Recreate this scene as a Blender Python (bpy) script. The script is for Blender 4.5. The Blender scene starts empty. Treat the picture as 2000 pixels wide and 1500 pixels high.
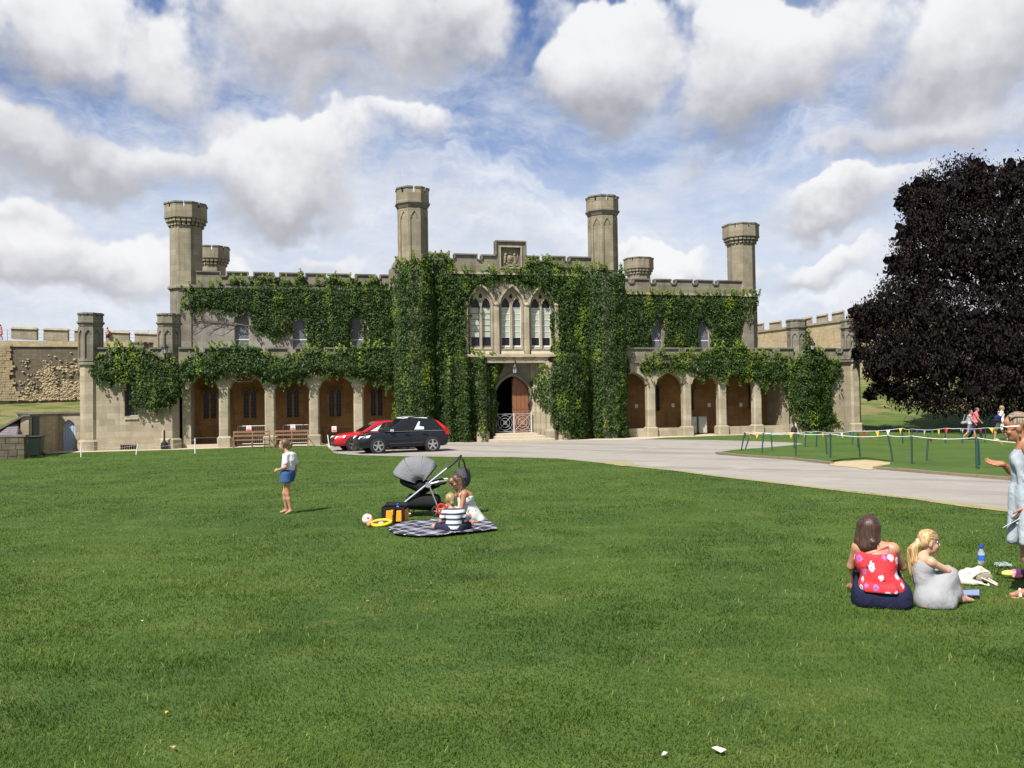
import bpy, bmesh, math, random
import numpy as np
from mathutils import Vector, Matrix
from mathutils.geometry import tessellate_polygon
random.seed(7); RNG = np.random.default_rng(7)
S = bpy.context.scene
COL = S.collection
# ------------------------------------------------------------------ camera
F = 1675.0; PITCH = math.atan(35 / F); RHO = .0145; CZ = 2.33
FW = np.array([0, math.cos(PITCH), math.sin(PITCH)])
_r0 = np.array([1., 0, 0]); _u0 = np.array([0, -math.sin(PITCH), math.cos(PITCH)])
UP = math.cos(RHO) * _u0 + math.sin(RHO) * _r0
RT = math.cos(RHO) * _r0 - math.sin(RHO) * _u0
cam = bpy.data.cameras.new('camera'); cam.sensor_width = 36; cam.lens = 36 * F / 2000
cam.clip_start = .1; cam.clip_end = 3000
camo = bpy.data.objects.new('camera', cam); COL.objects.link(camo)
M = Matrix.Identity(4)
for i in range(3):
    M[i][0] = RT[i]; M[i][1] = UP[i]; M[i][2] = -FW[i]
M[2][3] = CZ
camo.matrix_world = M
S.camera = camo
# ------------------------------------------------------------------ light
SUN_AZ, SUN_EL = math.radians(58), math.radians(52)      # shadows run to the right and away
SD = np.array([math.cos(SUN_AZ) * math.cos(SUN_EL), math.sin(SUN_AZ) * math.cos(SUN_EL), -math.sin(SUN_EL)])
sun = bpy.data.lights.new('sun', 'SUN'); sun.energy = 5.0; sun.angle = math.radians(.5); sun.color = (1, .955, .88)
suno = bpy.data.objects.new('sun', sun); COL.objects.link(suno)
suno.rotation_euler = Vector(SD).to_track_quat('-Z', 'Y').to_euler(); suno.location = (-30, -30, 60)
S.view_settings.view_transform = 'Standard'; S.view_settings.look = 'None'
S.view_settings.exposure = 0.70; S.view_settings.gamma = 1; S.view_settings.use_curve_mapping = False
S.cycles.max_bounces = 6; S.cycles.transparent_max_bounces = 6

def ray(x, y): return FW + RT * (x - 1000) / F - UP * (y - 750) / F

class NT:
    """small helper to write node graphs as arithmetic"""
    def __init__(s, tree): s.t = tree
    def n(s, typ, **kw):
        nd = s.t.nodes.new(typ)
        for k, v in kw.items(): setattr(nd, k, v)
        return nd
    def put(s, nd, i, v):
        if v is None: return
        if isinstance(v, bpy.types.NodeSocket): s.t.links.new(v, nd.inputs[i])
        else: nd.inputs[i].default_value = v
    def m(s, op, a, b=None, c=None, clamp=False):
        nd = s.n('ShaderNodeMath', operation=op, use_clamp=clamp)
        s.put(nd, 0, a); s.put(nd, 1, b)
        if c is not None: s.put(nd, 2, c)
        return nd.outputs[0]
    def v(s, op, a, b=None):
        nd = s.n('ShaderNodeVectorMath', operation=op)
        s.put(nd, 0, a)
        if b is not None: s.put(nd, 3 if op == 'SCALE' else 1, b)
        return nd.outputs['Value'] if op in ('DOT_PRODUCT', 'LENGTH') else nd.outputs['Vector']
    def xyz(s, x, y, z):
        nd = s.n('ShaderNodeCombineXYZ'); s.put(nd, 0, x); s.put(nd, 1, y); s.put(nd, 2, z); return nd.outputs[0]
    def sep(s, v):
        nd = s.n('ShaderNodeSeparateXYZ'); s.put(nd, 0, v); return nd.outputs
    def noise(s, vec, scale, detail=4, rough=.5, dist=0, color=False):
        nd = s.n('ShaderNodeTexNoise'); s.put(nd, 'Vector', vec)
        nd.inputs['Scale'].default_value = scale; nd.inputs['Detail'].default_value = detail
        nd.inputs['Roughness'].default_value = rough; nd.inputs['Distortion'].default_value = dist
        return nd.outputs['Color' if color else 'Fac']
    def mix(s, f, a, b, blend='MIX'):
        nd = s.n('ShaderNodeMix', data_type='RGBA', blend_type=blend)
        s.put(nd, 0, f); s.put(nd, 6, a if not isinstance(a, tuple) else (*a[:3], 1)); s.put(nd, 7, b if not isinstance(b, tuple) else (*b[:3], 1))
        return nd.outputs[2]
    def ss(s, x, lo, hi, a=0., b=1.):
        nd = s.n('ShaderNodeMapRange', interpolation_type='SMOOTHSTEP')
        s.put(nd, 0, x); s.put(nd, 1, lo); s.put(nd, 2, hi); s.put(nd, 3, a); s.put(nd, 4, b)
        return nd.outputs[0]

# ------------------------------------------------------------------ sky: physical sky with a field of fair-weather clouds
world = bpy.data.worlds.new('World'); S.world = world; world.use_nodes = True
world.node_tree.nodes.clear()
g = NT(world.node_tree)
sky = g.n('ShaderNodeTexSky', sky_type='NISHITA', sun_disc=False)
sky.sun_elevation = SUN_EL; sky.sun_rotation = math.atan2(-SD[0], -SD[1]); sky.air_density = 1.0; sky.dust_density = .6; sky.ozone_density = 2.5
D = g.n('ShaderNodeTexCoord').outputs['Generated']
dx, dy, dz = g.sep(D)
zc = g.m('MAXIMUM', dz, .0)
pl = g.v('SCALE', D, g.m('DIVIDE', 1., g.m('ADD', zc, .16)))          # the flat cloud layer seen in perspective
plx, ply, _ = g.sep(pl)
pl = g.xyz(plx, ply, .37)
n_big = g.noise(pl, 1.1, 5, .55)
n_mid = g.noise(D, 5.5, 5, .56)
n_fin = g.noise(D, 13., 5, .58)
warp = g.v('SCALE', g.v('SUBTRACT', g.noise(D, 4.2, 5, .6, color=True), (.5, .5, .5)), .26)
Dw = g.v('ADD', D, warp)
CLOUDS = [  # photo position and half-size of the banks of cumulus, weight
    (60, 90, 250, 150, 1.0), (320, 110, 190, 115, .8), (130, 300, 300, 105, 1.1), (350, 310, 150, 80, .8), (540, 335, 215, 112, 1.15),
    (650, 70, 240, 115, 1.15), (860, 80, 170, 120, 1.0), (690, 178, 170, 60, .8), (1045, 70, 80, 110, .45),
    (1200, 145, 145, 118, 1.25), (1470, 165, 190, 125, 1.2), (1640, 120, 150, 150, .7), (1880, 130, 205, 165, 1.25), (1860, 280, 230, 75, .9),
    (850, 300, 140, 55, .6), (90, 545, 330, 95, 1.0), (20, 440, 150, 60, .7), (640, 495, 180, 48, .55), (1620, 420, 210, 62, .95),
    (1275, 488, 120, 38, .9), (1570, 555, 250, 60, .75), (420, 215, 150, 60, .5)]
acc = None; wv = None; ws = None
for (x, y, rx, ry, w) in CLOUDS:
    c = ray(x, y); L = np.linalg.norm(c); c = c / L
    r_ = RT * (F / rx) * L; u_ = UP * (F / ry) * L
    r_ = r_ - c * (c @ r_) ; u_ = u_ - c * (c @ u_)
    a = g.v('DOT_PRODUCT', Dw, tuple(r_)); b = g.v('DOT_PRODUCT', Dw, tuple(u_))
    ln = g.v('LENGTH', g.xyz(a, b, 0.))
    front = g.m('GREATER_THAN', g.v('DOT_PRODUCT', D, tuple(c)), .3)
    dn = g.m('MULTIPLY', g.m('MAXIMUM', g.m('SUBTRACT', 1.27, ln), 0.), g.m('MULTIPLY', front, w))
    acc = dn if acc is None else g.m('SMOOTH_MAX', acc, dn, .12)
    d2 = g.m('MULTIPLY', dn, dn)
    t = g.m('MULTIPLY', d2, b)
    wv = t if wv is None else g.m('ADD', wv, t)
    ws = d2 if ws is None else g.m('ADD', ws, d2)
vv = g.m('DIVIDE', wv, g.m('ADD', ws, .02))                          # height inside the cloud bank, -1 base .. 1 top
nn = g.m('ADD', g.m('MULTIPLY', g.m('SUBTRACT', n_mid, .5), 2.1), g.m('MULTIPLY', g.m('SUBTRACT', n_fin, .5), 1.25))
dens = g.m('ADD', acc, nn)
mt = g.m('DIVIDE', g.m('SUBTRACT', g.m('ADD', dens, g.m('MULTIPLY', vv, .26)), .12), g.m('SUBTRACT', .78, g.m('MULTIPLY', g.m('MAXIMUM', vv, 0.), .55)), clamp=True)
mask = g.m('MULTIPLY', g.m('MULTIPLY', mt, mt), g.m('SUBTRACT', 3., g.m('MULTIPLY', mt, 2.)))
# the rest of the sky: scattered broken cloud of the same layer, outside the field of the list
away = g.ss(dy, .86, .55)
m_far = g.m('MULTIPLY', g.ss(g.m('ADD', n_big, g.m('MULTIPLY', nn, .10)), .50, .60), away)
# shading of the clouds: bright heads, grey bases
lit = g.ss(g.m('ADD', g.m('ADD', g.m('MULTIPLY', vv, .75), g.m('MULTIPLY', nn, .62)), g.m('MULTIPLY', acc, -.12)), -.72, .50)
ccol = g.n('ShaderNodeValToRGB'); g.put(ccol, 0, lit)
e = ccol.color_ramp.elements; e[0].position = 0; e[0].color = (.235, .238, .262, 1); e[1].position = 1; e[1].color = (.58, .58, .585, 1)
k = e.new(.45); k.color = (.41, .41, .436, 1)
veil = g.m('MULTIPLY', g.ss(g.noise(g.v('ADD', g.v('SCALE', pl, 1.), g.v('SCALE', warp, 1.2)), 3.4, 7, .62), .36, .70), .62)
veil2 = g.m('MULTIPLY', g.ss(g.noise(pl, 9., 4, .6), .40, .66), .30)
veil = g.m('ADD', g.m('MULTIPLY', veil, g.ss(dz, .46, .30, .15, 1.)), g.m('MULTIPLY', veil2, g.ss(dz, .34, .12)), clamp=True)
hz = g.m('MULTIPLY', g.ss(dz, .35, .15), .84)
blue = g.mix(1., sky.outputs[0], (.74, .88, 1.14), 'MULTIPLY')
c1 = g.mix(hz, g.v('SCALE', blue, .068), (.44, .475, .54))
c1 = g.mix(veil, c1, (.475, .495, .535))
soft_n = g.noise(g.v('MULTIPLY', Dw, (1., 1., 2.6)), 3.1, 6, .62)
soft = g.m('MULTIPLY', g.ss(soft_n, .44, .66), g.ss(dz, .44, .27, .18, .72))
scol = g.mix(g.ss(g.noise(g.v('MULTIPLY', g.v('ADD', Dw, (.03, 0., .035)), (1., 1., 2.6)), 3.1, 6, .62), .42, .70), (.60, .605, .62), (.40, .41, .445))
c1 = g.mix(soft, c1, scol)
c2 = g.mix(m_far, c1, (.38, .39, .415))
c3 = g.mix(g.m('MULTIPLY', mask, .96), c2, ccol.outputs[0])
bg = g.n('ShaderNodeBackground'); g.put(bg, 0, g.v('SCALE', c3, 10.)); bg.inputs[1].default_value = .1
wo = g.n('ShaderNodeOutputWorld'); world.node_tree.links.new(bg.outputs[0], wo.inputs[0])
world.cycles.sampling_method = 'MANUAL'; world.cycles.sample_map_resolution = 512

# ------------------------------------------------------------------ ground shape
HP_Y = [-60, 0, 7, 15, 30, 38, 62, 92, 400]; 
def gz(x, y):
    base = np.interp(y, [-60, 0, 7, 15, 30, 38], [.73, .73, .57, .40, .13, 0.])
    up = np.interp(x, [-20, 20], [3.4, 4.7])
    return base + np.interp(y, [62, 92], [0, 1.]) * up
def gnd(x, y):
    r = ray(x, y); t = np.linspace(1.5, 260, 12000); i = int(np.argmax(CZ + t * r[2] < gz(t * r[0], t * r[1])))
    return np.array([t[i] * r[0], t[i] * r[1], float(gz(t[i] * r[0], t[i] * r[1]))])
def at(x, y, Y):
    r = ray(x, y) * (Y / ray(x, y)[1]); return np.array([r[0], Y, CZ + r[2]])
TH = math.atan(1675 / 7060.)
FU = np.array([math.cos(TH), math.sin(TH), 0]); FN = np.array([-math.sin(TH), math.cos(TH), 0])
FO = np.array([.04806, 52., 0])
def fac(x, y, b=0.):
    """pixel -> (a, z) on the facade plane at depth b"""
    r = ray(x, y); C = np.array([0, 0, CZ]); t = ((FO + b * FN - C) @ FN) / (r @ FN); p = C + t * r - FO
    return float(p @ FU), float(p[2])

# ------------------------------------------------------------------ object helpers
def tag(o, label=None, cat=None, group=None, kind=None):
    if label: o['label'] = label
    if cat: o['category'] = cat
    if group: o['group'] = group
    if kind: o['kind'] = kind
    return o
def empty(name, loc, rz=0., label=None, cat=None, group=None, rot=None):
    o = bpy.data.objects.new(name, None); COL.objects.link(o); o.location = tuple(float(c) for c in loc)
    o.rotation_euler = rot if rot else (0, 0, rz); o.empty_display_size = .2
    return tag(o, label, cat, group)
def link(name, me, parent=None, mats=()):
    for m_ in mats: me.materials.append(m_)
    o = bpy.data.objects.new(name, me); COL.objects.link(o)
    if parent: o.parent = parent
    return o
def copy_tree(o, parent=None):
    c = o.copy(); COL.objects.link(c)
    if parent: c.parent = parent
    for ch in list(o.children): copy_tree(ch, c)
    return c
def np_mesh(name, V, Fs, nper, smooth=False):
    """fast mesh from arrays: V (n,3), Fs (m,nper)"""
    me = bpy.data.meshes.new(name); V = np.ascontiguousarray(V, np.float32); Fs = np.ascontiguousarray(Fs, np.int32)
    me.vertices.add(len(V)); me.vertices.foreach_set('co', V.ravel())
    me.loops.add(Fs.size); me.loops.foreach_set('vertex_index', Fs.ravel())
    me.polygons.add(len(Fs)); me.polygons.foreach_set('loop_start', np.arange(len(Fs), dtype=np.int32) * nper)
    me.polygons.foreach_set('loop_total', np.full(len(Fs), nper, np.int32))
    if smooth: me.polygons.foreach_set('use_smooth', np.ones(len(Fs), bool))
    me.update(calc_edges=True); return me
def attr(me, name, vals, dom='POINT'):
    a = me.attributes.new(name, 'FLOAT', dom); a.data.foreach_set('value', np.ascontiguousarray(vals, np.float32))

class MB:
    """collects shapes of one part into one mesh"""
    def __init__(s): s.v = []; s.f = []; s.mi = []; s.cur = 0
    def add(s, vs, fs):
        b = len(s.v); s.v += [tuple(float(c) for c in p) for p in vs]
        for f in fs: s.f.append([b + i for i in f]); s.mi.append(s.cur)
        return s
    def box(s, x0, x1, y0, y1, z0, z1):
        return s.add([(x, y, z) for z in (z0, z1) for y in (y0, y1) for x in (x0, x1)],
                     [(0, 2, 3, 1), (4, 5, 7, 6), (0, 1, 5, 4), (2, 6, 7, 3), (0, 4, 6, 2), (1, 3, 7, 5)])
    def hexa(s, p): return s.add(p, [(0, 3, 2, 1), (4, 5, 6, 7), (0, 1, 5, 4), (1, 2, 6, 5), (2, 3, 7, 6), (3, 0, 4, 7)])
    def xz(s, poly, y0, y1):
        """polygon in (x,z), counter-clockwise seen from the front (-y), extruded from y0 to y1"""
        n = len(poly)
        if sum(poly[i][0] * poly[(i + 1) % n][1] - poly[(i + 1) % n][0] * poly[i][1] for i in range(n)) < 0: poly = poly[::-1]
        return s.add([(x, y0, z) for x, z in poly] + [(x, y1, z) for x, z in poly],
                     [tuple(range(n)), tuple(range(2 * n - 1, n - 1, -1))] + [(i, n + i, n + (i + 1) % n, (i + 1) % n) for i in range(n)])
    def xy(s, poly, z0, z1):
        n = len(poly)
        if sum(poly[i][0] * poly[(i + 1) % n][1] - poly[(i + 1) % n][0] * poly[i][1] for i in range(n)) < 0: poly = poly[::-1]
        return s.add([(x, y, z0) for x, y in poly] + [(x, y, z1) for x, y in poly],
                     [tuple(range(n - 1, -1, -1)), tuple(range(n, 2 * n))] + [(i, (i + 1) % n, n + (i + 1) % n, n + i) for i in range(n)])
    def wall(s, outer, holes, y0, y1):
        """wall slab in (x,z) with through holes"""
        loops = [outer] + holes; flat = [p for l in loops for p in l]
        tris = tessellate_polygon([[Vector((x, z, 0)) for x, z in l] for l in loops])
        n = len(flat); fs = []
        for t in tris:
            (ax, az), (bx, bz), (cx, cz) = (flat[i] for i in t)
            if (bx - ax) * (cz - az) - (cx - ax) * (bz - az) < 0: t = t[::-1]
            fs.append(tuple(t)); fs.append(tuple(n + i for i in t[::-1]))
        k = 0
        for l in loops:
            m_ = len(l)
            ar = sum(l[i][0] * l[(i + 1) % m_][1] - l[(i + 1) % m_][0] * l[i][1] for i in range(m_))
            for i in range(m_):
                a, b = k + i, k + (i + 1) % m_
                q = (a, n + a, n + b, b) if (ar > 0) == (l is outer) else (b, n + b, n + a, a)
                fs.append(q)
            k += m_
        return s.add([(x, y0, z) for x, z in flat] + [(x, y1, z) for x, z in flat], fs)
    def loft(s, rings, cap=True, close=True):
        n = len(rings[0]); vs = [p for r in rings for p in r]; fs = []
        for k in range(len(rings) - 1):
            for i in range(n if close else n - 1):
                j = (i + 1) % n; fs.append((k * n + i, k * n + j, (k + 1) * n + j, (k + 1) * n + i))
        if cap: fs.append(tuple(range(n - 1, -1, -1))); fs.append(tuple((len(rings) - 1) * n + i for i in range(n)))
        return s.add(vs, fs)
    def lathe(s, prof, n=16, c=(0, 0), rot=0.):
        """prof [(r,z)] about a vertical axis"""
        return s.loft([[(c[0] + r * math.cos(rot + 2 * math.pi * i / n), c[1] + r * math.sin(rot + 2 * math.pi * i / n), z) for i in range(n)] for r, z in prof])
    def tube(s, pts, r, n=6, cap=True):
        pts = [np.array(p, float) for p in pts]; rings = []; rr = r if hasattr(r, '__len__') else [r] * len(pts)
        prev = None
        for i, p in enumerate(pts):
            d = pts[min(i + 1, len(pts) - 1)] - pts[max(i - 1, 0)]; d = d / (np.linalg.norm(d) + 1e-9)
            if prev is None:
                a = np.cross(d, (0, 0, 1.)) if abs(d[2]) < .9 else np.cross(d, (1., 0, 0))
            else: a = prev - d * (prev @ d)
            a = a / (np.linalg.norm(a) + 1e-9); b = np.cross(d, a); prev = a
            rings.append([tuple(p + rr[i] * (a * math.cos(2 * math.pi * k / n) + b * math.sin(2 * math.pi * k / n))) for k in range(n)])
        return s.loft(rings, cap)
    def obj(s, name, mats, parent=None, smooth=False, bevel=0., label=None, sub=0):
        me = bpy.data.meshes.new(name); me.from_pydata(s.v, [], s.f)
        mats = mats if isinstance(mats, (list, tuple)) else [mats]
        for m_ in mats: me.materials.append(m_)
        if len(mats) > 1: me.polygons.foreach_set('material_index', s.mi)
        if smooth: me.polygons.foreach_set('use_smooth', [True] * len(me.polygons))
        me.validate(); me.update()
        o = bpy.data.objects.new(name, me); COL.objects.link(o)
        if parent: o.parent = parent
        if bevel:
            b = o.modifiers.new('b', 'BEVEL'); b.width = bevel; b.segments = 2; b.limit_method = 'ANGLE'; b.angle_limit = .6
        if sub:
            b = o.modifiers.new('s', 'SUBSURF'); b.levels = sub; b.render_levels = sub
        if label: o['label'] = label
        return o
def arch(cx, zs, hw, rise, n=8, point=.3):
    """arch line from the left springing to the right one"""
    L = []
    for i in range(n + 1):
        q = i / n; L.append((cx - hw * (1 - q), zs + rise * ((1 - point) * math.sqrt(max(0, 1 - (1 - q) ** 2)) + point * q)))
    return L + [(2 * cx - x, z) for x, z in L[-2::-1]]
def lancet(cx, z0, zs, hw, rise, n=8, point=.35): return [(cx - hw, z0)] + arch(cx, zs, hw, rise, n, point) + [(cx + hw, z0)]
OCT = [(math.cos(math.pi / 8 + i * math.pi / 4) / math.cos(math.pi / 8), math.sin(math.pi / 8 + i * math.pi / 4) / math.cos(math.pi / 8)) for i in range(8)]
def octring(c, r, z): return [(c[0] + r * x, c[1] + r * y, z) for x, y in OCT]

# ------------------------------------------------------------------ materials
def newmat(name):
    m_ = bpy.data.materials.new(name); m_.use_nodes = True; t = m_.node_tree
    return m_, NT(t), t.nodes['Principled BSDF']
def mat(name, col, rough=.6, metal=0., var=0., vscale=6., bump=0., bscale=40., coat=0., spec=.5, alpha=1., trans=0., ior=1.45):
    m_, n, p = newmat(name); p.inputs['Roughness'].default_value = rough; p.inputs['Metallic'].default_value = metal
    p.inputs['Coat Weight'].default_value = coat; p.inputs['Specular IOR Level'].default_value = spec
    p.inputs['Transmission Weight'].default_value = trans; p.inputs['IOR'].default_value = ior; p.inputs['Alpha'].default_value = alpha
    oc = n.n('ShaderNodeTexCoord').outputs['Object']
    if var:
        f = n.noise(oc, vscale, 5, .6)
        n.put(p, 'Base Color', n.mix(f, tuple(c * (1 - var) for c in col), tuple(min(1, c * (1 + var)) for c in col)))
    else: p.inputs['Base Color'].default_value = (*col, 1)
    if bump:
        b = n.n('ShaderNodeBump'); b.inputs['Strength'].default_value = bump; b.inputs['Distance'].default_value = .01
        n.put(b, 'Height', n.noise(oc, bscale, 4, .6)); n.put(p, 'Normal', b.outputs[0])
    return m_
def stone(name, c1, c2, cdark, stain=.5, course=.34, joint=.75, rough=.9):
    """ashlar: blocks of slightly different tone, fine joints, weather stains"""
    m_, n, p = newmat(name)
    oc = n.n('ShaderNodeTexCoord').outputs['Object']; x, y, z = n.sep(oc)
    uv = n.xyz(n.m('ADD', x, n.m('MULTIPLY', y, .8)), z, 0.)
    br = n.n('ShaderNodeTexBrick'); n.put(br, 'Vector', uv); br.inputs['Scale'].default_value = 1.; br.inputs['Mortar Size'].default_value = .006
    br.inputs['Brick Width'].default_value = course * 2.3; br.inputs['Row Height'].default_value = course; br.inputs['Bias'].default_value = 0
    br.inputs['Color1'].default_value = (0, 0, 0, 1); br.inputs['Color2'].default_value = (1, 1, 1, 1); br.inputs['Mortar'].default_value = (.5, .5, .5, 1)
    br.inputs['Mortar Smooth'].default_value = .4
    blk = n.m('ADD', n.m('MULTIPLY', n.m('SUBTRACT', br.outputs['Color'], .2), .85), n.m('SUBTRACT', n.m('ADD', n.m('MULTIPLY', n.noise(oc, 2.2, 5, .6), .7), n.m('MULTIPLY', n.noise(n.v('MULTIPLY', oc, (.55, .55, 7.)), 1., 3, .6), .8)), .5))
    col = n.mix(blk, c1, c2)
    st = n.ss(n.noise(n.v('MULTIPLY', oc, (1.6, 1.6, .35)), 1.1, 6, .62), .46, .70)
    st2 = n.ss(n.noise(oc, .8, 5, .65), .42, .72)
    col = n.mix(n.m('MULTIPLY', n.m('ADD', n.m('MULTIPLY', st, .55), n.m('MULTIPLY', st2, .6), clamp=True), stain), col, cdark)
    col = n.mix(n.m('MULTIPLY', br.outputs['Fac'], 1 - joint), col, tuple(c * .55 for c in c1))
    run = n.ss(n.noise(n.v('MULTIPLY', oc, (5., 5., .30)), 1., 5, .65), .54, .70)
    col = n.mix(n.m('MULTIPLY', run, stain * .6), col, tuple(c * .6 for c in cdark))
    lich = n.ss(n.noise(oc, 3.4, 6, .7), .60, .70); col = n.mix(n.m('MULTIPLY', lich, .35), col, tuple(min(1, c * 1.22) for c in c2))
    sp = n.noise(oc, 26, 3, .7)
    col = n.mix(n.m('MULTIPLY', n.ss(sp, .35, .75), .28), col, tuple(c * .62 for c in c1))
    n.put(p, 'Base Color', col); p.inputs['Roughness'].default_value = rough; p.inputs['Specular IOR Level'].default_value = .25
    b = n.n('ShaderNodeBump'); b.inputs['Strength'].default_value = .45; b.inputs['Distance'].default_value = .02
    n.put(b, 'Height', n.m('SUBTRACT', n.noise(oc, 11, 5, .65), n.m('MULTIPLY', br.outputs['Fac'], .8))); n.put(p, 'Normal', b.outputs[0])
    return m_
def leafmat(name, dark, mid, light, trans=.3, rough=.45, spec=.35, back=None):
    """leaf: tone attribute picks between old dark and young light leaves"""
    m_, n, p = newmat(name)
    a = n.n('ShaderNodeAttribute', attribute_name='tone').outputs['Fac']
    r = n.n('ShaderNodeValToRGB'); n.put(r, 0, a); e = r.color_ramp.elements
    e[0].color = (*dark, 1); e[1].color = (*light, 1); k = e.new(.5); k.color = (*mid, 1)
    n.put(p, 'Base Color', r.outputs[0]); p.inputs['Roughness'].default_value = rough; p.inputs['Specular IOR Level'].default_value = spec
    tr = n.n('ShaderNodeBsdfTranslucent'); n.put(tr, 0, n.mix(1., r.outputs[0], (1.5, 1.6, .7), 'MULTIPLY'))
    mx = n.n('ShaderNodeMixShader'); mx.inputs[0].default_value = trans
    t = m_.node_tree; t.links.new(p.outputs[0], mx.inputs[1]); t.links.new(tr.outputs[0], mx.inputs[2]); t.links.new(mx.outputs[0], t.nodes['Material Output'].inputs[0])
    return m_
def lawn_color(n, pos, rnd=None):
    """patchy mown lawn colour in world space"""
    big = n.noise(pos, .32, 4, .6); mid = n.noise(n.v('MULTIPLY', pos, (.7, 1.4, 1.)), 1.5, 5, .65); fin = n.noise(pos, 7., 4, .7)
    c = n.mix(n.ss(big, .34, .66), (.050, .096, .016), (.076, .126, .021))
    c = n.mix(n.m('MULTIPLY', n.ss(mid, .45, .70), .6), c, (.112, .150, .033))
    c = n.mix(n.m('MULTIPLY', n.ss(n.noise(n.v('MULTIPLY', pos, (.6, 1., 1.)), 1.1, 6, .72), .52, .70), .5), c, (.034, .076, .017))
    c = n.mix(n.m('MULTIPLY', n.ss(n.noise(pos, .9, 5, .7), .62, .72), .6), c, (.16, .15, .062))
    c = n.mix(n.m('MULTIPLY', n.ss(fin, .60, .80), .35), c, (.13, .155, .055))
    return c, mid, fin

m_stone = stone('cream limestone', (.29, .245, .165), (.415, .36, .262), (.18, .16, .122), .62)
m_grey = stone('weathered grey limestone', (.165, .147, .112), (.245, .22, .17), (.08, .073, .059), .72)
m_tower = stone('buff tower limestone', (.205, .175, .12), (.30, .262, .185), (.11, .10, .08), .7)
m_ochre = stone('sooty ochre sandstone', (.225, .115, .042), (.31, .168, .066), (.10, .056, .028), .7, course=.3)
m_cope = stone('dark coping stone', (.15, .135, .11), (.215, .195, .155), (.075, .07, .06), .7)
m_pav = mat('sandy paving', (.43, .37, .275), .9, var=.18, vscale=3, bump=.2)
m_castle = stone('yellow castle rubble', (.33, .27, .175), (.44, .37, .255), (.19, .16, .115), .6, course=.2, joint=.3)
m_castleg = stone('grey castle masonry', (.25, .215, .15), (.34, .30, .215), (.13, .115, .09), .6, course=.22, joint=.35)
m_castled = stone('eroded castle core', (.10, .082, .058), (.15, .125, .09), (.07, .058, .045), .6, course=.2, joint=.6)
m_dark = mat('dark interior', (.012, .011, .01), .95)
m_glass = mat('old window glass', (.012, .014, .018), .2, spec=.3)
m_blind = mat('pale roller blind', (.36, .39, .33), .7, var=.1, vscale=2)
m_lead = mat('lead glazing bar', (.09, .09, .09), .6)
m_whitep = mat('white paint', (.70, .70, .69), .5, var=.05)
m_door = mat('brown oak door', (.20, .082, .035), .6, var=.25, vscale=5, bump=.2)
m_iron = mat('black iron', (.012, .012, .013), .45, spec=.5)
m_steel = mat('galvanised steel', (.45, .46, .47), .42, metal=.8)
m_gate = mat('pale grey gate paint', (.36, .375, .40), .5)
m_wood = mat('weathered bench timber', (.21, .125, .07), .8, var=.3, vscale=9, bump=.3)
m_bark = mat('vine bark', (.16, .115, .085), .9, var=.3, vscale=8)
m_ivy = leafmat('ivy leaf', (.014, .031, .005), (.042, .084, .010), (.18, .235, .022), .22, .5, .22)
m_beech = leafmat('copper beech leaf', (.0065, .0045, .0042), (.011, .0072, .0066), (.026, .0155, .012), .05, .75, .14)

# ================================================================== GROUND
def strip_sheet(name, poly, lift, material, kind='structure', parent=None, skirt=0.):
    """flat sheet that follows the ground: the outline is cut at the ground's creases"""
    mb = MB()
    for y0, y1 in zip(HP_Y[:-1], HP_Y[1:]):
        P = [tuple(p) for p in poly]
        for lim, sg in ((y0, 1), (y1, -1)):
            Q = []
            for i in range(len(P)):
                a, b = P[i], P[(i + 1) % len(P)]; ia, ib = sg * (a[1] - lim) >= 0, sg * (b[1] - lim) >= 0
                if ia: Q.append(a)
                if ia != ib:
                    t = (lim - a[1]) / (b[1] - a[1]); Q.append((a[0] + t * (b[0] - a[0]), lim))
            P = Q
            if len(P) < 3: break
        if len(P) >= 3:
            n = len(P)
            if sum(P[i][0] * P[(i + 1) % n][1] - P[(i + 1) % n][0] * P[i][1] for i in range(n)) < 0: P = P[::-1]
            mb.add([(x, y, float(gz(x, y)) + lift) for x, y in P], [tuple(range(n))])
    if skirt:
        for a, b in zip(poly, list(poly[1:]) + [poly[0]]):
            za, zb = float(gz(*a)) + lift, float(gz(*b)) + lift; mb.add([(a[0], a[1], za), (b[0], b[1], zb), (b[0], b[1], zb - skirt), (a[0], a[1], za - skirt)], [(0, 1, 2, 3)])
    return tag(mb.obj(name, material, parent), kind=kind)
def rough_edge(px, step=.6, amp=.05):
    """photo outline -> ground outline with a worn, uneven edge"""
    P = [gnd(x, y)[:2] for x, y in px]; out = []
    for a, b in zip(P, P[1:] + P[:1]):
        n = max(1, int(np.linalg.norm(b - a) / step)); d = (b - a) / (np.linalg.norm(b - a) + 1e-9); nr = np.array([-d[1], d[0]])
        for i in range(n): out.append(tuple(a + (b - a) * i / n + nr * (random.uniform(-amp, amp) if i else 0)))
    return out
mg, n, p = newmat('lawn turf')
pos = n.n('ShaderNodeNewGeometry').outputs['Position']
c, mid, fin = lawn_color(n, pos)
px_, py_, pz_ = n.sep(pos)
c = n.mix(n.m('MULTIPLY', n.ss(py_, 64., 70.), n.ss(n.noise(pos, .5, 5, .65), .40, .58)), c, (.20, .165, .07))     # dry grass on the castle banks
c = n.mix(n.m('MULTIPLY', n.ss(n.noise(n.v('MULTIPLY', pos, (1., .6, 1.)), 26., 3, .7), .4, .7), .45), c, (.03, .065, .014))
n.put(p, 'Base Color', c); p.inputs['Roughness'].default_value = .85; p.inputs['Specular IOR Level'].default_value = .2
b = n.n('ShaderNodeBump'); b.inputs['Strength'].default_value = .8; b.inputs['Distance'].default_value = .05
n.put(b, 'Height', n.m('ADD', n.noise(n.v('MULTIPLY', pos, (1., .5, 1.)), 30, 4, .7), mid)); n.put(p, 'Normal', b.outputs[0])
m_turf = mg
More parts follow.
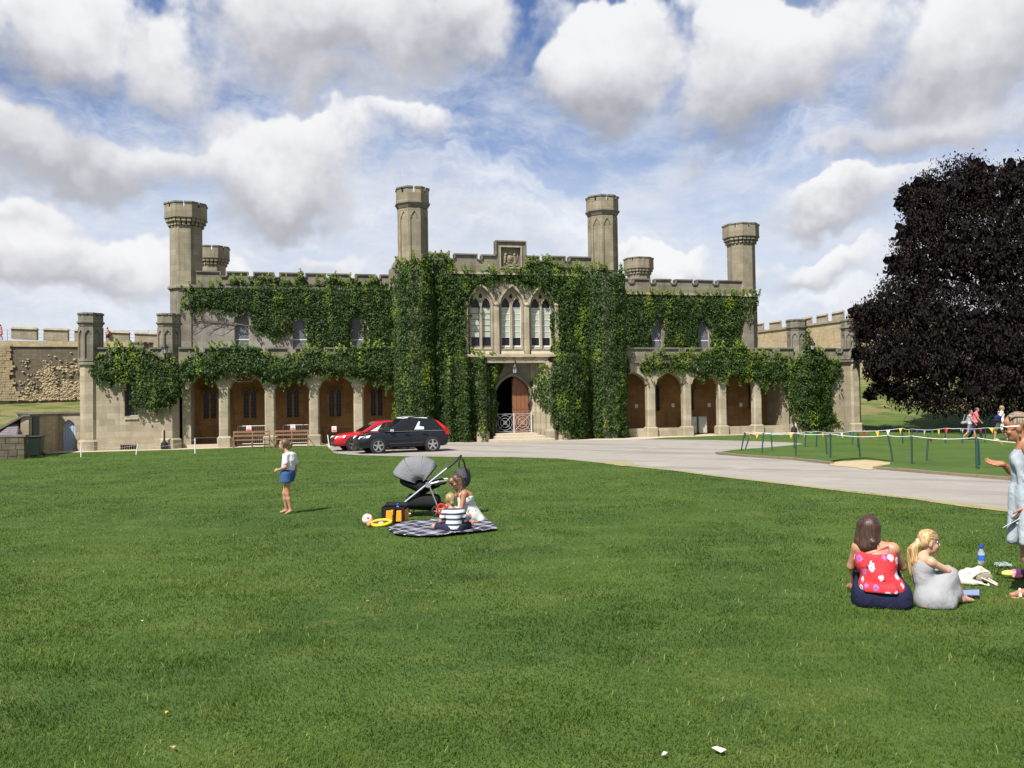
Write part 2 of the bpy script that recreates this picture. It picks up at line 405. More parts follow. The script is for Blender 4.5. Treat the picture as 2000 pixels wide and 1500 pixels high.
xs = np.concatenate([[-900, -400], np.linspace(-120, 120, 41), [400, 900]])
ys = np.array([-60., -30, 0, 3, 5, 7, 9, 11, 13, 15, 18, 22, 26, 30, 34, 38, 46, 54, 62, 70, 80, 92, 130, 400, 1500])
X, Y = np.meshgrid(xs, ys); V = np.stack([X, Y, gz(X, Y)], -1).reshape(-1, 3)
nx, ny = len(xs), len(ys); q = (np.arange(ny - 1)[:, None] * nx + np.arange(nx - 1)[None]).ravel()
gr = link('ground', np_mesh('ground', V, np.stack([q, q + 1, q + nx + 1, q + nx], 1), 4), None, [m_turf]); tag(gr, kind='structure')

ma, n, p = newmat('pale tarmac')
pos = n.n('ShaderNodeNewGeometry').outputs['Position']
c = n.mix(n.noise(pos, 1.2, 6, .65), (.23, .21, .178), (.335, .305, .262))
ang_ = n.v('DOT_PRODUCT', pos, (.79, -.61, 0.)); acr_ = n.v('DOT_PRODUCT', pos, (.61, .79, 0.)); lane = n.xyz(n.m('MULTIPLY', ang_, .07), n.m('MULTIPLY', acr_, .55), 0.)
c = n.mix(n.m('MULTIPLY', n.ss(n.noise(lane, 1., 5, .62), .48, .66), .7), c, (.165, .152, .137))
c = n.mix(n.m('MULTIPLY', n.ss(n.noise(pos, .5, 5, .6), .55, .7), .5), c, (.40, .36, .30))
c = n.mix(n.m('MULTIPLY', n.ss(n.noise(pos, 30., 3, .7), .48, .7), .5), c, (.16, .15, .135))
n.put(p, 'Base Color', c); p.inputs['Roughness'].default_value = .88
b = n.n('ShaderNodeBump'); b.inputs['Strength'].default_value = .25; b.inputs['Distance'].default_value = .01; n.put(b, 'Height', n.noise(pos, 60, 3, .7)); n.put(p, 'Normal', b.outputs[0])
near_edge = [(655, 885.5), (700, 889), (860, 892), (1000, 893), (1100, 896), (1170, 903), (1250, 912), (1320, 919), (1400, 930), (1500, 941), (1600, 953), (1700, 964), (1800, 976), (1900, 988), (1990, 999), (2200, 1024), (2600, 1072)]
far_edge = [(2600, 1004), (2200, 964), (1970, 939), (1850, 929), (1710, 917), (1620, 907), (1550, 899), (1460, 893), (1400, 888), (1397, 885), (1440, 880), (1500, 876), (1567, 869), (1568, 867), (1550, 865), (1480, 862), (1400, 860), (1330, 859), (1262, 858), (1225, 859.5), (1100, 861), (1000, 862), (870, 867), (640, 873)]
strip_sheet('road', rough_edge(near_edge + far_edge), .006, ma)
# worn sandy fringe between lawn and road, patch of bare ground at the lawn corner
m_fringe = mat('dry trodden fringe', (.27, .235, .115), .95, var=.45, vscale=6)
fr = [gnd(x, y)[:2] for x, y in near_edge[4:]]
for a, b, w in ((0, len(fr), .28),):
    pts = []
    for i, P0 in enumerate(fr):
        d = fr[min(i + 1, len(fr) - 1)] - fr[max(0, i - 1)]; d /= np.linalg.norm(d); nr = np.array([d[1], -d[0]])
        pts.append((P0 - nr * .12, P0 + nr * w * random.uniform(.5, 1.2)))
    strip_sheet('road_edge', [tuple(p_[0]) for p_ in pts] + [tuple(p_[1]) for p_ in pts[::-1]], .011, m_fringe)
strip_sheet('pavement', rough_edge([(0, 896), (40, 889.5), (115, 885), (200, 882.5), (330, 879), (437, 875.5), (530, 872), (640, 870.5), (640, 873), (870, 867), (1000, 862), (1100, 861), (1225, 859.5), (1262, 858), (1300, 855), (1400, 851.5), (1500, 848.5), (1690, 842.5)] + [(1690, 838), (1500, 836), (1240, 848), (1000, 850), (760, 858), (430, 868), (140, 874), (0, 882)], .8, .03), .012, m_pav)
# kerb and raised corner of the right-hand lawn
kp = [(1397, 886), (1460, 892.5), (1550, 898.5), (1620, 906.5)]; kp2 = [(1704, 916), (1850, 929), (1970, 939), (2200, 964), (2600, 1004)]
m_kerb = mat('brown kerb stone', (.20, .155, .105), .9, var=.3, vscale=4)
for kk in (kp, kp2):
    P = [gnd(x, y) for x, y in kk]; lens = [np.linalg.norm(b - a) for a, b in zip(P, P[1:])]
    kb = empty('kerb', P[0]); tag(kb, kind='structure')
    for a, b, L in zip(P, P[1:], lens):
        m_ = max(1, round(L / .95)); d = (b - a) / L; nr = np.array([-d[1], d[0], 0]); nr /= np.linalg.norm(nr)
        for i in range(min(m_, 30)):
            q0 = a + d * L * i / m_ + d * .008 - P[0]; q1 = a + d * L * (i + 1) / m_ - d * .008 - P[0]; h = .075 + random.uniform(-.012, .012)
            mb = MB(); w = nr * .16; u = np.array([0, 0, 1.])
            mb.hexa([q0 - .02 * u, q1 - .02 * u, q1 + w - .02 * u, q0 + w - .02 * u, q0 + h * u, q1 + h * u, q1 + w + h * u, q0 + w + h * u])
            mb.obj('kerb_stone', m_kerb, kb)
up = [gnd(x, y)[:2] for x, y in kp] ; nrm = np.array([.12, .14])
verge = [tuple(p_ + nrm * .9) for p_ in up] + [tuple(gnd(x, y)[:2]) for x, y in ((1624, 903), (1645, 899), (1690, 896), (1740, 902), (1738, 910), (1706, 915))] + [tuple(gnd(x, y)[:2] + nrm * .9) for x, y in kp2] + [tuple(gnd(2600, 850)[:2]), tuple(gnd(1720, 846)[:2]), tuple(gnd(1575, 866)[:2]), tuple(gnd(1567, 869.5)[:2]), tuple(gnd(1500, 876)[:2]), tuple(gnd(1440, 880)[:2])]
strip_sheet('lawn', verge, .055, m_turf, skirt=.07)
sp = [gnd(x, y)[:2] for x, y in [(1618, 909), (1640, 902), (1690, 899), (1745, 904), (1742, 912), (1700, 919), (1660, 913)]]
strip_sheet('bare_patch', rough_edge([(1618, 909), (1640, 902), (1690, 899), (1745, 904), (1742, 912), (1700, 919), (1660, 913)], .35, .09), .016, mat('bare sandy soil', (.38, .30, .175), .95, var=.35, vscale=3))
strip_sheet('worn_patch', rough_edge([(1165, 904), (1185, 901), (1230, 904), (1250, 910), (1215, 911)], .3, .08), .016, m_fringe)

# ================================================================== COURTHOUSE (local frame: x along the front, y into the building, z up)
court = empty('courthouse', FO, TH, 'long ivy-grown limestone courthouse with battlemented parapets, arcades and octagonal turrets', 'courthouse')
def sector(mb, c, r0, r1, k, t0, t1, z0, z1, tap=0.):
    """piece of an octagonal ring wall on face k between fractions t0..t1"""
    def P(r, t):
        a, b = OCT[k % 8], OCT[(k + 1) % 8]; return (c[0] + r * (a[0] + (b[0] - a[0]) * t), c[1] + r * (a[1] + (b[1] - a[1]) * t))
    p = [P(r0, t0), P(r0, t1), P(r1, t1), P(r1, t0)]
    mb.hexa([(*q, z0) for q in p] + [(*q, z1) for q in p])
def oct_cap(parent, c, r, z0, z1, corb_r, material, corbels=0, z_corb=None, notch=(.40, .60), nh=.30):
    """battlemented octagonal head"""
    mb = MB(); zn = z1 - nh
    mb.loft([octring(c, r * .97, z0), octring(c, r, z0 + .04), octring(c, r, zn), octring(c, r - .22, zn + .001), octring(c, r - .22, z0 + .05)], cap=False)
    for k in range(8):
        for t0, t1 in ((0, notch[0]), (notch[1], 1)): sector(mb, c, r - .001, r - .23, k, t0, t1, zn - .002, z1 - .06)
    cp = mb.obj('cap', material, parent)
    mb = MB()
    for k in range(8):
        for t0, t1 in ((0, notch[0] + .03), (notch[1] - .03, 1)): sector(mb, c, r + .05, r - .27, k, t0, t1, z1 - .075, z1 + .02)
    mb.obj('coping', m_cope, cp)
    mb = MB()
    if corbels:
        mb.loft([octring(c, r + .02, z0 + .05), octring(c, r + .02, z0 - .07), octring(c, r - .05, z0 - .1), octring(c, r - .05, z0 - .02)], cap=True)
        for k in range(8):
            for i in range(corbels):
                t = (i + .5) / corbels; w = .13
                sector(mb, c, r - .06, corb_r - .1, k, t - w, t + w, z0 - .30, z0 - .09)
                sector(mb, c, (r + corb_r) / 2 - .03, corb_r - .1, k, t - w * .9, t + w * .9, z_corb + .05, z0 - .29)
        mb.obj('corbel', m_tower if material is m_tower else m_grey, cp)
    else:
        mb.loft([octring(c, r + .07, z0 + .05), octring(c, r + .07, z0 - .03), octring(c, r + .0, z0 - .10), octring(c, corb_r + .01, z_corb)], cap=True)
        mb.obj('moulding', m_cope, cp)
    return cp
def turret(c, r, z0, z1, material, name='turret'):
    mb = MB(); mb.loft([octring(c, r, z0), octring(c, r, z1)]); return mb.obj(name, material, court)
def ribs(par, c, r, z0, z1, material, head=.45, w=.17):
    """corner ribs and traceried arch heads that leave sunk panels on the faces"""
    mb = MB()
    for k in range(8):
        sector(mb, c, r + .085, r - .05, k, 0, w, z0, z1); sector(mb, c, r + .085, r - .05, k, 1 - w, 1, z0, z1)
        sector(mb, c, r + .08, r - .05, k, w, 1 - w, z1 - .12, z1 - .002); sector(mb, c, r + .08, r - .05, k, w, 1 - w, z0 + .001, z0 + .14)
        a, b = OCT[k], OCT[(k + 1) % 8]
        N_ = 6
        if head:
            for sgn in (0, 1):
                for i in range(N_):
                    q0 = w + (.5 - w) * i / N_; q1 = w + (.5 - w) * (i + 1) / N_; zz = z1 - .12 - head * (1 - ((i + .5) / N_) ** .6) - .04
                    t0, t1 = (q0, q1) if sgn == 0 else (1 - q1, 1 - q0)
                    sector(mb, c, r + .075, r - .05, k, t0, t1, max(zz, z1 - .12 - head), z1 - .121)
                # cusp of the trefoil
                q = w + (.5 - w) * .45; t = q if sgn == 0 else 1 - q
                sector(mb, c, r + .035, r - .05, k, t - .04, t + .04, z1 - .12 - head * .95, z1 - .2)
    mb.obj('rib', material, par)
def crenel(a0, a1, zb, zt, notches, zn, y0, y1, material, name='parapet'):
    path = [(a0, zt)]
    for l, r in [((l_ + r_) / 2 - max(.15, (r_ - l_) / 2 + .02), (l_ + r_) / 2 + max(.15, (r_ - l_) / 2 + .02)) for l_, r_ in notches]: path += [(l, zt), (l, zn), (r, zn), (r, zt)]
    path.append((a1, zt))
    o = MB().xz([(a0, zb)] + path + [(a1, zb)], y0, y1).obj(name, material, court)
    mb = MB()
    for (xa, za), (xb, zb_) in zip(path, path[1:]):
        if abs(za - zb_) < 1e-6:
            e = 0.
            x0, x1 = xa - (e if xa > a0 else 0), xb + (e if xb < a1 else 0)
            mb.box(x0, x1, y0 - .10, y1 + .1, za - .03, za + .055); mb.box(x0 + .001, x1 - .001, y0 - .05, y1 + .05, za - .11, za - .029)
        else:
            s_ = -1 if za > zb_ else 1
            lo, hi = min(za, zb_), max(za, zb_)
            xm = xa - s_ * 0.0
            mb.box(min(xm, xm + s_ * .075), max(xm, xm + s_ * .075), y0 - .095, y1 + .095, lo + .056, hi - .031)
    mb.obj('coping', m_cope, o)
    return o
ZS, ZP, ZC = 4.70, 5.58, 7.5
# ---- ground storey: pavilions at both ends
def fa(x, y=680, b=0.): return fac(x, y, b)[0]
for sgn in (-1, 1):
    A0, A1 = (-23.75, -19.3) if sgn < 0 else (19.3, 23.75)
    win = lancet(-21.55 if sgn < 0 else 21.2, 1.85, 3.35, .34, .5)
    gril = [(-22.08, .03), (-22.08, .27), (-21.26, .27), (-21.26, .03)] if sgn < 0 else [(21.0, .05), (21.0, .2), (21.5, .2), (21.5, .05)]
    MB().wall([(A0, 0), (A0, ZS), (A1, ZS), (A1, 0)], [win, gril], .12, .62).obj('pavilion_wall', m_stone, court)
    mb = MB(); x0, x1 = (-24.1, -23.7) if sgn < 0 else (23.7, 24.1); mb.box(x0, x1, .5, 12, 0, ZS)
    mb.obj('side_wall', m_stone, court); mb = MB(); xi = -18.95 if sgn < 0 else 18.45; mb.box(xi, xi + .45, .5, 2.7, 0, ZS - .3); mb.obj('side_wall', m_stone, court)
    mb = MB()
    for s0, s1 in ((A0 + .02, win[0][0] - .12), (win[-1][0] + .12, A1 - .02)): pass
    mb.xz([(A0, 0), (A1, 0), (A1, .03), (A0, .03)], .03, .13)
    w0, w1 = gril[0][0], gril[2][0]
    mb.box(A0, w0 - .02, .02, .14, .031, .52); mb.box(w1 + .02, A1, .02, .14, .031, .52); mb.box(w0 - .019, w1 + .019, .021, .141, gril[1][1] + .02, .519)
    mb.obj('plinth', m_stone, court)
    cx = (win[0][0] + win[-1][0]) / 2
    w = MB().wall(lancet(cx, 1.85, 3.35, .335, .49), [lancet(cx, 1.92, 3.35, .28, .42)], .40, .46).obj('window', m_lead, court)
    MB().xz(lancet(cx, 1.9, 3.35, .3, .45), .44, .455).obj('pane', m_glass, w)
    mb = MB()
    for xx in (-.14, 0, .14): mb.box(cx + xx - .011, cx + xx + .011, .41, .43, 1.93, 3.62)
    for k in range(9): mb.box(cx - .28, cx + .28, .412, .428, 2.05 + k * .2, 2.07 + k * .2)
    mb.obj('glazing_bar', m_lead, w)
    hood = arch(cx, 3.35, .47, .62); mb = MB(); pr = arch(cx, 3.35, .38, .53)
    mb.xz(hood + pr[::-1], .04, .13); mb.box(cx - .49, cx - .37, .03, .13, 3.2, 3.36); mb.box(cx + .37, cx + .49, .03, .13, 3.2, 3.36); mb.obj('hood_mould', m_grey, court)
    mb = MB(); mb.add([(cx - .36, .06, 1.72), (cx + .36, .06, 1.72), (cx + .36, .42, 1.9), (cx - .36, .42, 1.9), (cx - .36, .06, 1.66), (cx + .36, .06, 1.66)], [(0, 1, 2, 3), (4, 5, 1, 0)]); mb.obj('sill', m_stone, court)
    gm = MB()
    for k in range(7): x = w0 + .06 + (w1 - w0 - .12) * k / 6; gm.box(x - .013, x + .013, .2, .23, .03, .27)
    gm.obj('basement_grille', m_whitep, court); MB().box(w0, w1, .4, .42, .0, .3).obj('basement_pane', m_glass, court)
    for c in ((-23.66, -19.62) if sgn < 0 else (23.66, 19.6)):
        cc = (c, .5); t = turret(cc, .51, .55, 6.95, m_stone)
        MB().loft([octring(cc, .64, 0), octring(cc, .64, .5), octring(cc, .53, .6)]).obj('plinth', m_stone, t)
        MB().loft([octring(cc, .62, ZS - .02), octring(cc, .62, ZS + .05), octring(cc, .52, ZS + .16)]).obj('string_course', m_cope, t)
        mb = MB(); mb.loft([octring(cc, .512, ZS + .15), octring(cc, .512, 6.93)]); mb.obj('upper_shaft', m_grey, t)
        ribs(t, cc, .51, ZS + .17, 6.75, m_grey, head=.28, w=.15)
        oct_cap(t, cc, .585, 7.0, ZC, .55, m_grey, 0, 6.78, (.42, .58), .17)
    n_ = [(fa(x0_), fa(x1_)) for x0_, x1_ in (((215, 227), (280, 289)) if sgn < 0 else ((1598, 1606), (1637, 1645)))]
    crenel(A0 + .3, A1 - .3, ZS + .16, ZP, n_, ZP - .27, .18, .5, m_grey)
    MB().box(A0 + .3, A1 - .3, -.03, .55, ZS - .02, ZS + .1).obj('string_course', m_cope, court)
MB().xz([(-22.66, 5.26), (-22.3, 5.26), (-22.3, 5.66), (-22.66, 5.66)], .1, .17).obj('carved_panel', m_grey, court)
# ---- arcades
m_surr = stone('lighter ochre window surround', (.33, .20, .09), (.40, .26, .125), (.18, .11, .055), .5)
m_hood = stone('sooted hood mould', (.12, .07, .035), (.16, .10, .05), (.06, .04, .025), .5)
COLS = {-1: [-18.72, -16.68, -14.2, -11.75, -9.22, -6.75], 1: [6.6, 9.02, 11.47, 13.92, 16.42, 18.45]}
for sgn in (-1, 1):
    C = COLS[sgn]
    for a, b in zip(C, C[1:]):
        l = a + (.29 if abs(a) < 18 else .15); r = b - (.29 if abs(b) < 18 else .1); cx, hw = (l + r) / 2, (r - l) / 2
        MB().xz([(a, 3.3), (l, 3.3)] + arch(cx, 3.302, hw, .80, 10, .3) + [(r, 3.3), (b, 3.3), (b, ZS), (a, ZS)], .03, .57).obj('arch', m_stone, court)
        o = arch(cx, 3.302, hw - .001, .80, 10, .3); i_ = arch(cx, 3.302, hw - .06, .74, 10, .3)
        MB().xz(o + i_[::-1], .12, .5).obj('arch_moulding', m_stone, court)
        if (sgn > 0 and (a > 8.9 and a < 11 or a > 13.5 or a < 7)) : MB().box(l - .1, r + .1, .14, .46, 0, .54).obj('low_wall', m_stone, court)
        if sgn < 0 and a < -18: MB().box(l - .1, r + .1, .1, .5, 0, .2).obj('step', m_pav, court)
        # the paired windows in the back wall
    for c in C[1:-1] if sgn < 0 else C[1:-1]:
        h, d, q = .285, .27, .085
        def ch(h, d, z): return [(c - h + q, .3 - d, z), (c + h - q, .3 - d, z), (c + h, .3 - d + q, z), (c + h, .3 + d - q, z), (c + h - q, .3 + d, z), (c - h + q, .3 + d, z), (c - h, .3 + d - q, z), (c - h, .3 - d + q, z)]
        col = MB().loft([ch(h, d, .5), ch(h, d, 3.31)]).obj('column', m_stone, court)
        MB().loft([ch(h + .1, d + .1, 0), ch(h + .1, d + .1, .55), ch(h + .01, d + .01, .64)]).obj('plinth', m_stone, col)
    a0, a1 = C[0], C[-1]
    centres = [(p_ + q_) / 2 for p_, q_ in zip(C, C[1:])]
    holes = []
    for cx in centres:
        for s_ in (-.21, .21): holes.append(lancet(cx + s_, 1.6, 3.05, .155, .27))
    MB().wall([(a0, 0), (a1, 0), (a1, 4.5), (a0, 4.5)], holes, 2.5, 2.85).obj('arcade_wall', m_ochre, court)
    for cx in centres:
        w = MB().wall([(cx - .42, 1.56), (cx + .42, 1.56), (cx + .42, 3.36), (cx - .42, 3.36)], [lancet(cx + s_, 1.61, 3.05, .145, .26) for s_ in (-.21, .21)], 2.60, 2.68).obj('window', m_surr, court)
        mb = MB()
        for s_ in (-.21, .21): mb.xz(lancet(cx + s_, 1.6, 3.05, .15, .265), 2.69, 2.70)
        mb.obj('pane', m_glass, w)
        mb = MB()
        for s_ in (-.21, .21):
            mb.box(cx + s_ - .008, cx + s_ + .008, 2.66, 2.675, 1.62, 3.3)
            for k in range(7): mb.box(cx + s_ - .14, cx + s_ + .14, 2.662, 2.673, 1.75 + .22 * k, 1.766 + .22 * k)
        mb.obj('glazing_bar', m_lead, w)
        mb = MB()
        for s_ in (-.21, .21):
            mb.xz(arch(cx + s_, 3.05, .255, .39) + arch(cx + s_, 3.05, .20, .33)[::-1], 2.40 - .004 * (s_ > 0), 2.51)
        mb.obj('hood_mould', m_hood, w)
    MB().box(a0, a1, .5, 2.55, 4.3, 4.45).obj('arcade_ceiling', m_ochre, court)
    MB().box(a0 - .2, a1 + .2, .5, 2.6, -.05, .03).obj('arcade_floor', m_pav, court)
    px_ = ((387, 397), (448, 456), (507, 516), (565, 575), (622, 632), (680, 686), (735, 741)) if sgn < 0 else ((1281, 1287), (1328, 1336), (1374, 1384), (1420, 1428), (1467, 1476), (1511, 1520))
    crenel(a0 - .35 if sgn < 0 else 6.9, -6.9 if sgn < 0 else a1 + .6, ZS + .1, ZP, [(fa(x0_), fa(x1_)) for x0_, x1_ in px_], ZP - .27, .05, .45, m_grey)
    MB().box(a0 - .35 if sgn < 0 else 6.9, -6.9 if sgn < 0 else a1 + .6, -.09, .56, ZS - .03, ZS + .1).obj('string_course', m_cope, court)
    MB().box(a0 - 5, a1, .44, 6.6, ZS - .1, ZS + .25).obj('lower_roof', m_cope, court) if sgn < 0 else MB().box(a0, a1 + 5, .44, 6.6, ZS - .1, ZS + .25).obj('lower_roof', m_cope, court)
# ---- upper storey of the wings
NL = [(-17.37, -17.09), (-15.71, -15.45), (-14.11, -13.86), (-12.46, -12.24), (-10.81, -10.6), (-9.28, -9.06), (-7.66, -7.45)]
NR = [(10.15, 10.42), (11.76, 12.04), (13.38, 13.61), (15.02, 15.29), (16.65, 16.93)]
m_lat = mat('lattice blind', (.13, .14, .155), .35, var=.3, vscale=1.2, spec=.4)
for sgn in (-1, 1):
    a0, a1 = (-19.2, -6.5) if sgn < 0 else (6.5, 19.2)
    wx = [-16.15, -12.57, -8.95] if sgn < 0 else [9.0, 12.2, 15.85]
    MB().wall([(a0, ZS), (a1, ZS), (a1, 9.85), (a0, 9.85)], [lancet(x, 5.95, 7.65, .46, .72) for x in wx], 6.5, 6.95).obj('upper_wall', m_grey if sgn > 0 else stone('root-marked grey wall', (.22, .205, .18), (.29, .27, .235), (.12, .11, .095), .75), court)
    for x in wx:
        w = MB().wall(lancet(x, 5.95, 7.65, .455, .715), [lancet(x, 6.0, 7.65, .40, .65)], 6.70, 6.76).obj('window', m_stone, court)
        MB().xz(lancet(x, 5.97, 7.65, .42, .68), 6.75, 6.765).obj('pane', m_lat, w)
        mb = MB()
        for k in range(-9, 12):
            for s_ in (-1, 1):
                z0 = 6.0 + k * .26; pts = [(x + s_ * u, z0 + (u + .4) * 1.25) for u in (-.4, .4)]
                (xa, za), (xb, zb) = pts
                t0 = max(0., (6. - za) / (zb - za)) if za < 6. else 0.; t1 = min(1., (8.15 - za) / (zb - za))
                if t1 > t0 and za < 8.1: mb.tube([(xa + (xb - xa) * t, 6.742, za + (zb - za) * t) for t in (t0, t1)], .008, 4)
        mb.obj('lead_lattice', m_lead, w)
        MB().box(x - .42, x + .42, 6.735, 6.752, 6.55, 6.6).obj('transom', m_whitep, w)
        mb = MB(); mb.xz(arch(x, 7.65, .60, .90) + arch(x, 7.65, .50, .78)[::-1], 6.41, 6.51); mb.obj('hood_mould', m_grey, court)
    crenel(a0 + .3 if sgn < 0 else a0, a1 if sgn < 0 else a1 - .3, 9.95, 10.84 if sgn < 0 else 10.92, NL if sgn < 0 else NR, 10.55 if sgn < 0 else 10.63, 6.5, 6.85, m_grey)
    MB().box(a0, a1, 6.36, 6.9, 9.82, 9.96).obj('string_course', m_cope if sgn < 0 else m_stone, court)
    MB().box(a0, a1, 6.8, 22, 9.6, 10.0).obj('upper_roof', m_cope, court)
    MB().box(*((-20.4, -20.0) if sgn < 0 else (20.0, 20.4)), 7, 22, 0, 9.9).obj('side_wall', m_grey, court)
    cc = (-19.58, 7.35) if sgn < 0 else (19.36, 7.35)
    t = turret(cc, .94, 9.95, 13.75, m_tower, 'tower'); MB().loft([octring(cc, .94, 0), octring(cc, .94, 9.8)]).obj('lower_shaft', m_grey, t)
    MB().loft([octring(cc, 1.08, 9.77), octring(cc, 1.08, 9.86), octring(cc, .95, 10.02)]).obj('string_course', m_cope if sgn < 0 else m_stone, t)
    oct_cap(t, cc, 1.23, 14.3, 15.2, .95, m_tower, 3, 13.72, (.43, .57), .32)
# rear towers, far turret behind the left pavilion
for (c, z1) in (((-19.4, 21.5), 15.0), ((16.9, 21.5), 15.0)):
    t = turret(c, .94, 9.5, 13.6, m_tower, 'tower'); oct_cap(t, c, 1.23, z1 - .9, z1, .95, m_tower, 3, z1 - 1.5, (.43, .57), .32)
t = turret((-22.6, 9.0), .55, 4, 5.75, m_tower); oct_cap(t, (-22.6, 9.0), .68, 5.82, 6.5, .56, m_tower, 0, 5.7, (.4, .6), .2)
mb = MB(); mb.xz([(-7.05, 9.5), (-7.05, 10.75), (-6.9, 10.8), (-6.85, 11.1), (-6.75, 11.15), (-6.6, 11.55), (-6.3, 11.6), (-6.3, 9.5)], 3.0, 4.0); mb.obj('stepped_gable', m_tower, court)
# ---- central block
WX = [-1.90, -.02, 1.84]
holes = [lancet(x, 5.55, 8.25, .70, .98, 10, .45) for x in WX]
door_hole = [(-1.12, .45)] + arch(-.04, 2.75, 1.08, 1.15, 10, .25) + [(1.04, .45)]
MB().wall([(-6.3, 0.), (-6.3, 10.05), (6.3, 10.05), (6.3, 0.)], holes + [door_hole], -.1, .45).obj('front_wall', m_grey, court)
mb = MB(); mb.box(-6.3, -5.9, .45, 9, 0, 10.04); mb.obj('side_wall', m_grey, court); mb = MB(); mb.box(5.9, 6.3, .45, 9, 0, 10.04); mb.obj('side_wall', m_grey, court)
MB().box(-5.9, 5.9, .45, 9, 9.7, 10.03).obj('central_roof', m_cope, court)
mb = MB(); mb.wall([(-5.2, 10.16), (-5.2, 11.20), (-3.79, 11.20), (-3.79, 10.90), (-3.53, 10.90), (-3.53, 11.20), (-2.09, 11.20), (-2.09, 10.9), (-1.87, 10.9), (-1.87, 11.18), (-1.0, 11.18), (-1.0, 12.06), (.94, 12.06), (.94, 11.18), (1.76, 11.18), (1.76, 10.9), (2.04, 10.9), (2.04, 11.2), (3.42, 11.2), (3.42, 10.9), (3.65, 10.9), (3.65, 11.2), (5.2, 11.2), (5.2, 10.16)],
        [[(-.66, 10.50), (-.66, 11.72), (.58, 11.72), (.58, 10.50)]], -.1, .25); par = mb.obj('parapet', m_grey, court)
path = [(-5.2, 11.2), (-3.79, 11.2), (-3.79, 10.9), (-3.53, 10.9), (-3.53, 11.2), (-2.09, 11.2), (-2.09, 10.9), (-1.87, 10.9), (-1.87, 11.18), (-1.0, 11.18), (-1.0, 12.06), (.94, 12.06), (.94, 11.18), (1.76, 11.18), (1.76, 10.9), (2.04, 10.9), (2.04, 11.2), (3.42, 11.2), (3.42, 10.9), (3.65, 10.9), (3.65, 11.2), (5.2, 11.2)]
mb = MB()
for (xa, za), (xb, zb) in zip(path, path[1:]):
    if abs(za - zb) < 1e-6: mb.box(xa + (.02 if za < 11 else 0), xb - (.02 if za < 11 else 0), -.21, .35, za - .03, za + .055)
    else: s_ = -1 if za > zb and xa > -1.5 and za < 12 else 1; s_ = (1 if zb > za else -1) * 1; mb.box(min(xa, xa + s_ * .07), max(xa, xa + s_ * .07), -.205, .345, min(za, zb) + .056, max(za, zb) - .031)
mb.obj('coping', m_cope, par)
MB().box(-.67, .59, .12, .2, 10.48, 11.74).obj('panel_back', m_grey, par)
mb = MB(); mb.wall([(-.74, 10.42), (-.74, 11.80), (.66, 11.80), (.66, 10.42)], [[(-.655, 10.505), (-.655, 11.715), (.575, 11.715), (.575, 10.505)]], -.15, -.098); mb.obj('panel_frame', m_stone, par)
MB().box(-5.15, 5.15, -.25, .3, 10.02, 10.15).obj('string_course', m_stone, court)
for sx in (-5.95, 5.93):
    cc = (sx, .05); t = turret(cc, .80, 10.2, 13.85, m_tower); MB().loft([octring(cc, .95, 0), octring(cc, .95, 10.1), octring(cc, .82, 10.3)]).obj('lower_shaft', m_grey, t)
    ribs(t, cc, .78, 10.35, 13.75, m_tower, head=.5)
    oct_cap(t, cc, .93, 14.08, 15.0, .84, m_tower, 0, 13.8, (.40, .60), .33)
# windows of the great chamber
m_sillst = stone('lichened sill stone', (.36, .31, .22), (.43, .37, .26), (.24, .2, .12), .6)
for i, x in enumerate(WX):
    w = MB().wall(lancet(x, 5.6, 8.25, .695, .975, 10, .45), [lancet(x + s_ * .345, 5.68, 8.15, .275, .52, 8, .5) for s_ in (-1, 1)] + [[(x, 8.55), (x + .13, 8.75), (x, 8.98), (x - .13, 8.75)]], .12, .26).obj('window', m_stone, court)
    for s_ in (-1, 1):
        cx = x + s_ * .345; open_ = (i == 0)
        MB().xz(lancet(cx, 5.66, 8.15, .285, .54, 8, .5), .24, .252).obj('pane', m_glass, w)
        MB().box(cx - .25, cx + .25, .215, .225, 6.28, 8.05).obj('blind', m_blind, w)
        mb = MB()
        for z in (6.26, 6.62, 6.98, 7.34, 7.70, 8.06): mb.box(cx - .275, cx + .275, .195, .213, z - .013, z + .013)
        for xx in (-.265, .265): mb.box(cx + xx - .012, cx + xx + .012, .192, .212, 5.7, 8.2)
        mb.box(cx - .27, cx + .27, .17, .21, 5.68, 5.76); mb.obj('glazing_bar', m_whitep if i else m_lead, w)
    mb = MB(); mb.box(x - .055, x + .055, .0, .14, 5.5, 8.2); mb.loft([octring((x, .03), .05, 5.5), octring((x, .03), .05, 8.2)]); mb.obj('mullion', m_stone, w)
    mb = MB(); mb.xz(arch(x, 8.25, .86, 1.22, 12, .45) + arch(x, 8.25, .75, 1.07, 12, .45)[::-1], -.22, -.09); mb.obj('hood_mould', m_stone, court)
    mb = MB(); mb.xz(arch(x, 8.25, .703, .983, 12, .45) + arch(x, 8.25, .62, .88, 12, .45)[::-1], .0, .11); mb.box(x - .70, x - .62, .0, .11, 5.5, 8.25); mb.box(x + .62, x + .70, .0, .11, 5.5, 8.25); mb.obj('jamb_moulding', m_stone, court)
    mb = MB(); mb.add([(x - .70, -.30, 5.24), (x + .70, -.30, 5.24), (x + .70, .2, 5.66), (x - .70, .2, 5.66), (x - .70, -.3, 5.18), (x + .70, -.3, 5.18), (x + .70, .2, 5.18), (x - .7, .2, 5.18)], [(0, 1, 2, 3), (4, 5, 1, 0), (4, 0, 3, 7), (1, 5, 6, 2)]); mb.obj('sill', m_sillst, court)
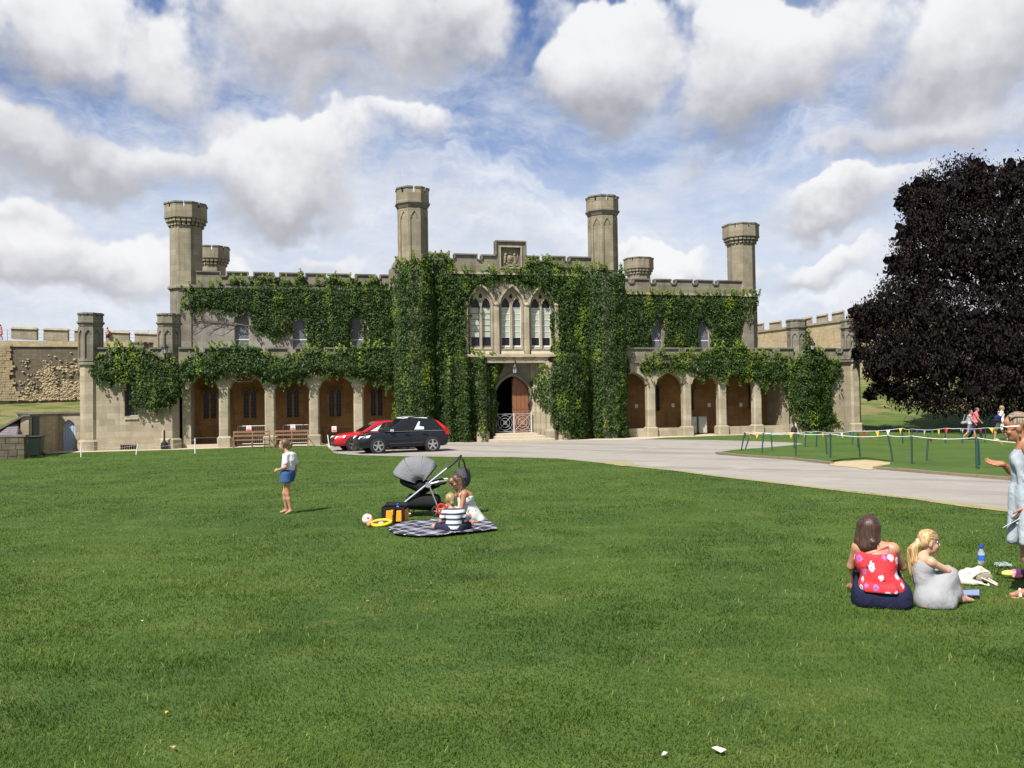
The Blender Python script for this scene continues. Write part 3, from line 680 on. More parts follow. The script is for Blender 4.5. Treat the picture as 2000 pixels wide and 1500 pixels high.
for x in (-.96, .91, -2.86, 2.78):
    mb = MB(); mb.loft([[(x - .17, -.09, z), (x + .17, -.09, z), (x + .1, -.28, z), (x - .1, -.28, z)][::-1] for z in (5.2, 8.1)]); mb.loft([octring((x, -.2), .1, 8.1), octring((x, -.2), .16, 8.2), octring((x, -.2), .13, 8.36)]); mb.obj('pier', m_stone, court)
MB().box(-2.9, 2.8, -.42, -.098, 5.06, 5.2).obj('sill_course', m_sillst, court)
# porch
MB().box(-2.75, 2.05, -.98, -.11, 4.66, 4.74).obj('porch_moulding', m_stone, court)
mb = MB(); mb.box(-2.7, 2.0, -.9, -.11, 4.741, 5.0); mb.box(-2.75, 2.1, -1.02, -.11, 5.001, 5.06); mb.obj('porch_cornice', m_stone, court)
mb = MB()
for x in (-1.4, -.75, -.1, .55, 1.2, 1.8): mb.box(x - .05, x + .05, -.96, -.9, 4.84, 4.93)
mb.obj('carved_boss', m_cope, court)
mb = MB()
for s_, a0, a1 in ((1, 1.10, 1.95), (-1, -1.18, -2.0)):
    mb.hexa([(a0, -.12, 0.), (a1, -.95, 0.), (a1, -.11, 0.), (a0 + s_ * .2, -.11, 0.), (a0, -.12, 4.66), (a1, -.95, 4.66), (a1, -.11, 4.66), (a0 + s_ * .2, -.11, 4.66)])
mb.obj('porch_jamb', m_stone, court)
for x in (1.30, 1.55, 1.8, -1.38, -1.64): MB().lathe([(.06, .45), (.06, 4.3)], 8, (x, -.12 - (abs(x) - 1.1) * .95)).obj('jamb_shaft', m_stone, court)
mb = MB(); mb.xz(arch(-.04, 2.75, 1.24, 1.34, 12, .25) + arch(-.04, 2.75, 1.085, 1.16, 12, .25)[::-1], -.2, -.09); mb.obj('door_arch', m_grey, court)
for x, w_ in ((2.05, .24), (2.9, .27), (-2.1, .25)):
    MB().loft([octring((x, -1.0), w_ + .12, 0), octring((x, -1.0), w_ + .12, .55), octring((x, -1.0), w_, .7)]).obj('plinth', m_stone, court); MB().loft([octring((x, -1.0), w_, .6), octring((x, -1.0), w_, 4.66)]).obj('porch_shaft', m_stone, court)
MB().box(2.3, 3.4, -1.0, -.1, 0., .5).obj('plinth', m_stone, court)
for k, (z1, y0, a0, a1) in enumerate(((.16, -2.3, -1.85, 1.95), (.32, -1.85, -1.45, 1.5), (.47, -1.4, -1.3, 1.15))):
    MB().box(a0, a1, y0, -.12 if k < 2 else .45, .0 + .001 * k, z1).obj('step', m_pav, court, bevel=.015)
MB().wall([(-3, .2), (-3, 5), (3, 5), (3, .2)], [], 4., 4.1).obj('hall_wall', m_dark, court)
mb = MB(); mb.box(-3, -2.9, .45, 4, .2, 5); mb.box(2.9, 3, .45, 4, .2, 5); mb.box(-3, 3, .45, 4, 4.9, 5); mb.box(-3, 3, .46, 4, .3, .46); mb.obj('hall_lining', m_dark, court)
# right-hand door leaf, closed; the left leaf stands open into the hall
dl = MB(); dl.xz([(-.02, .47), (1.0, .47)] + [p_ for p_ in arch(-.04, 2.75, 1.05, 1.12, 10, .25)[::-1] if p_[0] > -.02] , .12, .18); leaf = dl.obj('door', m_door, court)
for x0_ in (.0, .26, .52, .78): MB().box(x0_ + .012, x0_ + .235, .095, .121, .5, 1.85).obj('plank', m_door, leaf)
for x0_ in (.0, .26, .52): MB().box(x0_ + .012, x0_ + .235, .097, .121, 1.95, 3.3).obj('plank', m_door, leaf)
MB().box(.79, .98, .096, .121, 1.95, 2.9).obj('plank', m_door, leaf)
mb = MB(); mb.box(-.01, 1.0, .085, .119, 1.86, 1.94); mb.box(-.03, .0, .08, .119, .48, 3.7); mb.obj('rail', m_door, leaf)
dl = MB(); dl.box(-1.1, -1.03, .5, 1.5, .47, 3.0); dl.obj('door', m_door, court)
# gates: two panels of rings and crossed bars
for x0_, x1_ in ((-1.1, -.06), (-.02, 1.02)):
    gt = MB(); cx = (x0_ + x1_) / 2; r_ = .0115
    for a_, b_ in (((x0_, .56), (x1_, .56)), ((x0_, 1.6), (x1_, 1.6)), ((x0_, .5), (x0_, 1.62)), ((x1_, .5), (x1_, 1.62))): gt.tube([(a_[0], -.3, a_[1]), (b_[0], -.3, b_[1])], .015, 5)
    gate = gt.obj('gate', m_gate, court)
    for R in (.10, .28, .44): MB().tube([(cx + R * math.cos(q_ * math.pi / 14), -.3, 1.08 + R * math.sin(q_ * math.pi / 14)) for q_ in range(29)], r_, 5, cap=False).obj('ring', m_gate, gate)
    mb = MB(); mb.tube([(x0_, -.29, .56), (x1_, -.29, 1.6)], r_, 5); mb.tube([(x0_, -.31, 1.6), (x1_, -.31, .56)], r_, 5); mb.obj('brace', m_gate, gate)
mb = MB(); mb.box(-.065, -.015, -.35, -.27, .47, 1.66); mb.box(1.02, 1.07, -.35, -.27, .47, 1.72); mb.obj('gate_post', mat('white gate post', (.50, .51, .53), .5), court)

# ================================================================== implicit-surface modelling (smooth bodies)
def sdf_mesh(prims, res, clip=None, pad=.03):
    """prims: ('c',p0,p1,r0,r1,k) capsule | ('e',c,(rx,ry,rz),R or None,k) ellipsoid ; k<0 carves.  clip: [(normal, point)] keeps dot(p-point,normal)<0"""
    lo = np.full(3, 1e9); hi = -lo
    for q in prims:
        if q[-1] < 0: continue
        if q[0] == 'c':
            for c, r in ((q[1], q[3]), (q[2], q[4])): lo = np.minimum(lo, np.array(c) - r); hi = np.maximum(hi, np.array(c) + r)
        else: m_ = max(q[2]); lo = np.minimum(lo, np.array(q[1]) - m_); hi = np.maximum(hi, np.array(q[1]) + m_)
    lo -= pad + res; hi += pad + res
    n = np.ceil((hi - lo) / res).astype(int) + 1
    ax = [lo[i] + res * np.arange(n[i]) for i in range(3)]
    D = np.full(n, .2, np.float32)
    for q in prims:
        k = abs(q[-1])
        if q[0] == 'c': bl = np.minimum(np.array(q[1]) - q[3], np.array(q[2]) - q[4]); bh = np.maximum(np.array(q[1]) + q[3], np.array(q[2]) + q[4])
        else: bl = np.array(q[1]) - max(q[2]); bh = np.array(q[1]) + max(q[2])
        i0 = np.clip(np.floor((bl - lo - k * 1.2 - 4 * res) / res).astype(int), 0, n); i1 = np.clip(np.ceil((bh - lo + k * 1.2 + 4 * res) / res).astype(int) + 1, 0, n)
        if (i1 <= i0).any(): continue
        sl = tuple(slice(a, b) for a, b in zip(i0, i1))
        X, Y, Z = np.meshgrid(*[ax[i][sl[i]] for i in range(3)], indexing='ij', sparse=True)
        if q[0] == 'c':
            a = np.array(q[1], float); d = np.array(q[2], float) - a; L = d @ d + 1e-12
            h = np.clip(((X - a[0]) * d[0] + (Y - a[1]) * d[1] + (Z - a[2]) * d[2]) / L, 0, 1)
            v = np.sqrt((X - a[0] - d[0] * h) ** 2 + (Y - a[1] - d[1] * h) ** 2 + (Z - a[2] - d[2] * h) ** 2) - (q[3] + (q[4] - q[3]) * h)
        else:
            P = [X - q[1][0], Y - q[1][1], Z - q[1][2]]
            if q[3] is not None: R = q[3]; P = [R[0][i] * P[0] + R[1][i] * P[1] + R[2][i] * P[2] for i in range(3)]
            r = q[2]; k0 = np.sqrt(sum((P[i] / r[i]) ** 2 for i in range(3))); k1 = np.sqrt(sum((P[i] / r[i] ** 2) ** 2 for i in range(3))) + 1e-9
            v = k0 * (k0 - 1) / k1
        o = D[sl]
        if q[-1] < 0: v = -v; h = np.clip(.5 - .5 * (v - o) / (-k), 0, 1) if False else None; D[sl] = np.maximum(o, v); continue
        h = np.clip(.5 + .5 * (o - v) / k, 0, 1); D[sl] = o * (1 - h) + v * h - k * h * (1 - h)
    if clip:
        X, Y, Z = np.meshgrid(*ax, indexing='ij', sparse=True)
        for nrm, pt in clip:
            nrm = np.array(nrm, float); nrm /= np.linalg.norm(nrm); D = np.maximum(D, ((X - pt[0]) * nrm[0] + (Y - pt[1]) * nrm[1] + (Z - pt[2]) * nrm[2]).astype(np.float32))
    D[[0, -1]] = np.maximum(D[[0, -1]], res); D[:, [0, -1]] = np.maximum(D[:, [0, -1]], res); D[:, :, [0, -1]] = np.maximum(D[:, :, [0, -1]], res)
    return surface_nets(D, lo, res)
def surface_nets(D, lo, res):
    s = D < 0; c = np.zeros(np.array(D.shape) - 1, np.int8)
    for i in (0, 1):
        for j in (0, 1):
            for k in (0, 1): c += s[i:D.shape[0] - 1 + i, j:D.shape[1] - 1 + j, k:D.shape[2] - 1 + k]
    act = np.argwhere((c > 0) & (c < 8)); idx = -np.ones(c.shape, np.int64); idx[tuple(act.T)] = np.arange(len(act))
    acc = np.zeros((len(act), 3)); cnt = np.zeros(len(act))
    cor = [(i, j, k) for i in (0, 1) for j in (0, 1) for k in (0, 1)]
    for a in range(8):
        for b in range(a + 1, 8):
            if sum(abs(p - q) for p, q in zip(cor[a], cor[b])) != 1: continue
            A = D[tuple((act + cor[a]).T)]; B = D[tuple((act + cor[b]).T)]; m_ = (A < 0) != (B < 0)
            t = np.where(m_, A / np.where(m_, A - B, 1), 0)[:, None]
            acc += np.where(m_[:, None], np.array(cor[a]) + t * (np.array(cor[b]) - np.array(cor[a])), 0); cnt += m_
    V = lo + (act + acc / cnt[:, None]) * res
    Fs = []
    for axis in range(3):
        o1, o2 = [(1, 2), (2, 0), (0, 1)][axis]
        A = np.take(s, np.arange(s.shape[axis] - 1), axis); B = np.take(s, np.arange(1, s.shape[axis]), axis)
        e = np.argwhere(A != B); e = e[(e[:, o1] > 0) & (e[:, o2] > 0) & (e[:, o1] < s.shape[o1] - 1) & (e[:, o2] < s.shape[o2] - 1)]
        d1 = np.zeros(3, int); d1[o1] = 1; d2 = np.zeros(3, int); d2[o2] = 1
        q = np.stack([idx[tuple((e - d1 - d2).T)], idx[tuple((e - d2).T)], idx[tuple(e.T)], idx[tuple((e - d1).T)]], 1)
        fl = ~s[tuple(e.T)]; q[fl] = q[fl][:, ::-1]; Fs.append(q)
    return V, np.concatenate(Fs)
def sdf_obj(name, prims, res, material, parent=None, clip=None, smooth=2, label=None):
    V, Fq = sdf_mesh(prims, res, clip)
    # a little relaxation takes the grid out of the surface
    for _ in range(smooth):
        acc = np.zeros_like(V); cnt = np.zeros(len(V))
        for i in range(4):
            np.add.at(acc, Fq[:, i], V[Fq[:, (i + 1) % 4]]); np.add.at(cnt, Fq[:, i], 1)
        V = V * .5 + .5 * acc / np.maximum(cnt, 1)[:, None]
    o = link(name, np_mesh(name, V, Fq, 4, True), parent, [material]); 
    if label: o['label'] = label
    return o
# the carved royal arms in the parapet panel: shield and garter between a lion and a unicorn under a crown
def C_(x0, z0, x1, z1, r0, r1=None, y=.1, k=.015): return ('c', (x0, y, z0), (x1, y, z1), r0, r1 or r0, k)
pr = [('e', (0, .12, 11.06), (.20, .07, .23), None, .01), ('e', (0, .07, 11.06), (.12, .06, .15), None, .01), ('e', (0, .1, 11.42), (.11, .07, .09), None, .01), C_(-.1, 11.36, .1, 11.36, .03, y=.07), C_(0, 11.5, 0, 11.56, .03),
      C_(-.34, 10.82, -.30, 11.15, .075, .09), ('e', (-.28, .07, 11.3), (.09, .08, .09), None, .02), C_(-.30, 11.1, -.17, 11.2, .035), C_(-.33, 10.85, -.20, 10.72, .045), C_(-.36, 10.85, -.42, 10.66, .045), C_(-.42, 10.9, -.5, 11.25, .03), C_(-.5, 11.25, -.42, 11.4, .035),
      C_(.34, 10.82, .30, 11.15, .07, .08), ('e', (.27, .07, 11.3), (.08, .07, .10), None, .02), C_(.25, 11.36, .2, 11.55, .02, .01), C_(.30, 11.1, .17, 11.2, .033), C_(.33, 10.85, .20, 10.72, .042), C_(.36, 10.85, .42, 10.66, .042), C_(.42, 10.9, .5, 11.2, .028), C_(.5, 11.2, .44, 11.42, .035),
      C_(-.48, 10.66, -.22, 10.58, .04), C_(-.22, 10.58, 0, 10.64, .04), C_(0, 10.64, .22, 10.58, .04), C_(.22, 10.58, .48, 10.66, .04), C_(-.45, 11.55, -.25, 11.62, .03), C_(.45, 11.55, .25, 11.62, .03), C_(-.12, 10.85, .12, 10.85, .03)]
pr = [(q[0], (q[1][0] - .04, q[1][1], q[1][2]), *(((q[2][0] - .04, q[2][1], q[2][2]),) if q[0] == 'c' else (q[2],)), *q[3:]) for q in pr]
sdf_obj('coat_of_arms', pr, .022, m_tower, par, smooth=1)

# ================================================================== IVY
def leaves_mesh(name, P, Nrm, size, tone, material, parent, up=None, aspect=.85, droop=.55):
    """one folded leaf (two faces) at every point"""
    n = len(P); Nrm = Nrm / np.linalg.norm(Nrm, axis=1)[:, None]
    rd = RNG.normal(size=(n, 3)) * .6; dwn = np.array([0, 0, -1.]) * droop + rd * (1 - droop)
    T = dwn - Nrm * np.sum(dwn * Nrm, 1)[:, None]; T /= np.linalg.norm(T, axis=1)[:, None] + 1e-9
    B = np.cross(Nrm, T); s = size[:, None]
    a = P - T * s * .5; b = P + T * s * .6; c = P + B * s * .5 * aspect + Nrm * s * .16 - T * s * .1; d = P - B * s * .5 * aspect + Nrm * s * .16 - T * s * .1
    V = np.stack([a, d, b, c], 1).reshape(-1, 3); i = np.arange(n)[:, None] * 4
    Fq = np.concatenate([i + [[0, 1, 2]], i + [[0, 2, 3]]], 0)
    me = np_mesh(name, V, Fq, 3); attr(me, 'tone', np.repeat(tone, 4)); return link(name, me, parent, [material])
def inside(poly, x, y):
    c = np.zeros(x.shape, bool)
    for (x0, y0), (x1, y1) in zip(poly, poly[1:] + poly[:1]):
        m_ = ((y0 > y) != (y1 > y)); c ^= m_ & (x < (x1 - x0) * (y - y0) / ((y1 - y0) + 1e-12) + x0)
    return c
def vnoise(x, y, seed, f):
    """smooth value noise"""
    r = np.random.default_rng(seed); G = r.random((64, 64)); u, v = x * f + 31.7, y * f + 17.3
    i, j = np.floor(u).astype(int), np.floor(v).astype(int); fu, fv = u - i, v - j; fu = fu * fu * (3 - 2 * fu); fv = fv * fv * (3 - 2 * fv)
    g_ = lambda a, b: G[a % 64, b % 64]
    return (g_(i, j) * (1 - fu) + g_(i + 1, j) * fu) * (1 - fv) + (g_(i, j + 1) * (1 - fu) + g_(i + 1, j + 1) * fu) * fv
def edge_dist(poly, x, y):
    d = np.full(x.shape, 9.)
    for (x0, y0), (x1, y1) in zip(poly, poly[1:] + poly[:1]):
        ex, ey = x1 - x0, y1 - y0; t = np.clip(((x - x0) * ex + (y - y0) * ey) / (ex * ex + ey * ey + 1e-9), 0, 1)
        d = np.minimum(d, np.hypot(x - x0 - t * ex, y - y0 - t * ey))
    return d
def ivy(label, px, b, bulge=None, dens=150, thick=.32, holes=(), size=.10, seed=1, stems=(), young=.12, fringe=.22):
    poly = [fac(x, y, b) for x, y in px]; hol = [[fac(x, y, b) for x, y in h] for h in holes]
    A = np.array(poly); lo, hi = A.min(0) - .4, A.max(0) + .4
    n = int(dens * 1.9 * np.prod(hi - lo)); a = RNG.uniform(lo[0], hi[0], n); z = RNG.uniform(lo[1], hi[1], n)
    ed = edge_dist(poly, a, z); ins = inside(poly, a, z)
    ragged = fringe * (vnoise(a, z, seed, 3.) * 1.6 - .5)
    keep = np.where(ins, ed > -np.minimum(ragged, 0) * .8, ed < np.maximum(ragged, 0)); 
    for h in hol: keep &= ~(inside(h, a, z) & (edge_dist(h, a, z) > .10 * vnoise(a, z, seed + 3, 5.)))
    clump = vnoise(a, z, seed + 9, 2.3) * .55 + vnoise(a, z, seed + 10, 5.) * .45
    keep &= RNG.random(n) < np.clip(.4 + clump * .9 + (ed > .25) * .35, 0, 1)
    a, z, ed, clump = a[keep], z[keep], ed[keep], clump[keep]; n = len(a)
    th = thick * (.25 + 1.1 * clump) * np.clip(ed / .35, .25, 1); bb = bulge(a, z) if bulge is not None else np.zeros(n)
    dep = RNG.random(n) ** .55
    y = b - bb - .03 - th * dep
    nr = np.stack([RNG.normal(0, .5, n), -np.ones(n) * .95 + RNG.normal(0, .25, n), .35 + RNG.normal(0, .45, n)], 1)
    if bulge is not None:
        e = .05; gx = (bulge(a + e, z) - bulge(a - e, z)) / (2 * e); nr[:, 0] -= np.clip(gx, -2, 2)
    # young shoots grow at the rim and down some strands
    strand = vnoise(a, z * .28, seed + 5, 2.6); top = np.zeros(n)
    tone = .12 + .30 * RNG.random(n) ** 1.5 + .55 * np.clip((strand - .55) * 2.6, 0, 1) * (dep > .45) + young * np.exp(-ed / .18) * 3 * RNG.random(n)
    # loose shoots: rising ones along the upper rim, hanging ones below
    ext = []
    for (x0, y0), (x1, y1) in zip(poly, poly[1:] + poly[:1]):
        L = math.hypot(x1 - x0, y1 - y0); mx, my = (x0 + x1) / 2, (y0 + y1) / 2
        if abs(y1 - y0) > 1.3 * abs(x1 - x0): continue
        upw = not inside(poly, np.array([mx]), np.array([my + .06]))[0]
        for _ in range(int(L * (5.5 if upw else 4.))):
            t = random.random(); sx, sz = x0 + (x1 - x0) * t, y0 + (y1 - y0) * t; ln = random.uniform(.15, .62) if upw else random.uniform(.12, .5)
            dx_ = random.gauss(-.12, .35) if upw else random.gauss(0, .06); m_ = int(ln * 42) + 4; q = np.linspace(0, 1, m_)
            ext.append(np.stack([sx + dx_ * ln * q + RNG.normal(0, .045, m_) * (1.1 - q * .7), sz + (ln * q if upw else -ln * q) * (1 - .25 * q * abs(dx_)) + RNG.normal(0, .03, m_), np.full(m_, .55 if upw else .3) + .4 * q * (1 if upw else .6)], 1))
    if ext:
        ext = np.concatenate(ext); m_ = len(ext); eb = bulge(ext[:, 0], ext[:, 1]) if bulge is not None else np.zeros(m_)
        a = np.concatenate([a, ext[:, 0]]); z = np.concatenate([z, ext[:, 1]]); y = np.concatenate([y, b - eb - .06 - .7 * thick * RNG.random(m_)]); tone = np.concatenate([tone, ext[:, 2] * RNG.uniform(.7, 1.1, m_)])
        nr = np.concatenate([nr, np.stack([RNG.normal(0, .5, m_), -np.ones(m_), .4 + RNG.normal(0, .4, m_)], 1)]); bb = np.concatenate([bb, eb]); n = len(a)
    root = empty('ivy', FO, TH, label, 'ivy')
    leaves_mesh('foliage', np.stack([a, y, z], 1), nr, size * RNG.uniform(.65, 1.35, n), np.clip(tone, 0, 1), m_ivy, root)
    # matted shade leaves close to the wall, so that no stone shows between
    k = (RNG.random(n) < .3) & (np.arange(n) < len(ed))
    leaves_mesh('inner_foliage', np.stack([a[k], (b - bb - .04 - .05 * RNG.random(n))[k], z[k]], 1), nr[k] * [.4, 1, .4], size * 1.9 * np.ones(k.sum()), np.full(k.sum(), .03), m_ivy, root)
    for s_ in stems:
        P = [(*(lambda q: (q[0], b - .07 - (bulge(np.array([q[0]]), np.array([q[1]]))[0] if bulge is not None else 0), q[1]))(fac(x, y_, b)),) for x, y_ in s_[1:]]
        # smooth the stem line
        Q = []
        for i in range(len(P) - 1):
            for t in (0, .33, .66): Q.append(np.array(P[i]) * (1 - t) + np.array(P[i + 1]) * t + RNG.normal(0, .025, 3) * [1, .3, 1])
        Q.append(np.array(P[-1])); r = np.linspace(s_[0], s_[0] * .4, len(Q))
        MB().tube(Q, list(r), 5).obj('stem', m_bark, root)
    return root
I1 = [(183, 718), (188, 700), (215, 690), (240, 682), (262, 683), (290, 690), (310, 700), (335, 708), (352, 715), (358, 735), (356, 765), (345, 782), (325, 792), (308, 798), (285, 798), (262, 795), (256, 772), (262, 750), (250, 742), (235, 748), (218, 750), (205, 744), (190, 750), (183, 740)]
ivy('dark ivy clump spilling over the lancet window of the left-hand end pavilion', I1, 0., thick=.34, seed=11, stems=[(.03, (262, 796), (290, 806), (318, 800)), (.03, (230, 745), (255, 735), (300, 720))], bulge=lambda a, z: .3 * np.exp(-((a + 20.3) / .9) ** 2 - ((z - 3.2) / 1.1) ** 2))
I2 = [(356, 715), (372, 700), (392, 690), (415, 683), (440, 682), (470, 681), (507, 681), (512, 692), (535, 700), (560, 700), (566, 705), (580, 697), (600, 690), (620, 688), (640, 698), (665, 690), (690, 683), (730, 682), (768, 681), (768, 748), (752, 758), (745, 742), (735, 752), (722, 742), (700, 736), (670, 736), (640, 728), (610, 728), (592, 742), (575, 738), (560, 745), (535, 752), (520, 745), (505, 735), (470, 730), (440, 728), (425, 736), (410, 742), (395, 738), (375, 740), (360, 738)]
ivy('bushy ivy band draped along the left-hand arcade parapet', I2, 0., thick=.55, seed=12, dens=170, stems=[(.06, (420, 732), (450, 738), (465, 746), (490, 745), (505, 733)), (.045, (440, 736), (470, 731), (510, 733)), (.035, (600, 735), (640, 726), (690, 720))], bulge=lambda a, z: .18 * np.exp(-((z - 4.5) / .5) ** 2))
I3 = [(350, 582), (352, 600), (366, 607), (400, 602), (430, 606), (450, 612), (489, 612), (490, 640), (500, 650), (520, 650), (534, 664), (548, 656), (560, 652), (573, 650), (574, 625), (585, 612), (598, 625), (600, 682), (684, 682), (686, 630), (697, 614), (709, 628), (712, 682), (768, 682), (768, 556), (745, 556), (735, 548), (715, 556), (690, 550), (670, 556), (650, 546), (630, 556), (605, 556), (590, 543), (578, 556), (550, 553), (525, 545), (500, 546), (485, 556), (455, 552), (430, 558), (400, 564), (360, 568)]
br = []
for k in range(13):
    x0 = 470 - k * 9; br.append((.018, (min(x0 + 40, 492), 640 - k * 1.5), (x0 + 10, 636 - k), (x0 - 20, 628 + (k % 3) * 12), (x0 - 50 if x0 > 440 else x0 - 25, 610 + (k * 17) % 50)))
for k in range(9): br.append((.016, (345 + k * 6, 690), (340 + k * 4, 650), (338 + k * 6, 610 + (k % 3) * 10)))
ivy('dense ivy curtain over the upper storey left of the entrance block', I3, 6.5, thick=.42, seed=13, holes=[], stems=br, young=.2)
def bulge_c(a, z): return .70 * np.sqrt(np.clip(1 - ((np.abs(a) - 6.0) / 1.22) ** 2, 0, 1))
def bulge_l(a, z): return np.maximum(bulge_c(a, z), np.where((a > -4.3) & (a < -1.1) & (z < 5.0), 1.25 * np.sqrt(np.clip(1 - ((a + 2.75) / 1.65) ** 2, 0, 1)) * (.75 + .25 * np.cos(a * 6.)), 0))
def bulge_r(a, z): return np.maximum(bulge_c(a, z), np.where((a > 1.0) & (a < 4.6) & (z < 5.2), 1.2 * np.sqrt(np.clip(1 - ((a - 2.9) / 1.7) ** 2, 0, 1)), 0))
I4 = [(768, 545), (770, 528), (782, 520), (800, 515), (835, 512), (870, 506), (885, 520), (888, 533), (985, 536), (1005, 536), (1012, 548), (985, 547), (960, 550), (935, 556), (922, 572), (916, 600), (916, 690), (930, 694), (960, 698), (985, 712), (978, 730), (968, 750), (966, 858), (900, 860), (770, 858), (768, 700)]
ivy('thick ivy cloaking the entrance front left of the doorway up to the tall turret', I4, -.1, bulge_l, thick=.5, seed=14, dens=185, young=.15)
I5 = [(1005, 536), (1020, 525), (1045, 512), (1075, 515), (1100, 525), (1140, 530), (1208, 533), (1218, 545), (1222, 700), (1222, 858), (1112, 858), (1106, 842), (1088, 838), (1080, 828), (1055, 800), (1040, 775), (1036, 750), (1050, 728), (1070, 716), (1078, 700), (1080, 600), (1070, 575), (1052, 562), (1035, 560), (1018, 556), (1008, 547)]
ivy('thick ivy cloaking the entrance front right of the doorway', I5, -.1, bulge_r, thick=.5, seed=15, dens=185, young=.15, stems=[(.04, (1118, 682), (1140, 680), (1165, 674))])
I6 = [(1217, 575), (1300, 577), (1400, 578), (1481, 578), (1478, 600), (1468, 614), (1452, 626), (1446, 645), (1440, 682), (1389, 682), (1388, 650), (1382, 625), (1372, 618), (1364, 630), (1363, 682), (1302, 682), (1298, 640), (1290, 628), (1280, 625), (1272, 635), (1270, 682), (1218, 682)]
ivy('dense ivy curtain over the upper storey right of the entrance block', I6, 6.5, thick=.42, seed=16, stems=[(.035, (1250, 636), (1275, 626), (1300, 617), (1330, 622))] + [(.016, (1442, 682), (1455 + k * 4, 650), (1450 + k * 6, 625 - k * 3)) for k in range(4)])
I7 = [(1250, 720), (1262, 705), (1290, 690), (1310, 700), (1340, 692), (1355, 700), (1370, 695), (1400, 682), (1460, 680), (1466, 700), (1500, 697), (1545, 702), (1550, 742), (1500, 748), (1488, 756), (1480, 742), (1440, 740), (1400, 738), (1385, 730), (1372, 740), (1340, 724), (1300, 720), (1262, 728)]
ivy('trailing ivy band along the right-hand arcade parapet', I7, 0., thick=.42, seed=17, young=.25)
I8 = [(1568, 655), (1576, 660), (1576, 688), (1600, 690), (1612, 705), (1640, 716), (1634, 735), (1622, 750), (1620, 772), (1616, 790), (1622, 800), (1638, 824), (1610, 832), (1590, 838), (1560, 836), (1546, 805), (1536, 782), (1540, 745), (1545, 712), (1560, 692), (1562, 662)]
ivy('single ivy climbing the right-hand end pavilion to its turret', I8, 0., thick=.6, seed=18, dens=190, young=.2, stems=[(.06, (1592, 842), (1590, 800), (1586, 760), (1580, 720), (1572, 680))], bulge=lambda a, z: .35 * np.exp(-((a - 19.9) / .9) ** 2))

# ================================================================== CASTLE WALLS, OUTBUILDINGS, TREE
def onplane(x, y, O_, u, n_, b=0.):
    r = ray(x, y); C = np.array([0, 0, CZ]); t = ((O_ + b * n_ - C) @ n_) / (r @ n_); p = C + t * r - O_; return float(p @ u), float(p[2])
def castle(label, O_, u, merl, tops, ledge, base_z, a0, a1, mats_, d=.85, e=.08):
    ang = math.atan2(u[1], u[0]); n_ = np.array([-u[1], u[0], 0])
    root = empty('castle_wall', O_, ang, label, 'castle wall')
    zt = lambda a: np.interp(a, *tops); zl = lambda a: np.interp(a, *ledge)
    mb = MB(); mb.hexa([(a0, 0, base_z), (a1, 0, base_z), (a1, 1.8, base_z), (a0, 1.8, base_z), (a0, 0, zl(a0)), (a1, 0, zl(a1)), (a1, 1.8, zl(a1)), (a0, 1.8, zl(a0))]); mb.obj('wall', mats_[0], root)
    mb = MB(); mb.hexa([(a0, -.16, zl(a0) - .12), (a1, -.16, zl(a1) - .12), (a1, .9, zl(a1) - .12), (a0, .9, zl(a0) - .12), (a0, -.16, zl(a0) + .1), (a1, -.16, zl(a1) + .1), (a1, .9, zl(a1) + .1), (a0, .9, zl(a0) + .1)]); mb.obj('ledge', mats_[1], root)
    for l, r in merl:
        m_ = MB(); m_.hexa([(l, .25, zl(l) + .1), (r, .25, zl(r) + .1), (r, d, zl(r) + .1), (l, d, zl(l) + .1), (l, .25, zt(l) - .22), (r, .25, zt(r) - .22), (r, d, zt(r) - .22), (l, d, zt(l) - .22)]); o = m_.obj('merlon', mats_[1], root)
        c_ = MB(); c_.hexa([(l - e, .12, zt(l) - .22), (r + e, .12, zt(r) - .22), (r + e, d + .1, zt(r) - .22), (l - e, d + .1, zt(l) - .22), (l + .05, .25 + (d - .25) * .3, zt(l)), (r - .05, .25 + (d - .25) * .3, zt(r)), (r - .05, .25 + (d - .25) * .7, zt(r)), (l + .05, .25 + (d - .25) * .7, zt(l))]); c_.obj('coping', mats_[1], o)
    return root
# left wall
OL = FO + 46 * FN; mL = [(-60, -8), (20, 70), (84, 131), (144, 190), (205, 251), (262, 306), (318, 360)]
pa = lambda x, y: onplane(x, y, OL, FU, FN)
merl = [(pa(l, 650)[0], pa(r, 650)[0]) for l, r in mL]; T = [pa(20, 637.5), pa(131, 641), pa(300, 649)]; Lg = [pa(20, 663), pa(155, 669), pa(300, 673)]
a0, a1 = merl[0][0] - 14, merl[-1][1] + 3
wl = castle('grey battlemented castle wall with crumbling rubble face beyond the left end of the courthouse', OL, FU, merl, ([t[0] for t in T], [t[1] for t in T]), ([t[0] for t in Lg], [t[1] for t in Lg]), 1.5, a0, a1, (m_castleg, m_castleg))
mb = MB(); zz = pa(100, 664)[1]
for h in (.45, .8, 1.2): mb.tube([(a0, 1.5, zz + h), (a1, 1.5, zz - .1 + h)], .025, 4)
for k in range(12): mb.tube([(a0 + (a1 - a0) * k / 11, 1.5, zz - .2), (a0 + (a1 - a0) * k / 11, 1.5, zz + 1.2)], .025, 4)
mb.obj('railing', m_steel, wl)
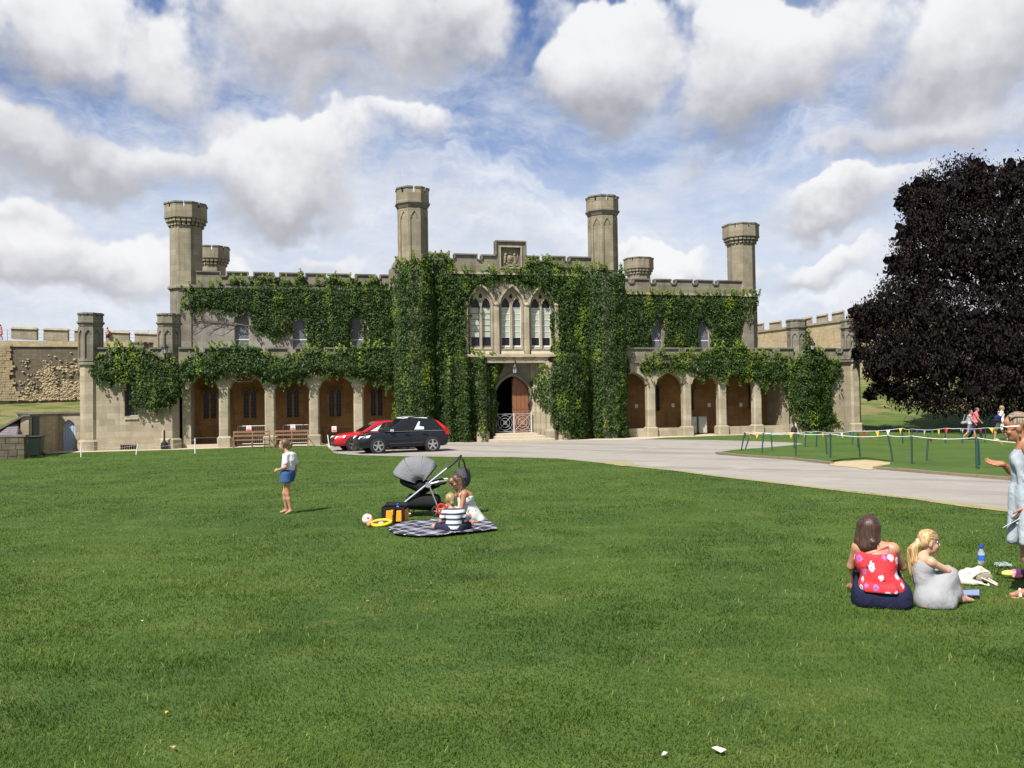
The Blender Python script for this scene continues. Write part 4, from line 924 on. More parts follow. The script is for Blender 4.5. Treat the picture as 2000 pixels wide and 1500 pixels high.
# coursed stones of the sound face at the left, eroded core with proud rubble at the right
z_lo, z_hi = pa(10, 783)[1], pa(10, 672)[1]
m_rubl = stone('pale rubble', (.34, .27, .16), (.46, .38, .25), (.2, .165, .11), .5, course=.2, joint=.5)
st = MB()
xl = pa(-25, 700)[0]
for j in range(24):
    z = z_lo + (z_hi - z_lo) * j / 24; x = xl; x_end = pa(21 + max(0, (10 - j)) * 1.6, 700)[0] + random.uniform(-.15, .1)
    while x < x_end:
        w = random.uniform(.22, .55); h = (z_hi - z_lo) / 24; d = random.uniform(.18, .26)
        st.box(x + .01, x + w - .01, -d, .02, z + .008, z + h - .012); x += w
o = st.obj('coursed_stone', stone('tawny coursed stone', (.27, .21, .125), (.36, .29, .18), (.17, .14, .095), .6, course=.3, joint=.5), wl); o['kind'] = 'stuff'
mb = MB(); xa = pa(18, 700)[0]; mb.box(xa, a1, -.05, -.001, z_lo - .5, z_hi); mb.obj('eroded_core', m_castled, wl)
mb = MB(); mb.hexa([(xl, -.2, z_hi - .25), (a1, -.2, z_hi - .35), (a1, .0, z_hi - .35), (xl, .0, z_hi - .25), (xl, -.22, z_hi + .35), (a1, -.22, z_hi + .2), (a1, 0, z_hi + .2), (xl, 0, z_hi + .35)]); mb.obj('string_course', m_rubl, wl)
st = MB()
def stone_blob(mb, c, r):
    ico = [(0, 0, 1), (.9, 0, .4), (.28, .85, .4), (-.73, .53, .4), (-.73, -.53, .4), (.28, -.85, .4), (.73, .53, -.4), (-.28, .85, -.4), (-.9, 0, -.4), (-.28, -.85, -.4), (.73, -.53, -.4), (0, 0, -1)]
    fs = [(0, 1, 2), (0, 2, 3), (0, 3, 4), (0, 4, 5), (0, 5, 1), (1, 6, 2), (2, 7, 3), (3, 8, 4), (4, 9, 5), (5, 10, 1), (6, 7, 2), (7, 8, 3), (8, 9, 4), (9, 10, 5), (10, 6, 1), (11, 7, 6), (11, 8, 7), (11, 9, 8), (11, 10, 9), (11, 6, 10)]
    mb.add([(c[0] + p[0] * r[0] * random.uniform(.75, 1.2), c[1] + p[1] * r[1] * random.uniform(.75, 1.2), c[2] + p[2] * r[2] * random.uniform(.75, 1.2)) for p in ico], fs)
xb0, xb1 = pa(35, 730)[0], pa(175, 730)[0]
cl = [(random.uniform(xb0, xb1), z_lo + (z_hi - z_lo) * random.random() ** 1.7 * .75, random.uniform(.22, .75)) for _ in range(52)]
for _ in range(7000):
    x = random.uniform(xb0, xb1); q = random.random(); z = z_lo + (z_hi - z_lo) * .98 * q
    lim = .62 * (min(1., (x - xb0) / 2.2)); dens = 1.0 if q < lim * .55 else (.5 if q < lim else .07)
    inc = any((x - c[0]) ** 2 + (z - c[1]) ** 2 < c[2] ** 2 for c in cl)
    if random.random() < dens * (1. if inc else .08):
        r = random.uniform(.035, .125) * (1.3 if random.random() < .12 else 1); stone_blob(st, (x, -.07 - random.random() * .1, z), (r * random.uniform(.9, 1.6), r, r * random.uniform(.6, 1.)))
o = st.obj('rubble_stone', m_rubl, wl); o['kind'] = 'stuff'
# right wall, running towards the viewer
u = np.array([5.2, -13., 0]); u /= np.linalg.norm(u); n_ = np.array([-u[1], u[0], 0]); OR = np.array([30.5, 105., 0])
pb = lambda x, y: onplane(x, y, OR, u, n_)
mR = [(1440, 1464), (1468, 1490), (1496, 1524), (1528, 1555), (1559, 1584), (1588, 1615), (1618, 1647), (1651, 1682), (1687, 1720), (1726, 1762)]
merl = [(pb(l + 3, 625)[0], pb(r - 3, 625)[0]) for l, r in mR]; T = [pb(1487, 629), pb(1570, 619.5), pb(1650, 604)]; Lg = [(t[0], t[1] - 1.15) for t in T]
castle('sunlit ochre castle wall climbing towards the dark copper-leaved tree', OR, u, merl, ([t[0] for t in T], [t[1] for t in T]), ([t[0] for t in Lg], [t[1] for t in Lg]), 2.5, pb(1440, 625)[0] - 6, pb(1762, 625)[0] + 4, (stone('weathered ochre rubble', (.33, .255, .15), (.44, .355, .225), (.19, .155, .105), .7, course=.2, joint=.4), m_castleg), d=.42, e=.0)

# outbuilding with the blue arched door, left of the courthouse
ob = empty('outbuilding', FO, TH, 'low stone outbuilding with pale blue arched door beside the left pavilion', 'outbuilding')
A = lambda x, y, b=1.: fac(x, y, b)
aL, aR = A(112, 850)[0], A(158, 850)[0]; zt = A(130, 808)[1]
dl_, dr_ = A(121.5, 850)[0], A(147, 850)[0]; dc = (dl_ + dr_) / 2; zs = A(130, 834)[1]; zap = A(130, 820)[1]
MB().wall([(aL - 2, -.1), (aL - 2, zt), (aR + .6, zt), (aR + .6, -.1)], [[(dl_, -.05)] + arch(dc, zs, (dr_ - dl_) / 2, zap - zs, 8, .3) + [(dr_, -.05)]], 1., 1.4).obj('wall', m_stone, ob)
MB().box(aL - 2, aR + .6, .92, 1.5, zt, zt + .1).obj('coping', m_cope, ob)
m_bdoor = mat('pale blue door paint', (.36, .45, .58), .6, var=.1)
d_ = MB().xz([(dl_, -.04)] + arch(dc, zs, (dr_ - dl_) / 2 - .005, zap - zs - .005, 8, .3) + [(dr_, -.04)], 1.2, 1.25).obj('door', m_bdoor, ob)
for k in range(5):
    x0_ = dl_ + (dr_ - dl_) * k / 5; h_ = zs + (zap - zs) * (.55 if k in (0, 4) else .85 if k in (1, 3) else .9); MB().box(x0_ + .012, x0_ + (dr_ - dl_) / 5 - .012, 1.17, 1.199, -.04, h_).obj('plank', m_bdoor, d_)
bF = -4.2; aS = A(115, 850)[0]; zs2 = A(107, 811, .5)[1]; aW = fac(40, 850, bF)[0]
mb = MB(); mb.box(aS - .35, aS, bF, 1.0, -.1, zs2); mb.xz([(aW, -.1), (aS - .351, -.1), (aS - .351, zs2), (aW, fac(40, 829, bF)[1])], bF + .001, bF + .3); mb.obj('lean_to_wall', m_castle, ob)
mb = MB(); mb.hexa([(aW - 2.2, bF - .1, fac(40, 829, bF)[1] - 1.), (aS - .2, bF - .1, zs2), (aS - .2, 1.0, zs2), (aW - 2.2, 1., fac(40, 829, bF)[1] - 1.), (aW - 2.2, bF - .1, fac(40, 829, bF)[1] - .88), (aS - .2, bF - .1, zs2 + .1), (aS - .2, 1.0, zs2 + .1), (aW - 2.2, 1., fac(40, 829, bF)[1] - .88)])
mb.box(aS - .2, aS + .08, bF - .1, .92, zs2, zs2 + .09); mb.obj('roof', m_cope, ob)
m_teal = mat('dark teal door paint', (.03, .05, .055), .6)
sd = MB(); sd.box(aS, aS + .03, bF + .5, bF + 1.6, -.05, 1.95); sdo = sd.obj('side_door', m_teal, ob)
for k in range(4): MB().box(aS + .031, aS + .05, bF + .54 + k * .26, bF + .77 + k * .26, 0., 1.9).obj('plank', m_teal, sdo)
# slate-roofed shed and low wall at the far left
m_slate = mat('purple slate', (.17, .145, .15), .75, var=.3, vscale=8)
sh = empty('shed', FO, TH, 'small shed with a purplish pyramid slate roof at the far left edge', 'shed'); bS = -5.2
pS = lambda x, y, b=bS: fac(x, y, b)
x0_, x1_ = pS(-14, 855)[0], pS(32, 855)[0]; ze, zr = pS(32, 855)[1], pS(12, 828)[1]; xm0, xm1 = pS(7, 828)[0], pS(18, 828)[0]; ym = bS + 1.3
MB().box(x0_ + .1, x1_ - .1, bS + .15, bS + 2.5, -.1, ze).obj('wall', m_stone, sh)
R0 = [(x0_, bS, ze), (x1_, bS, ze), (x1_, bS + 2.6, ze), (x0_, bS + 2.6, ze)]; R1 = [(xm0, ym, zr), (xm1, ym, zr), (xm1, ym + .05, zr), (xm0, ym + .05, zr)]
mb = MB(); mb.loft([R0, R1]); rf = mb.obj('roof', m_slate, sh)
sl = None
for j in range(8):
    for side in range(2):
        A_, B_ = (np.array(R0[0]), np.array(R0[1])) if side == 0 else (np.array(R0[1]), np.array(R0[2])); C__, D_ = (np.array(R1[0]), np.array(R1[1])) if side == 0 else (np.array(R1[1]), np.array(R1[2]))
        t0, t1 = j / 8, (j + 1.15) / 8; p0, p1 = A_ + (C__ - A_) * t0, B_ + (D_ - B_) * t0; q0, q1 = A_ + (C__ - A_) * t1, B_ + (D_ - B_) * t1
        nrm = np.cross(B_ - A_, C__ - A_); nrm /= np.linalg.norm(nrm); m_ = max(1, int(np.linalg.norm(p1 - p0) / .3)); mm = MB()
        for i in range(m_):
            a_, b_ = i / m_ + .01, (i + 1) / m_ - .01; lo_ = [p0 + (p1 - p0) * a_, p0 + (p1 - p0) * b_, q0 + (q1 - q0) * b_, q0 + (q1 - q0) * a_]
            lift = .02 + random.uniform(0, .012); mm = MB(); mm.hexa([lo_[0] + nrm * .002, lo_[1] + nrm * .002, lo_[2] + nrm * .002, lo_[3] + nrm * .002, lo_[0] + nrm * lift, lo_[1] + nrm * lift, lo_[2] + nrm * .004, lo_[3] + nrm * .004]); mm.obj('slate', m_slate, rf)
lw = empty('low_wall', FO, TH, 'low dark blackened stone wall at the far left edge of the lawn', 'wall'); bL = -6.2
x1_ = fac(48, 870, bL)[0]; x0_ = fac(-60, 870, bL)[0]; z1_, z0_ = fac(20, 854, bL)[1], -.3
MB().box(x0_, x1_, bL, bL + .45, z0_, z1_).obj('core', m_castled, lw)
nr_ = 4
for j in range(nr_):
    x = x0_
    while x < x1_ - .05:
        w = min(random.uniform(.3, .7), x1_ - x); h = (z1_ + .15) / nr_
        MB().box(x + .012, x + w - .012, bL - random.uniform(.03, .06), bL + .46, -.15 + j * h + .01, -.15 + (j + 1) * h - .01).obj('stone', m_castled, lw); x += w
MB().box(x0_, x1_ + .06, bL - .08, bL + .55, z1_ + .001, z1_ + .1).obj('coping', m_cope, lw)

# ---- copper beech
tr = empty('beech_tree', (36., 58.5, float(gz(36, 58.5)) - .1), 0, 'huge dark purple copper beech tree drooping over the grass bank at the right', 'tree'); TO = np.array(tr.location)
m_beechbark = mat('grey beech bark', (.075, .07, .062), .85, var=.25, vscale=3)
mb = MB(); mb.tube([(0, 0, 0), (.1, .1, 1.2), (0, .2, 3), (.1, 0, 6), (0, 0, 10), (.2, 0, 15)], [.95, .7, .6, .5, .33, .1], 10); mb.obj('trunk', m_beechbark, tr)
lobes = []
def pix(p_):
    d_ = np.asarray(p_, float) - np.array([0, 0, CZ]); w_ = d_ @ FW; return 1000 + F * (d_ @ RT) / w_, 750 - F * (d_ @ UP) / w_, w_
SIL = [(1762, 372), (1790, 352), (1830, 318), (1860, 303), (1900, 312), (1945, 335), (1975, 318), (2030, 322), (2200, 420), (2330, 600), (2300, 780), (2050, 835), (1900, 832), (1850, 826), (1826, 806), (1790, 790), (1770, 800), (1745, 790), (1725, 768), (1708, 764), (1694, 712), (1684, 668), (1668, 628), (1672, 606), (1705, 582), (1730, 540), (1752, 498), (1748, 470), (1768, 430)]
for (x, y, r, Y) in [(1860, 385, 80, 57), (1945, 375, 85, 57), (1812, 415, 55, 56), (1790, 455, 65, 57), (1800, 530, 70, 56), (1880, 500, 110, 55), (1985, 480, 120, 56), (1775, 590, 70, 55), (1728, 605, 58, 56), (1702, 622, 42, 57), (1690, 655, 34, 57), (1830, 640, 100, 53), (1930, 640, 110, 52), (1775, 690, 75, 54), (1858, 715, 75, 52), (1960, 720, 85, 51), (1735, 700, 55, 55), (1712, 725, 34, 56), (1722, 755, 22, 56), (1760, 765, 30, 55), (1808, 765, 36, 53), (2050, 600, 140, 56), (2060, 430, 110, 57), (2100, 720, 110, 53), (2190, 580, 130, 58), (2160, 420, 100, 59), (1905, 768, 45, 50), (1980, 775, 50, 50), (1835, 788, 30, 61), (1880, 800, 36, 63), (1930, 806, 40, 63), (1985, 804, 42, 62), (2050, 800, 50, 60), (2130, 800, 60, 60), (1800, 365, 30, 57), (1768, 395, 26, 57), (1755, 520, 40, 57), (1985, 335, 50, 57), (1905, 335, 45, 57), (1698, 770, 14, 55), (1745, 792, 14, 55), (1780, 798, 16, 54), (1833, 795, 18, 52), (1672, 610, 18, 57), (1680, 690, 18, 57), (1768, 372, 14, 57)]:
    p_ = at(x, y, Y); R = r * Y / 1675; lobes.append((p_, np.array([R, R * 1.05, R * .9])))
for k in range(46):
    th = random.uniform(0, 2 * math.pi); ph = random.uniform(-.35, 1.2); d = np.array([math.cos(th) * math.cos(ph), math.sin(th) * math.cos(ph), math.sin(ph)])
    if d[0] < -.2 and d[1] < .35: continue
    c = np.array([37., 59.5, 9.]) + d * np.array([9.5, 8.5, 8.5]); R = random.uniform(1.8, 3.0); sx, sy, w_ = pix(c)
    if not inside(SIL, np.array([sx]), np.array([sy]))[0] or edge_dist(SIL, np.array([sx]), np.array([sy]))[0] < R * F / w_ * .85: continue
    lobes.append((c, np.array([R, R, R * .85])))
P, Nn, Tn = [], [], []
for c, R in lobes:
    k = int(900 * (R[0] / 3) ** 2 + 90); d = RNG.normal(size=(k, 3)); d /= np.linalg.norm(d, axis=1)[:, None]; q = .55 + .52 * RNG.random(k) ** .6
    pts = c + d * R * q[:, None] + RNG.normal(0, .18, (k, 3)); pts[:, 2] -= .35 * RNG.random(k) ** 2
    P.append(pts); Nn.append(d * .6 + RNG.normal(0, .6, (k, 3)) + [0, 0, .35]); Tn.append(RNG.random(k) * .7 + .3 * RNG.random())
P, Nn, Tn = np.concatenate(P), np.concatenate(Nn), np.concatenate(Tn)
sx, sy, _w = pix(P); ed_ = edge_dist(SIL, sx, sy); wob = 16 * vnoise(sx / 14., sy / 14., 77, 1.) + 10 * vnoise(sx / 5., sy / 5., 78, 1.)
ok = (P[:, 2] > gz(P[:, 0], P[:, 1]) + .35 + 1.5 * vnoise(P[:, 0], P[:, 1], 79, .7)) & ((vnoise(P[:, 0] * .9 + P[:, 1] * .5, P[:, 2] * 1.5 - P[:, 1] * .3, 80, .75) * .6 + vnoise(P[:, 0] * 1.1 - P[:, 1] * .6, P[:, 2] * 2., 81, 1.6) * .4 > .36) | (RNG.random(len(P)) < .22)) & (np.where(inside(SIL, sx, sy), 1, -1) * ed_ > wob - 14); P, Nn, Tn = P[ok], Nn[ok], Tn[ok]
P3 = []; 
for j in range(5): P3.append(P + RNG.normal(0, .22, P.shape))
P = np.concatenate(P3); Nn = np.concatenate([Nn + RNG.normal(0, .45, Nn.shape) for _ in range(5)]); Tn = np.tile(Tn, 5)
leaves_mesh('crown', P - TO, Nn, RNG.uniform(.10, .24, len(P)), Tn, m_beech, tr, aspect=.6, droop=.75)
Pi = []
for c, R in lobes:
    k = int(150 * (R[0] / 3) ** 2 + 12); d = RNG.normal(size=(k, 3)); d /= np.linalg.norm(d, axis=1)[:, None]; Pi.append(c + d * R * (.25 + .45 * RNG.random(k))[:, None])
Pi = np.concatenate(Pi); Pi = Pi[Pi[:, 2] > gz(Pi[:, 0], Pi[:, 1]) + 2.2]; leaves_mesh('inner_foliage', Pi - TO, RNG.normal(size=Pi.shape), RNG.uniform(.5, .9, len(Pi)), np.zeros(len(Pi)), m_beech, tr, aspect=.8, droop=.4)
print('beech leaves', len(P), len(Pi))
for k, (c, R) in enumerate(lobes[::3]):
    q = c - TO; s0 = np.array([0, 0, random.uniform(2.5, 8)]); MB().tube([s0, s0 * .5 + q * .5 + [0, 0, .8], q], [.22, .13, .04], 6).obj('limb', m_beechbark, tr)

# ================================================================== CARS
m_tyre = mat('tyre rubber', (.018, .018, .019), .85); m_rim = mat('alloy rim', (.55, .55, .56), .3, metal=.9); m_rimd = mat('dark wheel well', (.01, .01, .01), .7)
m_cglass = mat('tinted car glass', (.008, .010, .012), .08, spec=.45); m_black = mat('black plastic', (.02, .02, .021), .55)
m_lamp = mat('headlamp glass', (.75, .77, .8), .1, spec=.8); m_tail = mat('red tail lamp', (.45, .012, .012), .2); m_chrome = mat('chrome trim', (.75, .76, .78), .2, metal=1.)
m_screen = mat('silver sunshade', (.50, .66, .62), .5)
def car(loc, ang, L, W, H, wb, paint, label, belt=.98, hood=.93, wheel_r=.355, mirror=None, redtail=True, shade=True):
    """x forward, y to the car's left"""
    root = empty('parked_car', loc, ang, label, 'car', 'cars parked in front of the courthouse')
    h = W / 2; xf, xr = L / 2, -L / 2; fa_ = xf - .92; ra = fa_ - wb
    # lower body: stations from tail to nose: x, half width, bottom, shoulder, top
    ST = [(xr, h * .80, .42, .80, belt - .02), (xr + .08, h * .90, .30, .84, belt + .03), (xr + .5, h * .99, .27, .84, belt + .05), (ra, h, .25, .84, belt + .02), (0., h * .985, .23, .78, belt - .02), (fa_ - .45, h * .99, .25, .78, belt - .04), (fa_, h, .26, .80, hood), (xf - .35, h * .95, .24, .72, hood - .08), (xf - .08, h * .80, .24, .62, hood - .2), (xf, h * .62, .30, .55, hood - .30)]
    rings = []
    for x, w, zb, zm, zt in ST:
        half = [(0, zb), (w * .8, zb), (w * .97, zb + .10), (w, zb + .28), (w * .995, zm), (w * .93, zt - .035), (w * .82, zt), (0, zt + .035)]
        rings.append([(x, y, z) for y, z in half] + [(x, -y, z) for y, z in half[-2:0:-1]])
    mb = MB(); mb.loft(rings); body = mb.obj('body', paint, root, smooth=True, sub=2)
    # cabin
    yb, yt = h * .90, h * .70; B = {(-1): (xr + .12, xr + .75), 1: (fa_ - .38, fa_ - 1.35)}
    def G(s, t, side):   # s: 0 tail .. 1 nose along the side, t: 0 belt .. 1 roof
        x = (B[-1][0] + (B[-1][1] - B[-1][0]) * t) * (1 - s) + (B[1][0] + (B[1][1] - B[1][0]) * t) * s
        return np.array([x, side * (yb + (yt - yb) * t), belt - .03 + (H - .03 - belt + .03) * t + .04 * math.sin(math.pi * s) * t])
    mb = MB(); rr = []
    for t in (0, .5, .92, 1.0):
        k = .97 if t == 1. else 1.; tt = min(t, .97) if t < 1 else 1.0
        rr.append([tuple(G(s, tt, 1) * [1, k, 1]) for s in np.linspace(0, 1, 9)] + [tuple(G(s, tt, -1) * [1, k, 1]) for s in np.linspace(1, 0, 9)])
    mb.loft(rr); mb.obj('cabin', paint, root, smooth=False, bevel=.03)
    def pane(name, pts, side, m_=m_cglass, off=.006, th=.02):
        P_ = [G(s, t, side) + np.array([0, side * off, 0]) for s, t in pts]; n = len(P_); mb = MB()
        Q_ = [p - np.array([0, side * th, 0]) for p in P_]
        mb.add([tuple(p) for p in P_ + Q_], [tuple(range(n)), tuple(range(2 * n - 1, n - 1, -1))] + [(i, n + i, n + (i + 1) % n, (i + 1) % n) for i in range(n)]); return mb.obj(name, m_, root)
    for sd in (1, -1):
        pane('side_window', [(.62, .10), (.93, .10), (.80, .62), (.68, .88), (.62, .90)], sd); pane('side_window', [(.34, .12), (.60, .10), (.60, .90), (.35, .90)], sd); pane('side_window', [(.10, .22), (.315, .13), (.325, .89), (.16, .86), (.08, .5)], sd)
        if shade: pane('sunshade', [(.38, .15), (.55, .15), (.50, .75), (.46, .75), (.47, .40), (.38, .35)] if mirror else [(.72, .14), (.86, .14), (.74, .7)], sd, m_screen, .009, .012)
        mb = MB(); mb.tube([tuple(G(s, .045, sd) + [0, sd * .012, 0]) for s in np.linspace(.06, .97, 8)], .012, 5); mb.obj('window_trim', m_chrome, root)
        for x in (fa_, ra):
            MB().loft([[(x + (wheel_r + .055) * math.cos(q), sd * (h - .02 + d), wheel_r + .01 + (wheel_r + .055) * math.sin(q)) for q in np.linspace(0, 2 * math.pi, 24, endpoint=False)] for d in (0, .024)]).obj('wheel_arch', m_rimd, root)
            w = MB(); yy = sd * (h - .20)
            ring = lambda r, y: [(x + r * math.cos(q), y, wheel_r + r * math.sin(q)) for q in np.linspace(0, 2 * math.pi, 28, endpoint=False)]
            w.loft([ring(wheel_r * .55, yy), ring(wheel_r * .96, yy), ring(wheel_r, yy + sd * .04), ring(wheel_r, yy + sd * .2), ring(wheel_r * .94, yy + sd * .235), ring(wheel_r * .70, yy + sd * .235), ring(wheel_r * .68, yy + sd * .2), ring(.02, yy + sd * .2)]); wo_ = w.obj('wheel', m_tyre, root, smooth=False)
            rm = MB(); yo = yy + sd * .225
            for k in range(5):
                q = 2 * math.pi * k / 5 + .3; c_, s_ = math.cos(q), math.sin(q); t_ = np.array([-s_, 0, c_]); r_ = np.array([c_, 0, s_]); o_ = np.array([x, 0, wheel_r])
                pts = [o_ + r_ * .03 + t_ * .045, o_ + r_ * .03 - t_ * .045, o_ + r_ * wheel_r * .69 - t_ * .035, o_ + r_ * wheel_r * .69 + t_ * .035]
                rm.hexa([(p[0], yo - sd * .02, p[2]) for p in pts] + [(p[0], yo, p[2]) for p in pts])
            rm.loft([ring(.06, yo - sd * .02), ring(.055, yo + sd * .012), ring(.01, yo + sd * .014)]); 
            rm.loft([ring(wheel_r * .70, yo - sd * .01), ring(wheel_r * .72, yo + sd * .012), ring(wheel_r * .66, yo + sd * .012), ring(wheel_r * .66, yo - sd * .01)], cap=False); rm.obj('rim', m_rim, wo_)
        mb = MB(); mp = G(.90, .06, sd) + [.05, sd * .13, .03]
        mb.loft([[(mp[0] + dx_, mp[1] + y_ * sd, mp[2] + z_) for y_, z_ in ((-.12, -.03), (.08, -.06), (.11, .0), (.09, .075), (-.08, .07))] for dx_ in (-.06, .02, .09)]); mb.obj('mirror', mirror or paint, root, smooth=False, bevel=.015)
        z_ = hood - .16
        mb = MB(); mb.hexa([(xf - .01, sd * h * .62, z_ - .12), (xf - .46, sd * h * .985, z_ - .05), (xf - .55, sd * h * .97, z_ + .06), (xf - .08, sd * h * .62, z_ + .0)] + [(xf - .30, sd * h * .3, z_ - .10), (xf - .6, sd * h * .5, z_ - .02), (xf - .6, sd * h * .5, z_ + .07), (xf - .3, sd * h * .3, z_ + .01)]); mb.obj('headlight', m_lamp, root)
        mb = MB(); mb.tube([(fa_ - .55, sd * (h + .002), .46), (ra + .5, sd * (h + .002), .48)], .03, 5); mb.obj('sill_moulding', m_black, root)
        for x in (G(.61, 0, 1)[0], G(.33, 0, 1)[0], G(.9, 0, 1)[0] - .02): MB().box(x - .006, x + .006, min(sd * (h - .02), sd * (h + .0035)), max(sd * (h - .02), sd * (h + .0035)), .42, belt - .09).obj('door_gap', m_rimd, root)
        for x in (G(.66, 0, 1)[0], G(.38, 0, 1)[0]): MB().box(x - .10, x + .10, min(sd * h * .98, sd * (h + .03)), max(sd * h * .98, sd * (h + .03)), belt - .16, belt - .125).obj('door_handle', paint, root)
        if redtail:
            mb = MB(); P_ = [(xr + .72, yt + .03, H - .10), (xr + .58, yt + .05, H - .14), (xr + .24, yb + .05, belt + .18), (xr + .03, yb + .02, belt + .0), (xr + .03, yb + .0, belt - .22), (xr + .22, yb + .08, belt - .20), (xr + .32, yb + .06, belt + .04)]
            mb.add([(x, sd * y, z) for x, y, z in P_] + [(x + .02, sd * (y - .12), z) for x, y, z in P_], [tuple(range(7)), tuple(range(13, 6, -1))] + [(i, 7 + i, 7 + (i + 1) % 7, (i + 1) % 7) for i in range(7)]); mb.obj('tail_light', m_tail, root)
    # windscreen, rear screen, grille, roof rails
    for nm, s, off in (('windscreen', 1., .012), ('rear_window', 0., -.012)):
        c = [G(s, .12, 1), G(s, .12, -1), G(s, .92, -1), G(s, .92, 1)]; c = [p * [1, .9, 1] + [off, 0, .008] for p in c]; mb = MB(); mb.hexa(c + [p - np.array([off * 2.5, 0, .02]) for p in c]); mb.obj(nm, m_cglass, root)
    mb = MB(); mb.hexa([(xf - .02, -h * .42, .50), (xf - .02, h * .42, .50), (xf - .06, h * .46, .70), (xf - .06, -h * .46, .70), (xf + .025, -h * .40, .50), (xf + .025, h * .40, .50), (xf - .01, h * .43, .70), (xf - .01, -h * .43, .70)]); mb.obj('grille', m_black, root)
    mb = MB(); mb.box(xf - .12, xf + .02, -h * .72, h * .72, .26, .38); mb.obj('bumper_intake', m_black, root)
    for sd in (1, -1): MB().tube([tuple(G(s, 1., sd) + [0, -sd * .05, .05]) for s in np.linspace(.12, .85, 7)], .018, 5).obj('roof_rail', m_black, root)
    return root
def carpaint(name, c): return mat(name, c, .35, coat=.35, spec=.35)
def wheelpt(x, y): return gnd(x, y)
hd = np.array([-.92, -.39]); hd /= np.linalg.norm(hd); lf = np.array([-hd[1], hd[0]])          # heading, its left
def place_car(px, L, W, wb, sc=1., **k):
    """px: where the front wheel nearest the viewer meets the ground"""
    g0 = px if len(px) == 3 else gnd(*px); side = 1 if lf[1] < 0 else -1
    c = g0[:2] - hd * (L / 2 - .92) - lf * side * (W / 2 - .1)
    r = car((c[0], c[1], float(gz(*c)) + .008), math.atan2(hd[1], hd[0]), L, W, k.pop('H'), wb, **k); r.scale = (sc, sc, sc); return r
place_car((736, 886.5), 4.63, 1.88, 2.77, sc=.955, H=1.68, paint=carpaint('black car paint', (.006, .008, .014)), label='black estate-like SUV with silver mirrors parked nearest the lawn', belt=1.06, hood=1.0, wheel_r=.365, mirror=mat('silver mirror', (.6, .6, .62), .3, metal=.6))
place_car((688, 881.5), 4.42, 1.80, 2.70, sc=.955, H=1.52, paint=carpaint('red car paint', (.42, .012, .02)), label='bright red hatchback parked between the black car and the arcade', belt=.96, hood=.93, wheel_r=.35)
place_car((742, 875), 4.3, 1.78, 2.6, H=1.60, paint=carpaint('white car paint', (.75, .75, .74)), label='white car of which mostly the roof shows behind the red one', belt=.98, hood=.95, wheel_r=.34, redtail=False, shade=False)

# ================================================================== COURTYARD FURNITURE
def F3(a, b, z): return FO + a * FU + b * FN + np.array([0, 0, z])
def bench(px, label, b=-1.0):
    a0, a1 = fac(px[0], 860, b)[0], fac(px[1], 860, b)[0]; L = a1 - a0
    r = empty('bench', F3(a0, b, 0), TH, label, 'bench', 'timber benches in front of the arcade')
    for i, z in enumerate((.42, .43, .44)): MB().box(0, L, -.42 + i * .14, -.30 + i * .14, z, z + .035).obj('seat_slat', m_wood, r)
    for z in (.62, .82): MB().box(.02, L - .02, .06 + (z - .4) * .18, .095 + (z - .4) * .18, z, z + .11).obj('back_rail', m_wood, r)
    for x in (.04, L * .5, L - .1):
        MB().box(x, x + .06, -.40, -.34, 0, .42).obj('leg', m_wood, r)
        m_ = MB(); m_.hexa([(x, .02, 0), (x + .06, .02, 0), (x + .06, .08, 0), (x, .08, 0), (x, .14, .92), (x + .06, .14, .92), (x + .06, .2, .92), (x, .2, .92)]); m_.obj('back_post', m_wood, r)
    for x in (.04, L - .1): MB().box(x, x + .06, -.44, .12, .58, .62).obj('armrest', m_wood, r); MB().box(x, x + .06, -.44, -.38, .42, .58).obj('arm_post', m_wood, r)
    MB().box(.06, L - .06, -.17, -.13, .14, .19).obj('stretcher', m_wood, r)
    m_ = MB(); m_.hexa([(L - .02, -.3, .42), (L + .04, -.3, .42), (L + .04, -.24, .42), (L - .02, -.24, .42), (L + .28, -.3, 0), (L + .34, -.3, 0), (L + .34, -.24, 0), (L + .28, -.24, 0)]); m_.obj('brace', m_wood, r)
bench((454, 529), 'weathered timber bench before the second arcade bay, left one of the pair'); bench((533, 604), 'weathered timber bench nearer the red car, right one of the pair')
m_notice = mat('white notice board', (.72, .72, .71), .5); m_redink = mat('red print', (.55, .06, .08), .6); m_greyink = mat('grey print', (.3, .3, .32), .6)
def notice(px, b, label, red=True, w=.27, h=.33, z=None, grp=None):
    a, z_ = fac(px[0], px[1], b); r = empty('notice', F3(a, b, z_), TH, label, 'notice', grp)
    MB().box(-w / 2, w / 2, -.012, 0, -h / 2, h / 2).obj('board', m_notice, r)
    ink = m_redink if red else m_greyink; mb = MB()
    if red:
        mb.tube([(.0 + .055 * math.cos(q * math.pi / 8), -.014, .05 + .055 * math.sin(q * math.pi / 8)) for q in range(17)], .010, 4, cap=False); mb.box(-w * .42, w * .42, -.0155, -.0125, -h * .44, -h * .16)
    else:
        for k in range(4): mb.box(-w * .36, w * (.36 - .1 * (k == 3)), -.015, -.0125, h * .28 - k * .07, h * .28 - k * .07 + .025)
    mb.obj('print', ink, r); return r
